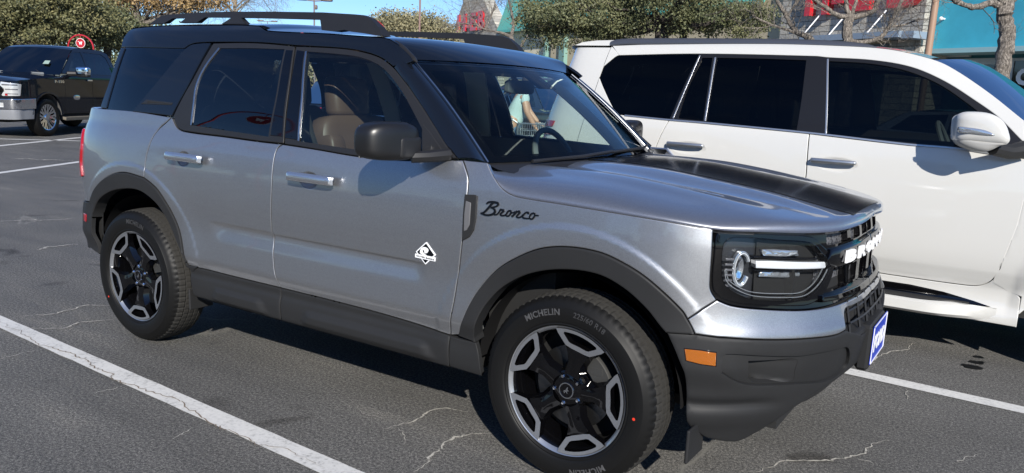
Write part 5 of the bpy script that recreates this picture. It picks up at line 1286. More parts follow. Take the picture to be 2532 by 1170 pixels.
for z in np.linspace(.35, 1.78, 24):
    row = [B2.P(np.array([s]), np.array([z]))[0] for s in np.linspace(float(np.interp(z, [.4, 1.0, 1.4, 1.79], [1.18, 1.22, 1.30, 1.35]))+.0, 0, 18)]; G.append(row+[p*np.array([1, -1, 1])+np.array([0, 5.54, 0]) for p in row[::-1]][1:])
V, F = grid_mb(G); fc = V[np.array(F)].mean(1); mesh_obj('tailgate', V, F, None, LX, mats=[M_WHITE, M_TINT], midx=[1 if c[2] > 1.28 and c[2] < 1.7 and abs(c[1]-2.77) < .66 else 0 for c in fc])
mb = MB(); G = [[(-1.36, 2.77-a*.60, 1.842), (-1.56, 2.77-a*.60, 1.838), (-1.68, 2.77-a*.60, 1.826), (-1.78, 2.77-a*.59, 1.795), (-1.775, 2.77-a*.59, 1.78), (-1.64, 2.77-a*.62, 1.72)] for a in np.linspace(1, -1, 14)]; V, F = grid_mb(G, flip=True); mb.add(V, F); mb.add([G[0][i] for i in range(6)], [(0, 1, 2, 3, 4, 5)]); mb.build('rear_spoiler', M_WHITE, LX)
for z0, z1, em in ((1.06, 1.10, 1), (1.13, 1.16, 0), (1.19, 1.235, 1)):
    bl('tail_lamp', [np.array([[.66, z0], [.98, z0], [1.0, z1], [.66, z1]])], M_RED, off=.008, depth=.02, gap=0, bev=.003)
# rail
mb = MB(); Yr = 2.77-.60
rp = [at_y(u, v, Yr) for u, v in ((1511, 103), (1530, 97), (1600, 95), (1760, 95), (1900, 96), (2050, 100), (2140, 108), (2168, 116))]; rb_ = [at_y(u, v, Yr) for u, v in ((1511, 110), (1530, 108), (1600, 106.5), (1760, 106.5), (1900, 108), (2050, 113), (2140, 117), (2168, 119))]
rp = cr(np.array(rp), 5); rb_ = cr(np.array(rb_), 5); rp = resample(rp, 40); rb_ = resample(rb_, 40); G = []
for a, b in zip(rp, rb_): G.append([b+np.array([0, -.014, -.01]), b*.4+a*.6+np.array([0, -.017, 0]), a+np.array([0, -.006, 0]), a+np.array([0, .010, 0]), b+np.array([0, .018, -.01])])
V, F = grid_mb(G, flip=True); rl = mesh_obj('roof_rail', V, F, mat('rail_grey_blue', (.10, .105, .12), .3, .6), LX); mirror_mesh(rl, 2.77)
# mirror
YM = 1.63; NM = np.array([.42, -.90, .08]); NM /= np.linalg.norm(NM)
def pillow(outl, depth, back, parent, name, m, y=YM, off=0.0, rings=7, pw=2.6):
    P = cr(np.array([at_y(u, v, y) for u, v in outl]), 4, closed=True)+NM*off; c = P.mean(0); n = len(P); V = []; F = []
    for k in range(rings+1):
        f = k/rings; sc = 1-f**1.5*.999; o = depth*(1-(sc**pw))**(1/pw); V += [c+(p-c)*sc+NM*o for p in P]
    for k in range(rings): F += [(k*n+i, k*n+(i+1) % n, (k+1)*n+(i+1) % n, (k+1)*n+i) for i in range(n)]
    b = len(V); V += [c+(p-c)*.93-NM*back for p in P]; F += [(i, b+i, b+(i+1) % n, (i+1) % n) for i in range(n)]; F.append(tuple(range(b, b+n)))
    mb = MB(); mb.add(V, F); return mb.build(name, m, parent, smooth=True)
mm = pillow([(2361, 302), (2364, 288), (2374, 280), (2395, 276), (2440, 279), (2468, 290), (2485, 308), (2494, 332), (2496, 349), (2487, 358), (2450, 357), (2400, 352), (2362, 347), (2359, 325)], .05, .07, LX, 'wing_mirror', M_WHITE)
pillow([(2363, 344), (2370, 356), (2400, 370), (2432, 376), (2452, 371), (2470, 362), (2490, 356), (2450, 350), (2400, 345)], .035, .06, mm, 'mirror_underside', mat('mirror_underside', (.30, .295, .28), .4))
pillow([(2361, 315), (2385, 316), (2420, 321), (2440, 328), (2450, 336), (2420, 335), (2385, 331), (2361, 328)], .012, .0, mm, 'mirror_indicator', M_RING, off=.047)
mc2 = at_y(2440, 358, YM); mb = MB(); mb.tube([mc2+np.array([.03, .04, -.02]), mc2+np.array([.10, .13, -.035]), mc2+np.array([.17, .20, -.02])], [.035, .04, .05], 10); mb.build('mirror_arm', M_CLAD, mm)
m2 = mirror_mesh(mm, 2.77); ORG[m2.name] = ORG[LX.name]
for ch in list(mm.children): mirror_mesh(ch, 2.77, m2)
# inner skins, liners, floor, cabin, wheels
mb = MB()
for sg in (1, -1):
    for a, b, z0, z1 in ((-.36, 1.26, .30, 1.26), (-1.6, -.35, .88, 1.28), (1.2, 2.5, .88, 1.08), (1.2, 1.44, .3, 1.05), (-1.72, -1.38, .3, 1.2)):
        G = [[B2.P(np.array([B2.s_of_x(x)]), np.array([z]), -.06)[0]*np.array([1, sg, 1])+np.array([0, 5.54 if sg < 0 else 0, 0]) for z in np.linspace(z0, z1, 8)] for x in np.linspace(a, b, 14)]; V, F = grid_mb(G); mb.add(V, F)
mb.box((.5, 2.77, .42), (2.0, 1.7, .12)); mb.box((.4, 2.77, .40), (4.4, 1.0, .2)); mb.box((2.0, 2.77, .7), (1.3, 1.1, .6)); mb.build('underbody', M_UNDER, LX, smooth=False)
for sg in (-1, 1):
    for ax in (1.92, -.87):
        mb = MB(); G = []
        for k in range(25):
            a = R_(-20)+R_(220)*k/24; G.append([(ax+.455*math.cos(a), 2.77+sg*y, .40+.455*math.sin(a)) for y in (.93, .8, .6, .5)])
        V, F = grid_mb(G); mb.add(V, F); n = len(V); mb.add([(ax, 2.77+sg*.5, .4)]+[g[3] for g in G], [(0, i+1, i+2) for i in range(24)]); mb.build('wheel_arch_liner', M_LINERW, LX)
M_BEIGE = mat('beige_leather', (.34, .29, .21), .55)
cabin(LX, 2.77, .12, .98, 1.25, 1.75, seatm=M_BEIGE, headm=M_BEIGE)
G = [[(x, y, 1.74) for y in np.linspace(2.17, 3.37, 6)] for x in np.linspace(-1.7, .75, 6)]; V, F = grid_mb(G); mesh_obj('headliner', V, F, M_LINER, LX)
def clone_wheels(parent, spots, sc=1.0, cy=0, src=0):
    """copies of an existing wheel and its sub-parts; spots: (x, y_outer, near side sign, yaw)"""
    for (x, y, flip) in spots:
        o = wheels[src].copy(); COL.objects.link(o); o.parent = parent; off = Vector(ORG[suv.name]); c = Vector(WC[src]); c_l = c-off
        tgt = Vector((x, y, c[2]*sc))-Vector(ORG[parent.name])
        o.matrix_parent_inverse = Matrix(); o.matrix_local = Matrix.Translation(tgt) @ Matrix.Rotation(math.pi if flip else 0, 4, 'Z') @ Matrix.Scale(sc, 4) @ Matrix.Translation(-c_l)
        for ch in wheels[src].children:
            if ch.name.startswith(('tyre_dot',)): continue
            d = ch.copy(); COL.objects.link(d); d.parent = o
clone_wheels(LX, [(1.92, 1.87, False), (-.87, 1.87, False), (1.92, 3.67, True), (-.87, 3.67, True)], 1.06, src=1)
# ============================================================ trees
def leaf_mat(name, cs, sc=.9):
    m = mat(name, cs[1], .65); a = noise(m, sc, 3, .6); b = noise(m, 9, 3, .7); x = mixc(m, .55, a.outputs[0], b.outputs[0])
    r = ramp(m, x, [(.36, cs[0]), (.5, cs[1]), (.64, cs[2])]); link(m, r.outputs[0], bsdf(m).inputs['Base Color'])
    bsdf(m).inputs['Subsurface Weight'].default_value = 0; return m
L_OAK = leaf_mat('oak_leaves', ((.045, .055, .022), (.12, .118, .048), (.23, .205, .09)))
L_OAK2 = leaf_mat('olive_oak_leaves', ((.042, .055, .024), (.105, .114, .05), (.20, .195, .09)))
L_BRN = leaf_mat('brown_autumn_leaves', ((.16, .10, .04), (.26, .17, .07), (.36, .25, .11)))
L_PALE = leaf_mat('pale_dry_foliage', ((.13, .12, .06), (.22, .20, .11), (.33, .29, .17)))
def bark_mat(name, a, b):
    m = mat(name, a, .9); g = N(m, "ShaderNodeNewGeometry"); mp_ = N(m, "ShaderNodeMapping"); mp_.inputs['Scale'].default_value = (1, 1, .35); link(m, g.outputs['Position'], mp_.inputs[0])
    n = noise(m, 28, 5, .75, vec=mp_.outputs[0], dist=.6); r = ramp(m, n.outputs[0], [(.38, tuple(c*.35 for c in a)), (.5, a), (.65, b)]); link(m, r.outputs[0], bsdf(m).inputs['Base Color']); bump(m, n.outputs[0], 1, .03); return m
BARK = bark_mat('grey_brown_bark', (.13, .11, .09), (.34, .30, .25)); BARKD = bark_mat('dark_bark', (.05, .042, .035), (.12, .10, .085))
BARKT = bark_mat('pale_twig_bark', (.22, .19, .15), (.38, .34, .28))
def leaves(centers, per, spread, size, rng):
    n = len(centers)*per; c = np.repeat(np.array(centers), per, 0)+rng.normal(0, 1, (n, 3))*np.array(spread)
    d = rng.normal(0, 1, (n, 3)); d /= np.linalg.norm(d, axis=1)[:, None]; e = rng.normal(0, 1, (n, 3)); e -= d*(d*e).sum(1)[:, None]; e /= np.linalg.norm(e, axis=1)[:, None]
    s = size*rng.uniform(.6, 1.3, (n, 1)); a = d*s; b = e*s*.5
    V = np.stack([c-a, c+b, c+a, c-b], 1).reshape(-1, 3); F = np.arange(n*4).reshape(-1, 4); return V, F
def fast_mesh(name, V, F, m, parent):
    V = np.asarray(V, np.float32); F = np.asarray(F, np.int32); off = np.array(ORG.get(parent.name, (0, 0, 0))) if parent else 0
    me = bpy.data.meshes.new(name); me.vertices.add(len(V)); me.vertices.foreach_set('co', (V-off).astype(np.float32).ravel()); k = F.shape[1]
    me.loops.add(F.size); me.loops.foreach_set('vertex_index', F.ravel()); me.polygons.add(len(F)); me.polygons.foreach_set('loop_start', np.arange(0, F.size, k, dtype=np.int32)); me.update(calc_edges=True); me.materials.append(m)
    o = bpy.data.objects.new(name, me); COL.objects.link(o)
    if parent: o.parent = parent
    ORG[o.name] = ORG.get(parent.name, (0, 0, 0)) if parent else (0, 0, 0); return o
def wob(p, q, n, amp, rng, sag=0):
    t = np.linspace(0, 1, n)[:, None]; P = p*(1-t)+q*t; L_ = np.linalg.norm(q-p); k = rng.normal(0, amp*L_, (n, 3)); k = np.cumsum(k, 0)*.35; k -= k[0]; k -= t*k[-1]; P = P+k; P[:, 2] += -sag*4*t[:, 0]*(1-t[:, 0])*L_; return P
def twigs(mb, p, d, L_, r, lev, rng, up=.15, nb=3):
    n = 5; P = [p]; v = d/np.linalg.norm(d)
    for i in range(n):
        v = v+rng.normal(0, .22, 3)+np.array([0, 0, up*.3]); v /= np.linalg.norm(v); P.append(P[-1]+v*L_/n)
    P = np.array(P); mb.tube(P, np.linspace(r, r*.5, len(P)), 5 if r > .02 else 3, caps=False); ends = [P[-1]]
    if lev > 0:
        for k in range(nb):
            i = rng.integers(2, n+1); w_ = v+rng.normal(0, .75, 3)+np.array([0, 0, up]); ends += twigs(mb, P[i], w_, L_*rng.uniform(.5, .8), r*.55, lev-1, rng, up, nb)
    return ends
def crown_tree(label, base, trunk_top, tr, ells, nclump, per, size, lm, seed, group=None, cat='tree', spread=.32, bark=None, nlimb=8, name='oak_tree', low=.0):
    rng = np.random.default_rng(seed); t = empty(name, tuple(base), label, cat, group); base = np.array(base, float); top = np.array(trunk_top, float)
    cs = []
    tot = sum(e[1][0]*e[1][1]*e[1][2] for e in ells)
    for c, r in ells:
        k = int(nclump*r[0]*r[1]*r[2]/tot)+3; u = rng.normal(0, 1, (k, 3)); u /= np.linalg.norm(u, axis=1)[:, None]; rad = rng.uniform(.25, 1, (k, 1))**.45
        cs.append(np.array(c)+u*rad*np.array(r)*(1+rng.normal(0, .07, (k, 1))))
    cs = np.vstack(cs); V, F = leaves(cs, per, (spread, spread, spread*.62), size, rng); fast_mesh('crown', V, F, lm, t)
    mb = MB(); mb.tube(wob(base, top, 7, .03, rng), np.linspace(tr*1.25, tr*.85, 7), 10)
    idx = rng.choice(len(cs), min(nlimb*5, len(cs)), replace=False); 
    for j, i in enumerate(idx):
        P = wob(top+rng.normal(0, tr*.4, 3), cs[i], 9, .06, rng, sag=.04); mb.tube(P, np.linspace(tr*(.6 if j < nlimb else .22), .02, 9), 6, caps=False)
    mb.build('trunk', bark or BARKD, t); return t
def el(u, v, D, ru, rv, rd):
    """crown lobe: centre pixel, depth, radii in px (converted to metres at that depth) and in depth"""
    k = D/FOC; return (tuple(at_d(u, v, D)), (ru*k, rd, rv*k))
def foot(u, D): p = at_d(u, 200, D); return np.array([p[0], p[1], 0.0])
def pt(u, v, D): return at_d(u, v, D)
crown_tree('broad evergreen oak behind the black pickup, at the left edge', foot(45, 36), pt(50, 95, 36), .26, [el(-60, 40, 36, 120, 80, 3.5), el(60, 20, 36, 110, 75, 3.2), el(150, 40, 37, 80, 68, 3), el(60, 88, 36, 120, 26, 2.5)], 640, 52, .075, L_OAK, 1, spread=.24)
crown_tree('dense olive oak right of the pickup cab, behind the red arch', foot(262, 40), pt(262, 90, 40), .2, [el(255, 72, 40, 62, 48, 2.6), el(290, 95, 40, 35, 25, 2), el(205, 30, 41, 60, 45, 2.5)], 370, 52, .075, L_OAK2, 2, spread=.24)
t3 = crown_tree('thin tree with brown autumn leaves above the roof rail', foot(345, 44), pt(343, 60, 44), .16, [el(330, -5, 44, 60, 30, 1.8), el(430, 10, 44, 75, 20, 1.8), el(500, -2, 44, 50, 22, 1.6), el(270, 5, 44, 35, 22, 1.4)], 230, 30, .085, L_BRN, 3, bark=BARK, name='autumn_tree', spread=.30, nlimb=14)
rng_ = np.random.default_rng(8)
def bare_tree(label, limbs, name='bare_tree', seed=0, bark=BARK, lev=3, tl=1.3, tr_=.03, nsp=9, base=None, nb=3, up=.15):
    rng = np.random.default_rng(seed); b = limbs[0][0][0]; t = empty(name, (b[0], b[1], 0), label, 'tree'); mb = MB(); P0 = np.array(b, float)
    for P, r0, r1 in limbs:
        q = cr(np.array(P), 5); q = q+rng.normal(0, r0*.10, q.shape); rr = np.linspace(r0, r1, len(q)); mb.tube(q, rr*(1+rng.normal(0, .05, len(q))), 10 if r0 > .06 else 6)
        if r1 < .09:
            for k in range(nsp):
                i = rng.integers(len(q)//3, len(q)); v = q[min(i+1, len(q)-1)]-q[i-1]; v = v/np.linalg.norm(v)+rng.normal(0, .7, 3)+np.array([0, 0, up]); twigs(mb, q[i], v, tl*rng.uniform(.6, 1.1), min(tr_, rr[i]*.6), lev, rng, up, nb)
    mb.build('branches', bark, t); return t
def pp(pts, D): return [pt(u, v, D+(pts[i][2] if len(pts[i]) > 2 else 0)) for i, (u, v) in enumerate([(q[0], q[1]) for q in pts])]
def gp(u, D): return foot(u, D)
bare_tree('pale leafless tree with fine drooping twigs, above the middle of the roof rail', [([gp(585, 46)]+pp([(585, 60), (580, 20), (575, -40)], 46), .16, .06), (pp([(582, 40), (560, 10), (520, -20)], 46), .07, .03), (pp([(580, 30), (610, 5), (650, -20)], 46), .07, .03), (pp([(580, 20), (590, -20), (600, -60)], 46), .07, .03), (pp([(580, 20), (620, -15), (660, -45)], 46), .05, .03), (pp([(580, 0), (540, -30), (500, -50)], 46), .05, .03)], bark=BARKT, seed=4, lev=3, tl=1.8, tr_=.016, nsp=15, up=-.15, nb=3)
crown_tree('round pale dry tree under the right light pole', foot(1010, 62), pt(1010, 90, 62), .2, [el(985, 75, 62, 55, 42, 2.6), el(1050, 78, 62, 50, 42, 2.6), el(940, 90, 62, 40, 25, 2), el(1090, 92, 62, 30, 28, 2)], 900, 30, .10, L_PALE, 5, bark=BARKT, name='dry_tree', spread=.42, nlimb=10)
bare_tree('leafless dark tree in front of the green roof', [([gp(1272, 44)]+pp([(1272, 130), (1268, 105), (1262, 88)], 44), .16, .11), (pp([(1262, 90), (1235, 80), (1205, 76), (1180, 62)], 44), .09, .03), (pp([(1264, 92), (1270, 60), (1262, 20), (1255, -10)], 44), .10, .05), (pp([(1262, 60), (1290, 30), (1310, 0)], 44), .06, .03), (pp([(1180, 62), (1165, 40), (1150, 20)], 44), .04, .02), (pp([(1285, 120), (1300, 95), (1310, 70)], 44), .07, .03), (pp([(1200, 76), (1215, 40), (1225, 10)], 44), .05, .02), (pp([(1180, 62), (1150, 60), (1125, 55)], 44), .03, .015)], seed=6, lev=3, tl=1.5, tr_=.018, nsp=9, bark=BARK)
crown_tree('large spreading evergreen oak over the white suv roof', foot(1633, 31), pt(1637, 62, 31), .30, [el(1390, 45, 31, 100, 42, 2.6), el(1335, 58, 31, 45, 24, 1.6), el(1480, 40, 31, 110, 50, 2.6), el(1620, 25, 31, 120, 45, 2.6), el(1760, 35, 31, 100, 40, 2.4), el(1850, 45, 31, 55, 38, 2.0), el(1500, 84, 31, 70, 22, 1.6), el(1410, 98, 30.5, 45, 22, 1.2), el(1590, 72, 31, 50, 16, 1.4), el(1680, 68, 30.5, 40, 14, 1.2), el(1840, 84, 30.5, 50, 16, 1.2), el(1330, 95, 31, 30, 30, 1.2), el(1760, 80, 31, 25, 10, 1), el(1560, -25, 31, 230, 30, 2.5)], 960, 52, .056, L_OAK2, 7, spread=.19, nlimb=10)
bare_tree('gnarled oak limbs forking out below the big oak crown', [([gp(1690, 32)]+pp([(1690, 92), (1700, 70), (1722, 62), (1745, 78), (1765, 72), (1790, 58)], 32), .16, .05)], seed=10, bark=BARKD, nsp=4, lev=1, tl=.8)
bare_tree('leafless tree leaning left against the tan wall', [([gp(1990, 29)]+pp([(2005, 97), (1990, 88), (1970, 80), (1955, 60), (1938, 30), (1920, 0), (1905, -30)], 29), .13, .05), (pp([(1965, 80), (1940, 72), (1900, 58), (1860, 40)], 29), .06, .03), (pp([(1945, 45), (1960, 20), (1985, -10)], 29), .05, .03)], seed=11, lev=3, tl=1.1, tr_=.016, nsp=9)
bare_tree('leafless tree with a forked trunk in front of the big red letters', [([gp(2088, 26)]+pp([(2094, 100), (2096, 60), (2100, 42)], 26), .165, .14), (pp([(2100, 42), (2070, 38), (2040, 18), (2010, -5)], 26), .09, .05), (pp([(2102, 42), (2092, 15), (2090, -20)], 26), .09, .06), (pp([(2104, 42), (2130, 38), (2155, 30), (2170, 5), (2185, -20)], 26), .10, .05), (pp([(2098, 100), (2130, 105), (2160, 100), (2180, 90), (2198, 65), (2215, 30), (2228, 5), (2240, -20)], 26), .08, .05), (pp([(2175, 98), (2192, 80)], 26), .06, .05), (pp([(2200, 66), (2235, 62), (2275, 45)], 26), .04, .025), (pp([(2105, 40), (2115, 10), (2125, -20)], 26), .06, .05)], seed=12, lev=3, tl=1.0, tr_=.015, nsp=8)
bare_tree('leafless tree with a thick rough trunk in front of the teal shop', [([gp(2462, 19)]+pp([(2468, 225), (2480, 150), (2490, 90), (2484, 45), (2488, 12)], 19), .20, .165), (pp([(2486, 20), (2450, 8), (2410, 18), (2385, 12), (2360, 0), (2340, -20)], 19), .085, .05), (pp([(2488, 15), (2505, -5), (2530, -40)], 19), .12, .07), (pp([(2486, 18), (2470, -10), (2450, -40)], 19), .09, .06)], seed=13, lev=3, tl=.8, tr_=.013, nsp=6)
def hedge(name, label, pts, D, h, lm, seed, size=.14):
    rng = np.random.default_rng(seed); cs = []
    for u in np.linspace(pts[0], pts[1], 90):
        p = foot(u, D+rng.normal(0, 1.2)); hh = h*(1+.25*math.sin(u*.05)+rng.normal(0, .1))
        for k in range(9): cs.append(p+np.array([0, 0, hh*rng.random()]))
    V, F = leaves(cs, 36, (.5, .5, .4), size, rng); o = fast_mesh(name, V, F, lm, None); o['label'] = label; o['kind'] = 'stuff'; o['category'] = 'trees'
hedge('far_tree_belt', 'belt of distant dark green trees closing off the lot at the left', (-420, 420), 58, 4.6, L_OAK2, 40)
hedge('far_shrubs', 'distant pale brush below the round dry tree', (640, 1130), 84, 3.2, L_PALE, 41, .18)
# ============================================================ store fronts
FA = np.array([-10.388, 43.95, 0]); FD = np.array([6.06, -3.65, 0]); FD /= np.linalg.norm(FD); FN = np.array([FD[1], -FD[0], 0])     # FN towards the camera
if np.dot(FN, CP-FA) < 0: FN = -FN
def fx(u, v, off=0.0):
    p = at_plane(u, v, FA+FN*off, FN); return np.dot(p-FA, FD), p[2]
def fw(x, z, off=0.0): return FA+FD*x+FN*off+np.array([0, 0, z])
def fbox(mb, x0, x1, z0, z1, o0, o1, mi=0):
    V = [fw(x, z, o) for x in (x0, x1) for o in (o0, o1) for z in (z0, z1)]; f = [(0, 1, 3, 2), (4, 6, 7, 5), (0, 4, 5, 1), (2, 3, 7, 6), (0, 2, 6, 4), (1, 5, 7, 3)]; mb.add(V, f, mi)
def fpoly(mb, pts, o0, o1, mi=0):
    n = len(pts); V = [fw(x, z, o1) for x, z in pts]+[fw(x, z, o0) for x, z in pts]; mb.add(V, [tuple(range(n)), tuple(range(n, 2*n))[::-1]]+[(i, n+i, n+(i+1) % n, (i+1) % n) for i in range(n)], mi)
def stone_mat():
    m = mat('limestone_blocks', (.4, .38, .33), .9); g = N(m, "ShaderNodeNewGeometry"); d = N(m, "ShaderNodeVectorMath", operation='DOT_PRODUCT'); d.inputs[1].default_value = tuple(FD); link(m, g.outputs['Position'], d.inputs[0])
    sx = N(m, "ShaderNodeSeparateXYZ"); link(m, g.outputs['Position'], sx.inputs[0]); cb = N(m, "ShaderNodeCombineXYZ"); link(m, d.outputs['Value'], cb.inputs[0]); link(m, sx.outputs[2], cb.inputs[1])
    wv = noise(m, 1.6, 3, .6, vec=cb.outputs[0]); sc_ = N(m, "ShaderNodeVectorMath", operation='SCALE'); sc_.inputs['Scale'].default_value = .10; ad = N(m, "ShaderNodeVectorMath", operation='ADD'); link(m, wv.outputs['Color'], sc_.inputs[0]); link(m, cb.outputs[0], ad.inputs[0]); link(m, sc_.outputs[0], ad.inputs[1])
    b = N(m, "ShaderNodeTexBrick"); b.inputs['Scale'].default_value = 1; b.inputs['Brick Width'].default_value = .62; b.inputs['Row Height'].default_value = .30; b.inputs['Mortar Size'].default_value = .022; b.inputs['Mortar Smooth'].default_value = .6; b.squash = 1.6; b.squash_frequency = 3; b.offset = .37
    b.inputs['Color1'].default_value = (.52, .49, .43, 1); b.inputs['Color2'].default_value = (.33, .32, .30, 1); b.inputs['Mortar'].default_value = (.16, .15, .135, 1); link(m, ad.outputs[0], b.inputs['Vector'])
    n = noise(m, 9, 5, .7); c = mixc(m, .55, b.outputs['Color'], ramp(m, n.outputs[0], [(.3, (.45, .42, .36)), (.7, (1.1, 1.08, 1.02))]).outputs[0], 'MULTIPLY'); link(m, c, bsdf(m).inputs['Base Color'])
    h = mixc(m, .5, b.outputs['Fac'], n.outputs[0]); inv = N(m, "ShaderNodeMath", operation='MULTIPLY_ADD'); inv.inputs[1].default_value = -1; inv.inputs[2].default_value = 1; link(m, h, inv.inputs[0]); bump(m, inv.outputs[0], .9, .08); return m
M_STONE = stone_mat()
def stucco(name, c): m = mat(name, c, .9); n = noise(m, .9, 5, .6); r = ramp(m, n.outputs[0], [(.3, tuple(x*.88 for x in c)), (.7, tuple(min(1, x*1.08) for x in c))]); link(m, r.outputs[0], bsdf(m).inputs['Base Color']); return m
M_CREAM = stucco('cream_stucco', (.66, .60, .44)); M_TAN = stucco('tan_stucco', (.46, .39, .26)); M_TEAL = stucco('teal_stucco', (.045, .36, .48)); M_TEALD = stucco('dark_teal_wood', (.05, .20, .24))
M_REDL = mat('red_sign_face', (.50, .012, .02), .35, 0, .5); M_CANO = mat('grey_blue_canopy', (.20, .25, .31), .5); M_GREENM = mat('green_metal', (.10, .42, .33), .4, .2)
_g = N(M_GREENM, "ShaderNodeNewGeometry"); _d = N(M_GREENM, "ShaderNodeVectorMath", operation='DOT_PRODUCT'); _d.inputs[1].default_value = tuple(FD*16); link(M_GREENM, _g.outputs['Position'], _d.inputs[0]); _s = N(M_GREENM, "ShaderNodeMath", operation='SINE'); link(M_GREENM, _d.outputs['Value'], _s.inputs[0]); bump(M_GREENM, _s.outputs[0], .5, .03)
M_DKG = mat('dark_shop_glass', (.01, .012, .013), .05, 0, 1.0)
store = empty('grocery_store', tuple(fw(0, 0)), 'supermarket with stone fronts, cream walls and big red sign letters', 'building')
mb = MB()
xl, _ = fx(1195, 78); xs0, _ = fx(1957, 60); xs1, _ = fx(2312, 60); zt = 11.5
xt, _ = fx(1700, 90); fbox(mb, xt-34, xs0, 0, fx(1240, 79)[1], -14, 0); mb.build('wall', M_CREAM, store, smooth=False)
mb = MB(); fbox(mb, fx(1372, 100)[0], xs0, 0, 9.0, -.5, .35); mb.build('tan_wall', M_TAN, store, smooth=False)
mb = MB(); fbox(mb, xs0, xs1, 0, zt, -13, .8); mb.build('stone_front', M_STONE, store, smooth=False)
# canopy across the stone front with hanging rods, door below
mb = MB(); c0, z0 = fx(1975, 99, 2.2); c1, z1 = fx(2252, 88, 2.2)
zc0, zc1 = fx(2252, 90, 2.2)[1], fx(2252, 74, 2.2)[1]; fbox(mb, c0, fx(2222, 80, 2.2)[0], zc0, zc1, .8, 2.2); fbox(mb, fx(2222, 80, 2.2)[0], fx(2252, 80, 2.2)[0], zc0-.05, zc1-.02, .8, 2.0); mb.build('canopy', M_CANO, store, smooth=False)
mb = MB()
for u0, v0, u1, v1 in ((1983, 82, 2010, 48), (2050, 78, 2080, 44), (2148, 52, 2160, 38)):
    mb.tube([np.array(fw(fx(u0, v0, 2.0)[0], zc1, 2.0)), np.array(fw(fx(u0, v0, 2.0)[0]+.35, zc1+1.6, .8))], .035, 6)
mb.build('canopy_rods', mat('white_rod', (.7, .7, .7), .4), store)
mb = MB(); fbox(mb, fx(2155, 110)[0], fx(2226, 110)[0], 0, fx(2200, 112)[1], .79, .83); mb.build('entrance', M_DKG, store, smooth=False); mb = MB(); fbox(mb, fx(2130, 110)[0], fx(2230, 110)[0], fx(2200, 110)[1], fx(2200, 99)[1], .8, 1.1); mb.build('entrance_header', M_TAN, store, smooth=False)
# sign letters H-E-B, bottoms at the frame's top edge
def letter(txt, u0, u1, vb, h, off=1.0, dk=2.5):
    V, F = text_mesh(txt, 1.0, .10, .03); xa, zb = fx(u0, vb, off); xb, _ = fx(u1, vb, off); V[:, 0] = (V[:, 0]-V[:, 0].min())/(V[:, 0].max()-V[:, 0].min())*(xb-xa)+xa; V[:, 1] = (V[:, 1]-V[:, 1].min())/(V[:, 1].max()-V[:, 1].min())*h+zb
    P = np.array([fw(x, y, off+z*dk) for x, y, z in V]); o = mesh_obj('sign_letter', P, F, M_REDL, store, smooth=False); return o
letter('H', 1996, 2052, 41, 2.3); letter('E', 2104, 2156, 30, 2.3); letter('B', 2199, 2276, 22, 2.3); letter('-', 2064, 2092, 12, .45)
# gabled stone porch with smaller letters, green roof beside it
GO = .7; gpts = [fx(u, v, GO) for u, v in ((1114, 84), (1122, 73), (1147, 0), (1171, -70), (1195, 0), (1235, 79))]; g1 = gpts[-1][0]; g0 = gpts[0][0]
porch = MB(); fpoly(porch, [(g0, 0), (g1, 0)]+gpts[::-1], -.6, GO); porch.build('stone_gable', M_STONE, store, smooth=False)
mb = MB(); ge = fx(1236, 79)[1]; A_ = (g1-.8, ge+.02); r1 = fx(1330, 80)[0]; V = [fw(g1-4.2, ge+7.5, -3.5), fw(r1+30, ge+7.5, -3.5), fw(r1+30, ge, .9), fw(g1-.2, ge, .9)]; V += [v-np.array([0, 0, .25]) for v in V]; mb.add(V, [(0, 1, 2, 3), (7, 6, 5, 4), (3, 2, 6, 7), (0, 3, 7, 4), (1, 0, 4, 5), (2, 1, 5, 6)]); mb.build('green_roof', M_GREENM, store, smooth=False)
for ch, u0, u1, vb, h in (('H', 1131, 1152, 80, 1.8), ('-', 1155, 1161, 70, .3), ('E', 1163, 1178, 77, 1.8), ('B', 1182, 1197, 75, 1.9)): letter(ch, u0, u1, vb, h, .85, .8)
mb = MB()
for u0, u1, mi in ((1362, 1367, 0), (1401, 1414, 0)): fbox(mb, fx(u0, 100)[0], fx(u1, 100)[0], 0, fx(u0, 88)[1], .35, .7, mi)
mb.build('downspout', mat('grey_green_metal', (.17, .30, .26), .5), store, smooth=False)
teal = empty('teal_shop', tuple(fw(xs1+4, 0)), 'teal shop with dark glass doors right of the steel post', 'building')
mb = MB(); x2, _ = fx(2308, 60, 0.0); xe = x2+16; zf = fx(2420, 130, .3)[1]; zf2 = fx(2420, 118, .3)[1]; fbox(mb, x2, xe, zf2, zt, -13, 0.0); mb.build('wall', M_TEAL, teal, smooth=False)
mb = MB(); fbox(mb, x2, xe, zf, zf2, -13, .5); mb.build('fascia', mat('pale_teal_fascia', (.28, .46, .48), .6), teal, smooth=False)
mb = MB(); fbox(mb, x2, xe, 0, zf, -13, -1.2); mb.build('shop_wall', M_TEALD, teal, smooth=False)
mb = MB(); a_, b_ = fx(2412, 160, -1.2)[0], fx(2468, 160, -1.2)[0]; zz = fx(2440, 160, -1.2)[1]; fbox(mb, a_, b_, 0, zz, -1.2, -1.12); c_, d_ = fx(2512, 150, -1.2)[0], fx(2560, 150, -1.2)[0]; z3 = fx(2520, 151, -1.2)[1]; fbox(mb, c_, d_, .4, z3, -1.2, -1.12); e_, f_ = fx(2330, 150, -1.2)[0], fx(2400, 150, -1.2)[0]; mb.build('shop_window', M_DKG, teal, smooth=False)
mb = MB(); 
for x0, x1 in ((c_-.14, c_), (d_, d_+.14)): fbox(mb, x0, x1, .3, z3+.12, -1.2, -1.05)
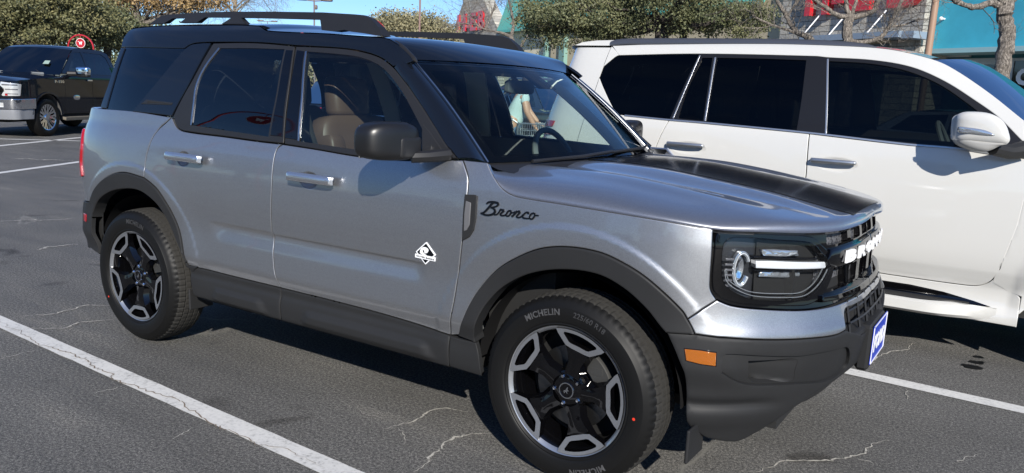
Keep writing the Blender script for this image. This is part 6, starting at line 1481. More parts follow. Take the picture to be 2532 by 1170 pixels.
fbox(mb, c_, d_, z3, z3+.12, -1.2, -1.05); fbox(mb, a_-1.6, b_+.05, zz, zz+.28, -1.2, -1.05); fbox(mb, e_, f_, zz+.35, zz+.45, -1.2, -1.05); mb.build('window_frame', mat('pale_frame', (.42, .46, .47), .5), teal, smooth=False)
V, F = text_mesh('C', .9, .01, .05); sx_, sz_ = fx(2530, 192, -1.1); mesh_obj('window_lettering', np.array([fw(sx_+v[0], sz_+v[1], -1.10+v[2]) for v in V]), F, M_WHITEL, teal, smooth=False)
mb = MB(); p = fw(*fx(2327, 46, .25), .25); V, F = superell(tuple(p), (.09, .09, .09), 1, 1, 8, 12); mb.add(V, F); mb.tube([p, p-FN*.3], .04, 6); mb.build('wall_lamp', M_WHITEL, teal)
# ============================================================ posts, lamps, arches
pb = gp(2290, 25); ptp = np.array([pb[0], pb[1], 9.0]); mb = MB()
q = pt(2305, 60, 25); mb.tube([(q[0], q[1], 0), (q[0], q[1], 3), (q[0], q[1], 6), (q[0], q[1], 9)], .108, 20); mb.tube([(q[0], q[1], 0), (q[0], q[1], .9)], .3, 20)
M_POST = mat('brown_steel_post', (.30, .19, .125), .45); tag(mb.build('steel_post', M_POST), 'brown round steel post in front of the stone and teal walls', 'post')
def lamp_post(u, D, r, zt_, label, m, heads=True, flood=False):
    p = pt(u, 40, D); t = empty('light_pole', (p[0], p[1], 0), label, 'light pole', 'parking lot light poles'); mb = MB(); mb.tube([(p[0], p[1], 0), (p[0], p[1], zt_)], [r*1.3, r], 10); mb.build('pole', m, t)
    mb = MB()
    for s in (-1, 1): e = CAMR*s; mb.tube([(p[0], p[1], zt_-.1), tuple(np.array([p[0], p[1], zt_-.05])+e*.6)], .05, 6); c = np.array([p[0], p[1], zt_])+e*.95; V, F = superell(tuple(c), (.42, .30, .09), .4, .4, 8, 16, R=lambda q_: q_[0]*CAMR+q_[1]*np.array([-CAMR[1], CAMR[0], 0])+np.array([0, 0, q_[2]])); mb.add(V, F)
    mb.build('lamp_head', m, t)
    if flood: mb = MB(); c = pt(u+4, 18, D); mb.tube([pt(u, 25, D), c], .05, 6); V, F = superell(tuple(c), (.12, .12, .17), .6, .6, 8, 12); mb.add(V, F); mb.build('flood_lamp', m, t)
M_POLE = mat('grey_brown_pole', (.16, .13, .125), .5)
lamp_post(777, 60, .055, pt(777, 0, 60)[2], 'thin light pole with a small flood lamp above the front of the roof rail', M_POLE, flood=True)
lamp_post(1038, 46, .05, 9.5, 'brown light pole rising out of the round dry tree', mat('brown_pole', (.22, .14, .12), .5))
lamp_post(661, 110, .05, pt(661, 52, 110)[2], 'farthest light pole, its lamps just above the roof', M_POLE)
M_SIGNR = mat('red_sign_paint', (.36, .012, .02), .4, 0, .2)
def arch_sign(c, R, label, axis, disc=True, r=.028, leg=None, group='red cart return arches'):
    """red tube arch on two legs with a round cart sign hanging in it; c = arch centre"""
    axis = np.array(axis)/np.linalg.norm(axis); t = empty('cart_return_sign', (c[0], c[1], 0), label, 'sign', group); up = np.array([0, 0, 1.]); mb = MB(); c = np.array(c)
    P = [c-axis*R-up*(c[2])]+[c+R*(math.cos(a)*axis*-1+math.sin(a)*up) for a in np.linspace(0, math.pi, 25)]+[c+axis*R-up*c[2]]; P.insert(1, c-axis*R-up*.3); P.insert(-1, c+axis*R-up*.3)
    mb.tube(P, r, 8); mb.build('arch', M_SIGNR, t); nrm = np.cross(axis, up); nrm /= np.linalg.norm(nrm)
    if np.dot(nrm, CP-c) < 0: nrm = -nrm; axis = -axis
    rt = -np.cross(nrm, up) if np.dot(-np.cross(nrm, up), axis) != 0 else axis
    rt = np.cross(up, nrm)
    rd = R*.37; dc = c+up*R*.38; mb = MB(); n = 40
    def disc_(mb, rr, o, mi, sg=1): V = [dc+rr*(math.cos(a)*rt+math.sin(a)*up)+nrm*o*sg for a in np.linspace(0, 2*math.pi, n+1)[:-1]]; mb.add(V, [tuple(range(n))], mi)
    for sg in (1, -1): disc_(mb, rd, .012, 1, sg); disc_(mb, rd*.93, .014, 0, sg)
    V = [dc+rd*(math.cos(a)*rt+math.sin(a)*up)+nrm*o for a in np.linspace(0, 2*math.pi, n+1)[:-1] for o in (-.012, .012)]; mb.add(V, [(2*i, 2*i+1, (2*i+3) % (2*n), (2*i+2) % (2*n)) for i in range(n)], 1)
    k = rd/.5
    for sg in (1, -1):
        def S(x, y): return dc+rt*sg*x*k+up*y*k+nrm*.017*sg
        for poly in ([(-.14, .10), (.20, .16), (.15, -.04), (-.10, -.04)], [(-.26, .19), (-.16, .19), (-.13, .10), (-.18, .13), (-.26, .15)], [(-.12, -.05), (.14, -.05), (.14, -.09), (-.12, -.09)]): mb.add([S(*q) for q in poly], [tuple(range(len(poly)))], 1)
        for cx_ in (-.07, .09): mb.add([S(cx_+.035*math.cos(a), -.14+.035*math.sin(a)) for a in np.linspace(0, 6.28, 13)[:-1]], [tuple(range(12))], 1)
    mb.tube([dc+up*rd, c+up*R], r*.5, 6, 0); mb.build('sign_disc', None, t, smooth=False, mats=[M_SIGNR, M_WHITEL])
c = pt(200, 119, 31); arch_sign(c, .49, 'red cart return arch with a round white edged sign behind the pickup roof', CAMR, r=.03)
c = pt(905, 103, 22); arch_sign(c, .62, 'red cart return arch just behind the near roof rail', CAMR, r=.033)
_s, _z = B.px(630, 305); _p = B.P(np.array([_s]), np.array([_z]))[0]; _nn = B.Nrm(np.array([_s]), np.array([_z]))[0]; _d = (_p-CP)/np.linalg.norm(_p-CP); _rf = _d-2*np.dot(_d, _nn)*_nn
c = _p+_rf*11; print('reflected sign at', c); arch_sign(c, .68, 'red cart return arch beside the near row of bays, seen mirrored in the rear window', np.array([_rf[1], -_rf[0], 0]), r=.03)
# ============================================================ other vehicles (own frame: x forward, ground z=0)
def alloy(parent, x, y, r, wdt, side, spokes=6, m=None, rr=None):
    """road wheel at x, outer face y (side = -1 near side -y, +1 other)"""
    rr = rr or r*.64; mb = MB(); pr = [(rr, 0), (rr+.012, -.012), (r*.80, -.022), (r*.92, -.012), (r*.975, .01), (r, .035), (r, wdt-.035), (r*.95, wdt-.005), (rr, wdt)]
    mb.lathe([(a, b) for a, b in pr], 56, (0, 0, 0)); wl_ = MB(); V = np.array(mb.V); V[:, 1] *= -side; V = V+np.array([x, y, r]); t = mesh_obj('wheel', V, mb.F if side < 0 else [f[::-1] for f in mb.F], M_RUB, parent, 'auto')
    mb = MB(); mb.lathe([(rr+.006, -.004), (rr-.012, .004), (rr-.02, .03), (rr-.03, wdt*.8)], 48, mi=0); mb.lathe([(0, .10), (rr-.02, .10)], 24, mi=1)
    for k in range(spokes):
        for d in (-7, 7):
            a = 2*math.pi*k/spokes; c1 = R_(d); P = []
            for rad, w_, dy in ((rr*.18, .030, .035), (rr*.6, .016, .022), (rr-.01, .026, .004)):
                aa = a+c1*(rad/rr)*1.4
                for s_ in (-1, 1): P.append((rad*math.cos(aa)-s_*w_*math.sin(aa), dy, rad*math.sin(aa)+s_*w_*math.cos(aa)))
            P += [(p[0], p[1]+.04, p[2]) for p in P]; mb.add(P, [(0, 1, 3, 2), (2, 3, 5, 4), (0, 2, 8, 6), (1, 7, 9, 3), (2, 4, 10, 8), (3, 9, 11, 5)], 0)
    mb.lathe([(0, .012), (.05, .012), (.065, .03), (.065, .08)], 20, mi=0)
    V = np.array(mb.V); V[:, 1] *= -side; V = V+np.array([x, y, r]); mesh_obj('rim', V, mb.F, None, t, 'auto', mats=[m or M_CHROME, M_BLKIN], midx=mb.M); return t
def auto_car(name, label, cat, pos, hd, P, paint, group=None, dark=M_TINT, cabinm=True):
    root = empty(name, (pos[0], pos[1], 0), label, cat, group, rz=hd); ORG[root.name] = (0, 0, 0)
    hw, xf, xr = P['hw'], P['xf'], P['xr']; rd = P.get('round', .28); rdr = P.get('roundr', .22); top = P['top']; fx_, fz = zip(*top)
    plan = [(xr, 0), (xr+.01, -hw*.5), (xr+rdr*.25, -hw+rdr*.6), (xr+rdr*.6, -hw+rdr*.22), (xr+rdr*1.2, -hw+.03), (xr+rdr*2.4, -hw), (0, -hw-.005), (xf-rd*2.2, -hw), (xf-rd*1.1, -hw+.035), (xf-rd*.55, -hw+rd*.30), (xf-rd*.22, -hw+rd*.75), (xf-.02, -hw*.45), (xf, 0)]
    bz, rz_ = P['belt'], P['roof']; slope = P.get('tumble', .36)
    oS_ = P.get('oS', [(.1, -.12), (.3, -.05), (.4, -.03), (.6, -.01), (.8, 0), (bz-.12, -.01), (bz-.03, -.035), (bz, -.055), ((bz+rz_)/2, -.055-slope*.42*(rz_-bz)), (rz_-.08, -.055-slope*(rz_-bz-.08)*.95), (rz_, -.07-slope*(rz_-bz)), (rz_+.2, -.3-slope*(rz_-bz))])
    oF_ = P.get('oF', [(.1, -.08), (.4, .0), (.6, .02), (.8, 0), (1.0, -.03), (1.3, -.1), (2, -.4)]); oR_ = P.get('oR', [(.1, -.06), (.4, 0), (.7, .0), (1.0, -.03), (1.3, -.10), (2, -.4)])
    Bx = Body(plan, oS_, oF_, oR_, 0, z1=rz_+.1); S = Bx.s_of_x; sm = Bx.smax
    bpx = lambda n_, s_, m_, **k: Bx.patch(n_, s_, m_, root, **k)
    # lower skin with arch cut-outs
    zb = P.get('bottom', .32); out = [(0, np.interp(xr, fx_, fz))]
    xs_ = np.interp(np.linspace(0, sm, 90), Bx.d, Bx.C[:, 0]); out = [(s, float(np.interp(x, fx_, fz))) for s, x in zip(np.linspace(0, sm, 90), xs_)]
    bot = [(sm, zb)]; ar = P['arch']
    for ax in (0.0, -P['wb']):
        bot += [(S(ax+ar*math.cos(R_(a))), P['wr']+ar*math.sin(R_(a))) for a in np.linspace(-12, 192, 22) if P['wr']+ar*math.sin(R_(a)) > zb]
    bot += [(0, zb)]
    bpx('body', [np.array(out), np.array(bot)], paint, gap=0, step=(.06, .05), bev=.004, depth=.04)
    for x, z0_, z1_ in P.get('cuts', []): bpx('door_seam', [np.array([(S(x)-.004, z0_), (S(x)+.004, z0_), (S(x)+.004, z1_), (S(x)-.004, z1_)])], M_BLKIN, off=.0015, depth=0, gap=0, bev=0)
    # upper skin: window frame and glasses
    g = np.array(P['green']); wins = [np.array(w) for w in P['wins']]
    toS = lambda a: np.array([(S(x), z) for x, z in a])
    go = toS(g); bpx('cab_side', [go], P.get('pillar', paint), gap=0, step=(.08, .06), bev=.003, depth=.03, holes=[toS(w) for w in wins])
    for w in wins: bpx('side_window', [toS(w)], dark, off=-.008, depth=0, gap=0, bev=0, step=(.2, .2))
    for (x, z) in P.get('handles', []): bpx('door_handle', [rs([(S(x-.09), z-.016), (S(x+.09), z-.016), (S(x+.09), z+.016), (S(x-.09), z+.016)], .008)], P.get('hmat', paint), off=.04, depth=.02, gap=0, bev=.006, step=(.05, .02))
    yat = lambda x, z: -Bx.P(np.array([S(x)]), np.array([z]))[0][1]
    def loft(n_, rows, m_, cz=.03, nn=15):
        G = [[(x, y*t, z+(c if c is not None else cz)*(1-abs(t)**2.2)) for t in np.linspace(-1, 1, nn)] for x, y, z, c in rows]; V, F = grid_mb(G); return mesh_obj(n_, V, F, m_, root)
    rf = P['roofline']     # (x,z) front->rear along the roof edge
    loft('roof', [(x, yat(x, z), z, None) for x, z in cr(np.array(rf), 4)], paint, .035)
    ws0, ws1 = P['ws']     # base, top (x,z)
    G = [[(ws0[0]*(1-t)+ws1[0]*t+.10*(1-a*a)*(1-.5*t), (yat(ws0[0], ws0[1])-.02)*(1-t)*a+yat(ws1[0], ws1[1])*t*a, ws0[1]*(1-t)+ws1[1]*t+.02*math.sin(math.pi*t)+.03*t*(1-a*a)) for a in np.linspace(-1, 1, 15)] for t in np.linspace(0, 1, 6)]; V, F = grid_mb(G); mesh_obj('windshield', V, F, M_WSGL, root)
    r0, r1_ = P['bg']; G = [[(r0[0]*(1-t)+r1_[0]*t, (yat(r0[0], r0[1])*(1-t)+yat(r1_[0], r1_[1])*t)*a, r0[1]*(1-t)+r1_[1]*t+.03*t*(1-a*a)) for a in np.linspace(-1, 1, 9)] for t in np.linspace(0, 1, 4)]; V, F = grid_mb(G, flip=True); mesh_obj('rear_window', V, F, dark, root)
    # bonnet / deck
    hx = [x for x in np.linspace(ws0[0]+.06, xf-.02, 18)]; 
    def hrow(x): z = float(np.interp(x, fx_, fz)); s_ = np.interp(x, Bx.C[Bx.C[:, 0] > 0][:, 0], Bx.d[Bx.C[:, 0] > 0]) if x > xf-1.2*rd else S(x); p = Bx.P(np.array([s_]), np.array([z]))[0]; return (p[0], -p[1], z, P.get('hcrown', .05)*min(1, (xf-x)/.25+.0))
    loft('bonnet', [hrow(x) for x in hx], paint)
    def trow(x): z = float(np.interp(x, fx_, fz)); s_ = S(x) if x > xr+rdr*1.3 else float(np.interp(x, Bx.C[Bx.C[:, 0] < -.5][:, 0][:200], Bx.d[Bx.C[:, 0] < -.5][:200])); p = Bx.P(np.array([s_]), np.array([z]))[0]; return (p[0], -p[1], z, .01)
    if P.get('deck'): loft('rear_deck', [trow(x) for x in np.linspace(xr+.03, r0[0], 10)], P.get('deckm', paint))
    for sg in (-1, 1):
        for ax in (0, -P['wb']):
            alloy(root, ax, sg*(hw-.02), P['wr'], .24, sg, P.get('spokes', 6), P.get('rimm'), P.get('rimr'))
            G = []
            for k in range(17):
                a = R_(4)+R_(172)*k/16; G.append([(ax+ar*.99*math.cos(a), sg*y, P['wr']+ar*.99*math.sin(a)) for y in (hw-.03, hw-.3, hw-.42)])
            V, F = grid_mb(G); mb = MB(); mb.add(V, F); mb.add([(ax, sg*(hw-.42), P['wr'])]+[g_[2] for g_ in G], [(0, i+1, i+2) for i in range(16)]); mb.build('wheel_arch_liner', P.get('liner', M_LINERW), root)
    mb = MB(); mb.box(((xf+xr)/2, 0, .45), (xf-xr-.5, 2*(hw-.45), .3)); mb.box((-P['wb']/2, 0, .40), (P['wb']-2*ar-.02, 2*hw-.14, .12)); mb.build('underbody', M_UNDER, root, smooth=False)
    if P.get('seats', True):
        mb = MB(); xs = P['seatx']; bz2 = bz
        for sg in (-1, 1): seat(mb, xs, sg*.38, bz2-.52, .5)
        mb.build('front_seat', None, root, mats=[M_CLOTH, M_CLOTH, M_CHROME]); mb = MB(); mb.box((ws0[0]-.10, 0, bz-.10), (.4, 1.3, .22), bev=.06); mb.build('dashboard', M_DASH, root)
    return root, Bx
# ---- black pickup, front three-quarter view at the left edge
hdT = R_(119+180); fwT = np.array([math.cos(hdT), math.sin(hdT)]); lfT = np.array([-fwT[1], fwT[0]])
PT_ = dict(hw=1.0, xf=.93, xr=-4.95, wb=3.68, wr=.405, arch=.50, bottom=.42, belt=1.33, roof=1.93, round=.20, roundr=.12,
    top=[(-4.95, 1.36), (-2.75, 1.36), (-2.7, 1.33), (-.9, 1.33), (-.62, 1.30), (-.45, 1.255), (.4, 1.20), (.80, 1.16), (.93, 1.12)],
    oF=[(.1, -.1), (.5, .02), (.8, .04), (1.15, .03), (1.3, -.1), (2, -.4)], cuts=[(-.62, .46, 1.30), (-1.64, .46, 1.33), (-2.62, .6, 1.33)],
    green=[(-.60, 1.33), (-1.35, 1.88), (-1.5, 1.915), (-2.45, 1.905), (-2.68, 1.84), (-2.80, 1.33)],
    wins=[[(-.86, 1.345), (-1.0, 1.50), (-1.38, 1.82), (-1.60, 1.83), (-1.60, 1.345)], [(-1.70, 1.345), (-1.70, 1.83), (-2.40, 1.82), (-2.55, 1.74), (-2.66, 1.36)]],
    handles=[(-1.52, 1.20), (-2.5, 1.20)], hmat=M_CHROME, roofline=[(-1.30, 1.86), (-1.5, 1.915), (-2.0, 1.925), (-2.45, 1.905), (-2.70, 1.85)], ws=((-.55, 1.30), (-1.30, 1.865)), bg=((-2.82, 1.35), (-2.70, 1.86)),
    deck=True, deckm=M_UNDER, seatx=-1.5, spokes=10, rimm=M_CHROME, rimr=.27, hcrown=.06, liner=mat('dusty_arch_liner', (.09, .088, .085), .9))
cW = gpx(116, 337); cW = np.array([cW[0], cW[1]]); tp = cW-lfT*1.0*1.0
tp = cW-lfT*.98
truck, BT = auto_car('pickup_truck', 'black pickup with chrome front bumper, mirror and door handles', 'pickup truck', tp, hdT, PT_, M_BLACKP)
S_ = BT.s_of_x; sm = BT.smax; ysT = lambda y: float(np.interp(-abs(y), BT.C[BT.C[:, 0] > .3][:, 1], BT.d[BT.C[:, 0] > .3])); truck.scale = (1.06, 1.06, 1.06)
for _c in truck.children:
    if _c.name.startswith('windshield'): _c.data.materials[0] = glass_mat('truck_windshield', (.42, .48, .48), .16, 0, 1.40)
tpx = lambda n_, s_, m_, **k: BT.patch(n_, [np.array(q) for q in s_], m_, truck, **k)
M_HL = mat('headlamp_glass', (.55, .56, .55), .15, .3, 1.0)
tpx('chrome_bumper', [[(S_(.44), .60), (sm, .56), (sm, .76), (S_(.44), .80)]], M_CHROME, off=.05, depth=.06, gap=0, bev=.01, step=(.04, .04), holes=[rs([(ysT(.72), .62), (ysT(.50), .62), (ysT(.50), .72), (ysT(.72), .72)], .02)])
tpx('fog_lamp', [[(ysT(.72), .61), (ysT(.50), .61), (ysT(.50), .73), (ysT(.72), .73)]], M_HL, off=.02, depth=.01, gap=0, bev=.003)
tpx('lower_valance', [[(S_(.46), .38), (sm, .36), (sm, .555), (S_(.46), .59)]], mat('silver_valance', (.30, .31, .33), .4, .4), off=.025, depth=.06, gap=0, bev=.01)
tpx('headlamp', [[(ysT(.96), 1.08), (ysT(.68), 1.12), (ysT(.66), 1.05), (ysT(.72), 1.0), (ysT(.72), .92), (ysT(.68), .86), (ysT(.70), .84), (ysT(.95), .85)]], M_HL, off=.015, depth=.03, gap=0, bev=.005)
tpx('turn_signal', [[(ysT(.80), .85), (ysT(.75), .85), (ysT(.75), .89), (ysT(.80), .89)]], M_RED, off=.02, depth=.005, gap=0, bev=.001)
for za, zb_ in ((1.05, 1.075), (.965, .985), (.88, .895)): tpx('headlamp_trim', [[(ysT(.93), za), (ysT(.70 if za > 1 else .76), za), (ysT(.70 if za > 1 else .76), zb_), (ysT(.93), zb_)]], mat('lamp_inner_grey', (.12, .12, .13), .4, .5), off=.018, depth=.004, gap=0, bev=.001)
tpx('grille', [[(ysT(.66), .84), (sm, .84), (sm, 1.10), (ysT(.66), 1.10)]], M_BLKIN, off=.012, depth=.03, gap=0, bev=.004); tpx('grille_bar', [[(ysT(.74), .935), (sm, .935), (sm, 1.0), (ysT(.74), 1.0)]], M_GLOSS, off=.045, depth=.04, gap=0, bev=.01)
tpx('running_board', [[(S_(-3.15), .33), (S_(-.55), .33), (S_(-.55), .40), (S_(-3.15), .40)]], mat('tan_running_board', (.14, .125, .10), .5), off=.06, depth=.12, gap=0, bev=.01)
tpx('wheel_lip', [np.array([(S_(.0+.53*math.cos(a)), .405+.53*math.sin(a)) for a in np.linspace(.12, math.pi-.1, 24)]), np.array([(S_(.0+.495*math.cos(a)), .405+.495*math.sin(a)) for a in np.linspace(math.pi-.1, .12, 24)])], M_BLACKP, off=.025, depth=.05, gap=0, bev=.006)
V, F = text_mesh('F-150', .085, .004, .003, space=1.1); 
for sg in (1,):
    P = BT.P(S_(-.44)-V[:, 0]*1.5, 1.155+V[:, 1]*.9, 0)*np.array([1, -1, 1]); P[:, 1] += V[:, 2]+.004; mesh_obj('fender_lettering', P, F, M_CHROME, truck, smooth=False)
mb = MB(); V, F = superell((-1.02, 1.0, .82), (.13, .012, .055), .7, .8, 8, 16); V = [np.array(v) for v in V]; mb.add(V, F); mb.build('fender_emblem', M_CHROME, truck)
for sg in (-1, 1):
    mb = MB(); V, F = superell((-.93, sg*1.24, 1.40), (.085, .15, .095), .45, .5); mb.add(V, F, 0); V, F = superell((-.95, sg*1.235, 1.32), (.075, .14, .05), .5, .5); mb.add(V, F, 1); mb.tube([(-.92, sg*1.12, 1.34), (-.86, sg*.93, 1.33)], [.05, .06], 8, 1); mb.build('wing_mirror', None, truck, mats=[M_CHROME, M_TRIM])
mb = MB(); mb.tube([(-.52, .5, 1.345), (-.72, .15, 1.475)], .01, 5); mb.tube([(-.52, -.1, 1.35), (-.75, -.45, 1.49)], .01, 5); mb.build('wiper', M_TRIM, truck)
mb = MB(); G_ = lambda a, b: (-.60-.70*b+.02, .75*a, 1.325+.535*b); V = [G_(.62, .28), G_(.80, .28), G_(.78, .42), G_(.62, .42)]; mb.add([(v[0]+.07, v[1], v[2]+.05) for v in V], [(0, 1, 2, 3)]); mb.build('windshield_sticker', mat('pale_green_sticker', (.22, .30, .26), .6), truck)
# ---- vehicles seen through the cabin and past the roof
PS = dict(hw=.95, xf=.90, xr=-3.85, wb=2.93, wr=.37, arch=.43, bottom=.30, belt=1.16, roof=1.70, round=.34, roundr=.26,
    top=[(-3.85, 1.16), (-.75, 1.12), (-.4, 1.07), (.5, .96), (.9, .82)], cuts=[(-.55, .36, 1.05), (-1.6, .36, 1.15), (-2.55, .7, 1.15)],
    green=[(-.55, 1.12), (-1.35, 1.60), (-1.6, 1.66), (-2.8, 1.62), (-3.45, 1.42), (-3.72, 1.16)], wins=[[(-.9, 1.15), (-1.42, 1.56), (-1.62, 1.59), (-1.62, 1.16)], [(-1.7, 1.16), (-1.7, 1.59), (-2.55, 1.57), (-2.62, 1.17)], [(-2.7, 1.18), (-2.68, 1.55), (-3.25, 1.38), (-3.3, 1.24)]],
    handles=[(-1.45, 1.0), (-2.4, 1.02)], roofline=[(-1.25, 1.58), (-1.6, 1.66), (-2.2, 1.675), (-2.8, 1.63), (-3.4, 1.45)], ws=((-.5, 1.10), (-1.28, 1.58)), bg=((-3.74, 1.17), (-3.40, 1.45)), seatx=-1.55, deck=True)
M_BLUEP = paint_mat('dark_blue_paint', (.02, .06, .16), .3, .3); M_GREYP = paint_mat('graphite_paint', (.03, .032, .036), .3, .3); M_REDP = paint_mat('dark_red_paint', (.18, .01, .012), .2, .3)
def rear_lamps(root, Bx, m=M_RED, z0=.86, z1=1.0, w=.42, text=None):
    s0 = 1.02; Bx.patch('tail_lamp', [np.array([(.42, z0), (s0, z0), (s0+.1, z1), (.42, z1)])], m, root, off=.012, depth=.02, gap=0, bev=.004); Bx.patch('tail_lamp_strip', [np.array([(.46, z0+.04), (s0, z0+.04), (s0, z0+.06), (.46, z0+.06)])], mat('bright_red_strip', (.7, .05, .05), .2, 0, 1), root, off=.015, depth=.006, gap=0, bev=.001)
    if text:
        V, F = text_mesh(text, .10, .003, .002, space=1.2); x0 = Bx.C[0][0]; mesh_obj('model_lettering', np.array([(x0-.03-v[2], -v[0]*1.2+(-.62), z1+.07+v[1]*.8) for v in V]), F, M_CHROME, root, smooth=False)
def place(u, v, D): p = at_d(u, v, D); return np.array([p[0], p[1]])
# black suv, its tail toward the grey suv (seen through the front side windows)
h = R_(112); f_ = np.array([math.cos(h), math.sin(h)]); l_ = np.array([-f_[1], f_[0]]); tail = place(985, 265, 10.6); p0 = tail+f_*3.75+l_*.55
xb, Bq = auto_car('black_suv', 'black suv with a red tail lamp, seen through the front windows', 'car', p0, h, PS, M_BLACKP); rear_lamps(xb, Bq, z0=.98, z1=1.12, text='X6')
h = R_(118); f_ = np.array([math.cos(h), math.sin(h)]); l_ = np.array([-f_[1], f_[0]]); tail = place(1236, 300, 13.2); p0 = tail+f_*3.8-l_*(-.85)
PB = dict(PS); PB.update(belt=1.0, roof=1.48, top=[(-3.85, 1.0), (-3.3, 1.02), (-.75, .98), (-.4, .94), (.5, .84), (.9, .70)], green=[(-.55, .98), (-1.35, 1.40), (-1.6, 1.45), (-2.6, 1.42), (-3.3, 1.02)], wins=[[(-.9, 1.01), (-1.42, 1.36), (-1.62, 1.39), (-1.62, 1.02)], [(-1.7, 1.02), (-1.7, 1.39), (-2.5, 1.35), (-2.9, 1.05)]], handles=[(-1.45, .9), (-2.4, .92)], roofline=[(-1.25, 1.38), (-1.6, 1.45), (-2.2, 1.46), (-2.75, 1.37)], ws=((-.5, .97), (-1.28, 1.39)), bg=((-3.35, 1.02), (-2.70, 1.38)), wr=.33, arch=.39, cuts=[(-.55, .36, .95), (-1.6, .36, 1.0)])
bc, Bq = auto_car('blue_sedan', 'blue sedan behind the shopper, seen through the windshield', 'car', p0, h, PB, M_BLUEP); rear_lamps(bc, Bq, z0=.80, z1=.95)
# dark suv whose roof shows between the two suvs, and a dark car right of the teal shop's tree
h = R_(-31); p0 = place(1375, 178, 17.5); dk, Bq = auto_car('dark_suv', 'dark suv with roof bars, between the two suvs in front of the cream wall', 'car', p0+np.array([1.2, -.4]), h, PS, M_GREYP)
mb = MB()
for sg in (-1, 1): mb.tube([(-1.5, sg*.55, 1.72), (-1.6, sg*.55, 1.76), (-3.0, sg*.55, 1.76), (-3.1, sg*.55, 1.68)], .022, 6)
mb.tube([(-1.8, -.62, 1.78), (-1.8, .62, 1.78)], .025, 6); mb.tube([(-2.7, -.62, 1.78), (-2.7, .62, 1.78)], .025, 6); mb.build('roof_bars', mat('bar_grey', (.3, .31, .33), .35, .8), dk)
p0 = place(2560, 250, 14); auto_car('silver_sedan', 'silver sedan at the right edge behind the white suv', 'car', p0+np.array([.5, .3]), R_(-31), PB, paint_mat('light_silver_paint', (.42, .43, .45), .6, .3))
# unseen cars behind the camera, added to be mirrored in the paintwork
g_ = 'unseen cars added behind the camera for reflections'
for i, (x, y, hh_, pm, lab) in enumerate(((-11.0, -13.2, 60, M_GREYP, 'unseen graphite suv in the row facing the near side of the grey suv'), (-7.6, -13.6, 60, M_WHITE, 'unseen white suv parked in the row facing the near side of the grey suv'), (-4.2, -14.0, 60, M_BLACKP, 'unseen black suv mirrored low in the door of the grey suv'), (-.8, -14.4, 60, M_REDP, 'unseen dark red suv parked in the row facing the near side'), (2.6, -14.8, 60, M_BLUEP, 'unseen blue suv at the end of the row facing the near side'))):
    if i == 0: ref, Br = auto_car('mirrored_car', lab, 'car', (x, y), R_(hh_), PS, pm, g_)
    else:
        r = ref.copy(); COL.objects.link(r); r.location = (x, y, 0); r['label'] = lab; ORG[r.name] = (0, 0, 0)
        for ch in ref.children:
            d = ch.copy(); COL.objects.link(d); d.parent = r
            if ch.data.materials and ch.data.materials[0] == M_GREYP: d.data = ch.data.copy(); d.data.materials[0] = pm
            for g2 in ch.children: e = g2.copy(); COL.objects.link(e); e.parent = d
# unseen oaks beyond that row, added as a dark horizon for the paint reflections
rngt = np.random.default_rng(3)
for i, (x, y) in enumerate(((-26, -20), (-15, -27), (-4, -30), (9, -28), (22, -24))):
    b = np.array([x, y, 0.]); crown_tree('unseen evergreen oak number %s behind the camera, %s of the mirrored row' % (('one', 'two', 'three', 'four', 'five')[i], ('far left', 'left', 'middle', 'right', 'far right')[i]), b, b+np.array([0, 0, 2.6]), .25, [((x, y, 4.6), (3.6, 3.6, 2.2)), ((x+1.5, y+1, 3.8), (2.4, 2.4, 1.5))], 160, 45, .19, L_OAK, 30+i, group='unseen oaks added for reflections', spread=.6)
# ============================================================ shopper and cart
M_SKIN = mat('skin', (.52, .29, .19), .5); M_SHIRT = mat('pale_aqua_shirt', (.50, .62, .60), .85); M_JEAN = mat('blue_jeans', (.08, .14, .22), .9); M_HAIR = mat('dark_hair', (.03, .02, .015), .6)
DP = 12.6; org = at_d(1285, 300, DP); org[2] = 0; rt_ = CAMR.copy(); fw_ = np.array([-CAMR[1], CAMR[0], 0]); fw_ = fw_ if np.dot(fw_, org-CP) > 0 else -fw_
def W(x, y, z): return tuple(org+rt_*x+fw_*y+np.array([0, 0, z]))     # x right in view, y away
person = empty('person', tuple(org), 'shopper in a pale t-shirt and jeans bending over a metal shopping cart', 'person')
def skin_body(name, chains, m, parent, sub=2):
    bm = bmesh.new(); me = bpy.data.meshes.new(name); vs = []; es = []; rad = []; key = {}
    for ch in chains:
        prev = None
        for (p, r) in ch:
            k = tuple(np.round(p, 4))
            if k not in key: key[k] = len(vs); vs.append(p); rad.append(r)
            if prev is not None and prev != key[k]: es.append((prev, key[k]))
            prev = key[k]
    off = np.array(ORG[parent.name]); me.from_pydata([tuple(np.array(v)-off) for v in vs], es, []); o = bpy.data.objects.new(name, me); COL.objects.link(o)
    md = o.modifiers.new('skin', 'SKIN'); 
    if not me.skin_vertices: me.attributes  # layer is made by the modifier helper below
    if not len(me.skin_vertices):
        b = bmesh.new(); b.from_mesh(me); b.verts.layers.skin.verify(); b.to_mesh(me); b.free()
    for i, r in enumerate(rad):
        sv = me.skin_vertices[0].data[i]; sv.radius = (r, r) if np.isscalar(r) else r; sv.use_root = (i == 0)
    s_ = o.modifiers.new('sub', 'SUBSURF'); s_.levels = sub; s_.render_levels = sub
    dg = bpy.context.evaluated_depsgraph_get(); m2 = bpy.data.meshes.new_from_object(o.evaluated_get(dg)); bpy.data.objects.remove(o)
    m2.materials.clear(); m2.materials.append(m); m2.polygons.foreach_set('use_smooth', [True]*len(m2.polygons)); n = bpy.data.objects.new(name, m2); COL.objects.link(n); n.parent = parent; ORG[n.name] = tuple(off); return n
pel = (W(-.10, 0, .95), .150)
hipL, hipR = (W(-.16, -.09, .90), .10), (W(-.10, .10, .90), .10)
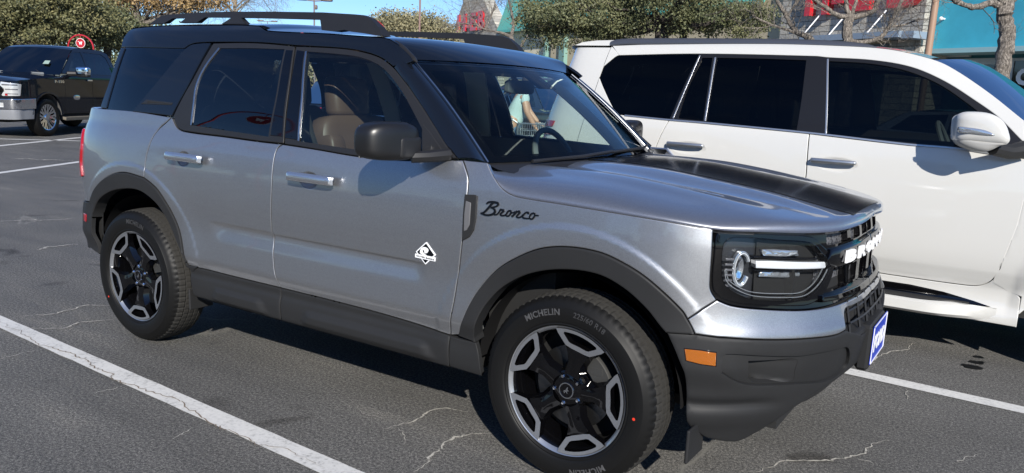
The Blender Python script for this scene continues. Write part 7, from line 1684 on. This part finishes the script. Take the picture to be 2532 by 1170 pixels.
sp1, sp2, nk = (W(-.08, 0, 1.10), .135), (W(-.02, 0, 1.30), .150), (W(.05, 0, 1.46), .06)
hd1, hd2 = (W(.09, 0, 1.55), .082), (W(.11, 0, 1.64), .092)
arR = [(W(-.02, 0, 1.30), .150), (W(.06, -.19, 1.38), .066), (W(.10, -.23, 1.16), .052), (W(.20, -.18, .99), .042), (W(.25, -.15, .92), .034)]
arL = [(W(-.02, 0, 1.30), .150), (W(.06, .19, 1.38), .066), (W(.13, .25, 1.17), .052), (W(.25, .20, 1.03), .042), (W(.30, .18, .98), .034)]
lgR = [pel, hipL, (W(-.10, -.10, .50), .062), (W(-.14, -.10, .10), .042), (W(-.14, -.10, .05), .042), (W(-.02, -.11, .04), .035)]
lgL = [pel, hipR, (W(-.12, .10, .50), .062), (W(-.20, .10, .10), .042), (W(-.20, .10, .05), .042), (W(-.08, .11, .04), .035)]
body = skin_body('body', [[pel, sp1, sp2, nk, hd1, hd2], arR, arL, lgR, lgL], M_SKIN, person)
def grow(ch, k): return [(p, r+k) for p, r in ch]
shirt = skin_body('shirt', [grow([(W(-.10, 0, .90), .155), sp1, sp2, (W(.03, 0, 1.42), .07)], .018), grow(arR[:2]+[(W(.085, -.205, 1.25), .058)], .020), grow(arL[:2]+[(W(.10, .215, 1.27), .058)], .020)], M_SHIRT, person)
jean = skin_body('jeans', [grow([(W(-.10, 0, .98), .14), pel]+lgR[1:4], .016), grow([pel]+lgL[1:4], .016)], M_JEAN, person)
hair = skin_body('hair', [[(W(.06, 0, 1.54), .055), (W(.07, 0, 1.63), .085), (W(.105, 0, 1.69), .088)]], M_HAIR, person)
for hand, palm, dr in ((1, arR[-1][0], (.035, .01, -.05)), (2, arL[-1][0], (.05, .0, -.03))):
    ch = []; P0 = np.array(palm); d = rt_*dr[0]+fw_*dr[1]+np.array([0, 0, dr[2]]); d /= np.linalg.norm(d); pc_ = P0+d*.05
    chains = [[(tuple(P0), .022), (tuple(pc_), .026)]]
    for k in range(4): o_ = fw_*(k-1.5)*.020; a_ = pc_+o_+d*.02; b_ = a_+d*(.035-.004*abs(k-1.5)); c_ = b_+d*.018-rt_*.014; chains.append([(tuple(pc_), .026), (tuple(a_), .010), (tuple(b_), .0085), (tuple(c_), .007)])
    th = P0+d*.02-fw_*.03; chains.append([(tuple(P0), .022), (tuple(th), .010), (tuple(th+d*.03-fw_*.008), .008)])
    skin_body('hand', chains, M_SKIN, person, 1)
mb = MB()
for s_ in (-1, 1): V, F = superell(tuple(np.array(W(-.05 if s_ < 0 else -.11, s_*.10, .05))), (.13, .05, .05), .6, .7, 8, 14); mb.add(V, F)
mb.build('shoes', M_DASH, person)
cart = empty('shopping_cart', W(.25, -.22, 0), 'wire shopping cart holding bagged groceries, beside the bending shopper', 'shopping cart')
M_WIRE = mat('galvanised_wire', (.55, .57, .57), .3, .9); mb = MB()
bx0, bx1, by0, by1, bz0, bz1 = -.02, .68, -.52, .0, .56, .98
def cw(x, y, z): t = (z-bz0)/(bz1-bz0); cx_, cy_ = (bx0+bx1)/2, (by0+by1)/2; k = .86+.14*t; return np.array(W(cx_+(x-cx_)*k, cy_+(y-cy_)*k, z))
for z in (bz0, .66, .78, .88, bz1):
    P = [cw(bx0, by0, z), cw(bx1, by0, z), cw(bx1, by1, z), cw(bx0, by1, z)]; r = .009 if z in (bz1, bz0) else .005
    for i in range(4): mb.tube([P[i], P[(i+1) % 4]], r, 5)
for i in range(25):
    x = bx0+(bx1-bx0)*i/24
    for y in (by0, by1): mb.tube([cw(x, y, bz0), cw(x, y, bz1)], .0035, 4, caps=False)
    mb.tube([cw(x, by0, bz0), cw(x, by1, bz0)], .0035, 4, caps=False)
for i in range(16):
    y = by0+(by1-by0)*i/15
    for x in (bx0, bx1): mb.tube([cw(x, y, bz0), cw(x, y, bz1)], .0035, 4, caps=False)
mb.build('basket', M_WIRE, cart); mb = MB()
for y in (by0+.05, by1-.05): mb.tube([cw(bx0, y, bz1+.02)]+[cw(bx0-.02, y, .9), np.array(W(bx0+.05, y, .30)), np.array(W(bx1-.05, y, .22)), np.array(W(bx1-.05, y, .14))], .014, 8); mb.tube([np.array(W(bx0+.05, y, .30)), np.array(W(bx0+.03, y, .14))], .014, 8); mb.tube([cw(bx0-.0, y, bz1), np.array(W(bx0-.10, y, 1.04))], .014, 8)
mb.tube([np.array(W(bx0-.10, by0+.03, 1.04)), np.array(W(bx0-.10, by1-.03, 1.04))], .018, 8); mb.build('cart_frame', M_WIRE, cart)
for x in (bx0+.03, bx1-.05):
    for y in (by0+.05, by1-.05): mb = MB(); c_ = W(x, y, .065); mb.tube([np.array(c_)-fw_*.015, np.array(c_)+fw_*.015], .062, 16); mb.build('castor', M_RUB, cart)
for i, (x, y, z, d, col, nm, lb) in enumerate(((.16, -.30, .68, (.10, .09, .11), (.62, .63, .58), 'grocery_bag', 'pale grocery bag at the shopper end of the cart'), (.42, -.22, .70, (.12, .10, .13), (.45, .55, .42), 'grocery_bag', 'greenish grocery bag at the far end of the cart'), (.30, -.38, .66, (.05, .05, .07), (.55, .04, .05), 'food_carton', 'small red carton among the bags in the cart'))):
    mb = MB(); V, F = superell(W(x, y, z+.0), d, .6, .6, 12, 18, R=lambda q: q*(1+.12*math.sin(q[0]*60)*math.cos(q[2]*50))); mb.add(V, F); o = mb.build(nm, mat(nm+str(i), col, .6), None, smooth=True); tag(o, lb, 'bag' if i < 2 else 'carton')
# kerb island with cart sign post seen behind the seats
mb = MB(); c_ = at_d(806, 192, 13.5); V = [tuple(np.array(c_)+rt_*x+np.array([0, 0, z])+fw_*o) for o in (0, .02) for x, z in ((-.13, -.12), (.13, -.12), (.13, .12), (-.13, .12))]; sg_ = empty('arrow_sign', (c_[0], c_[1], 0), 'small red sign with a white figure, seen through the front door window', 'sign'); mb.add(V, [(0, 1, 2, 3), (7, 6, 5, 4), (0, 4, 5, 1), (1, 5, 6, 2), (2, 6, 7, 3), (3, 7, 4, 0)]); mb.build('sign_panel', M_SIGNR, sg_, smooth=False)
mb = MB(); mb.add([tuple(np.array(c_)+rt_*x+np.array([0, 0, z])-fw_*.004) for x, z in ((-.05, -.08), (.04, -.08), (.05, .0), (.0, .08), (-.03, .02))], [(0, 1, 2, 3, 4)]); mb.build('sign_figure', M_WHITEL, sg_); mb = MB(); mb.tube([(c_[0], c_[1], 0), tuple(np.array(c_)+fw_*.03)], .025, 8); mb.build('sign_post', M_POLE, sg_)
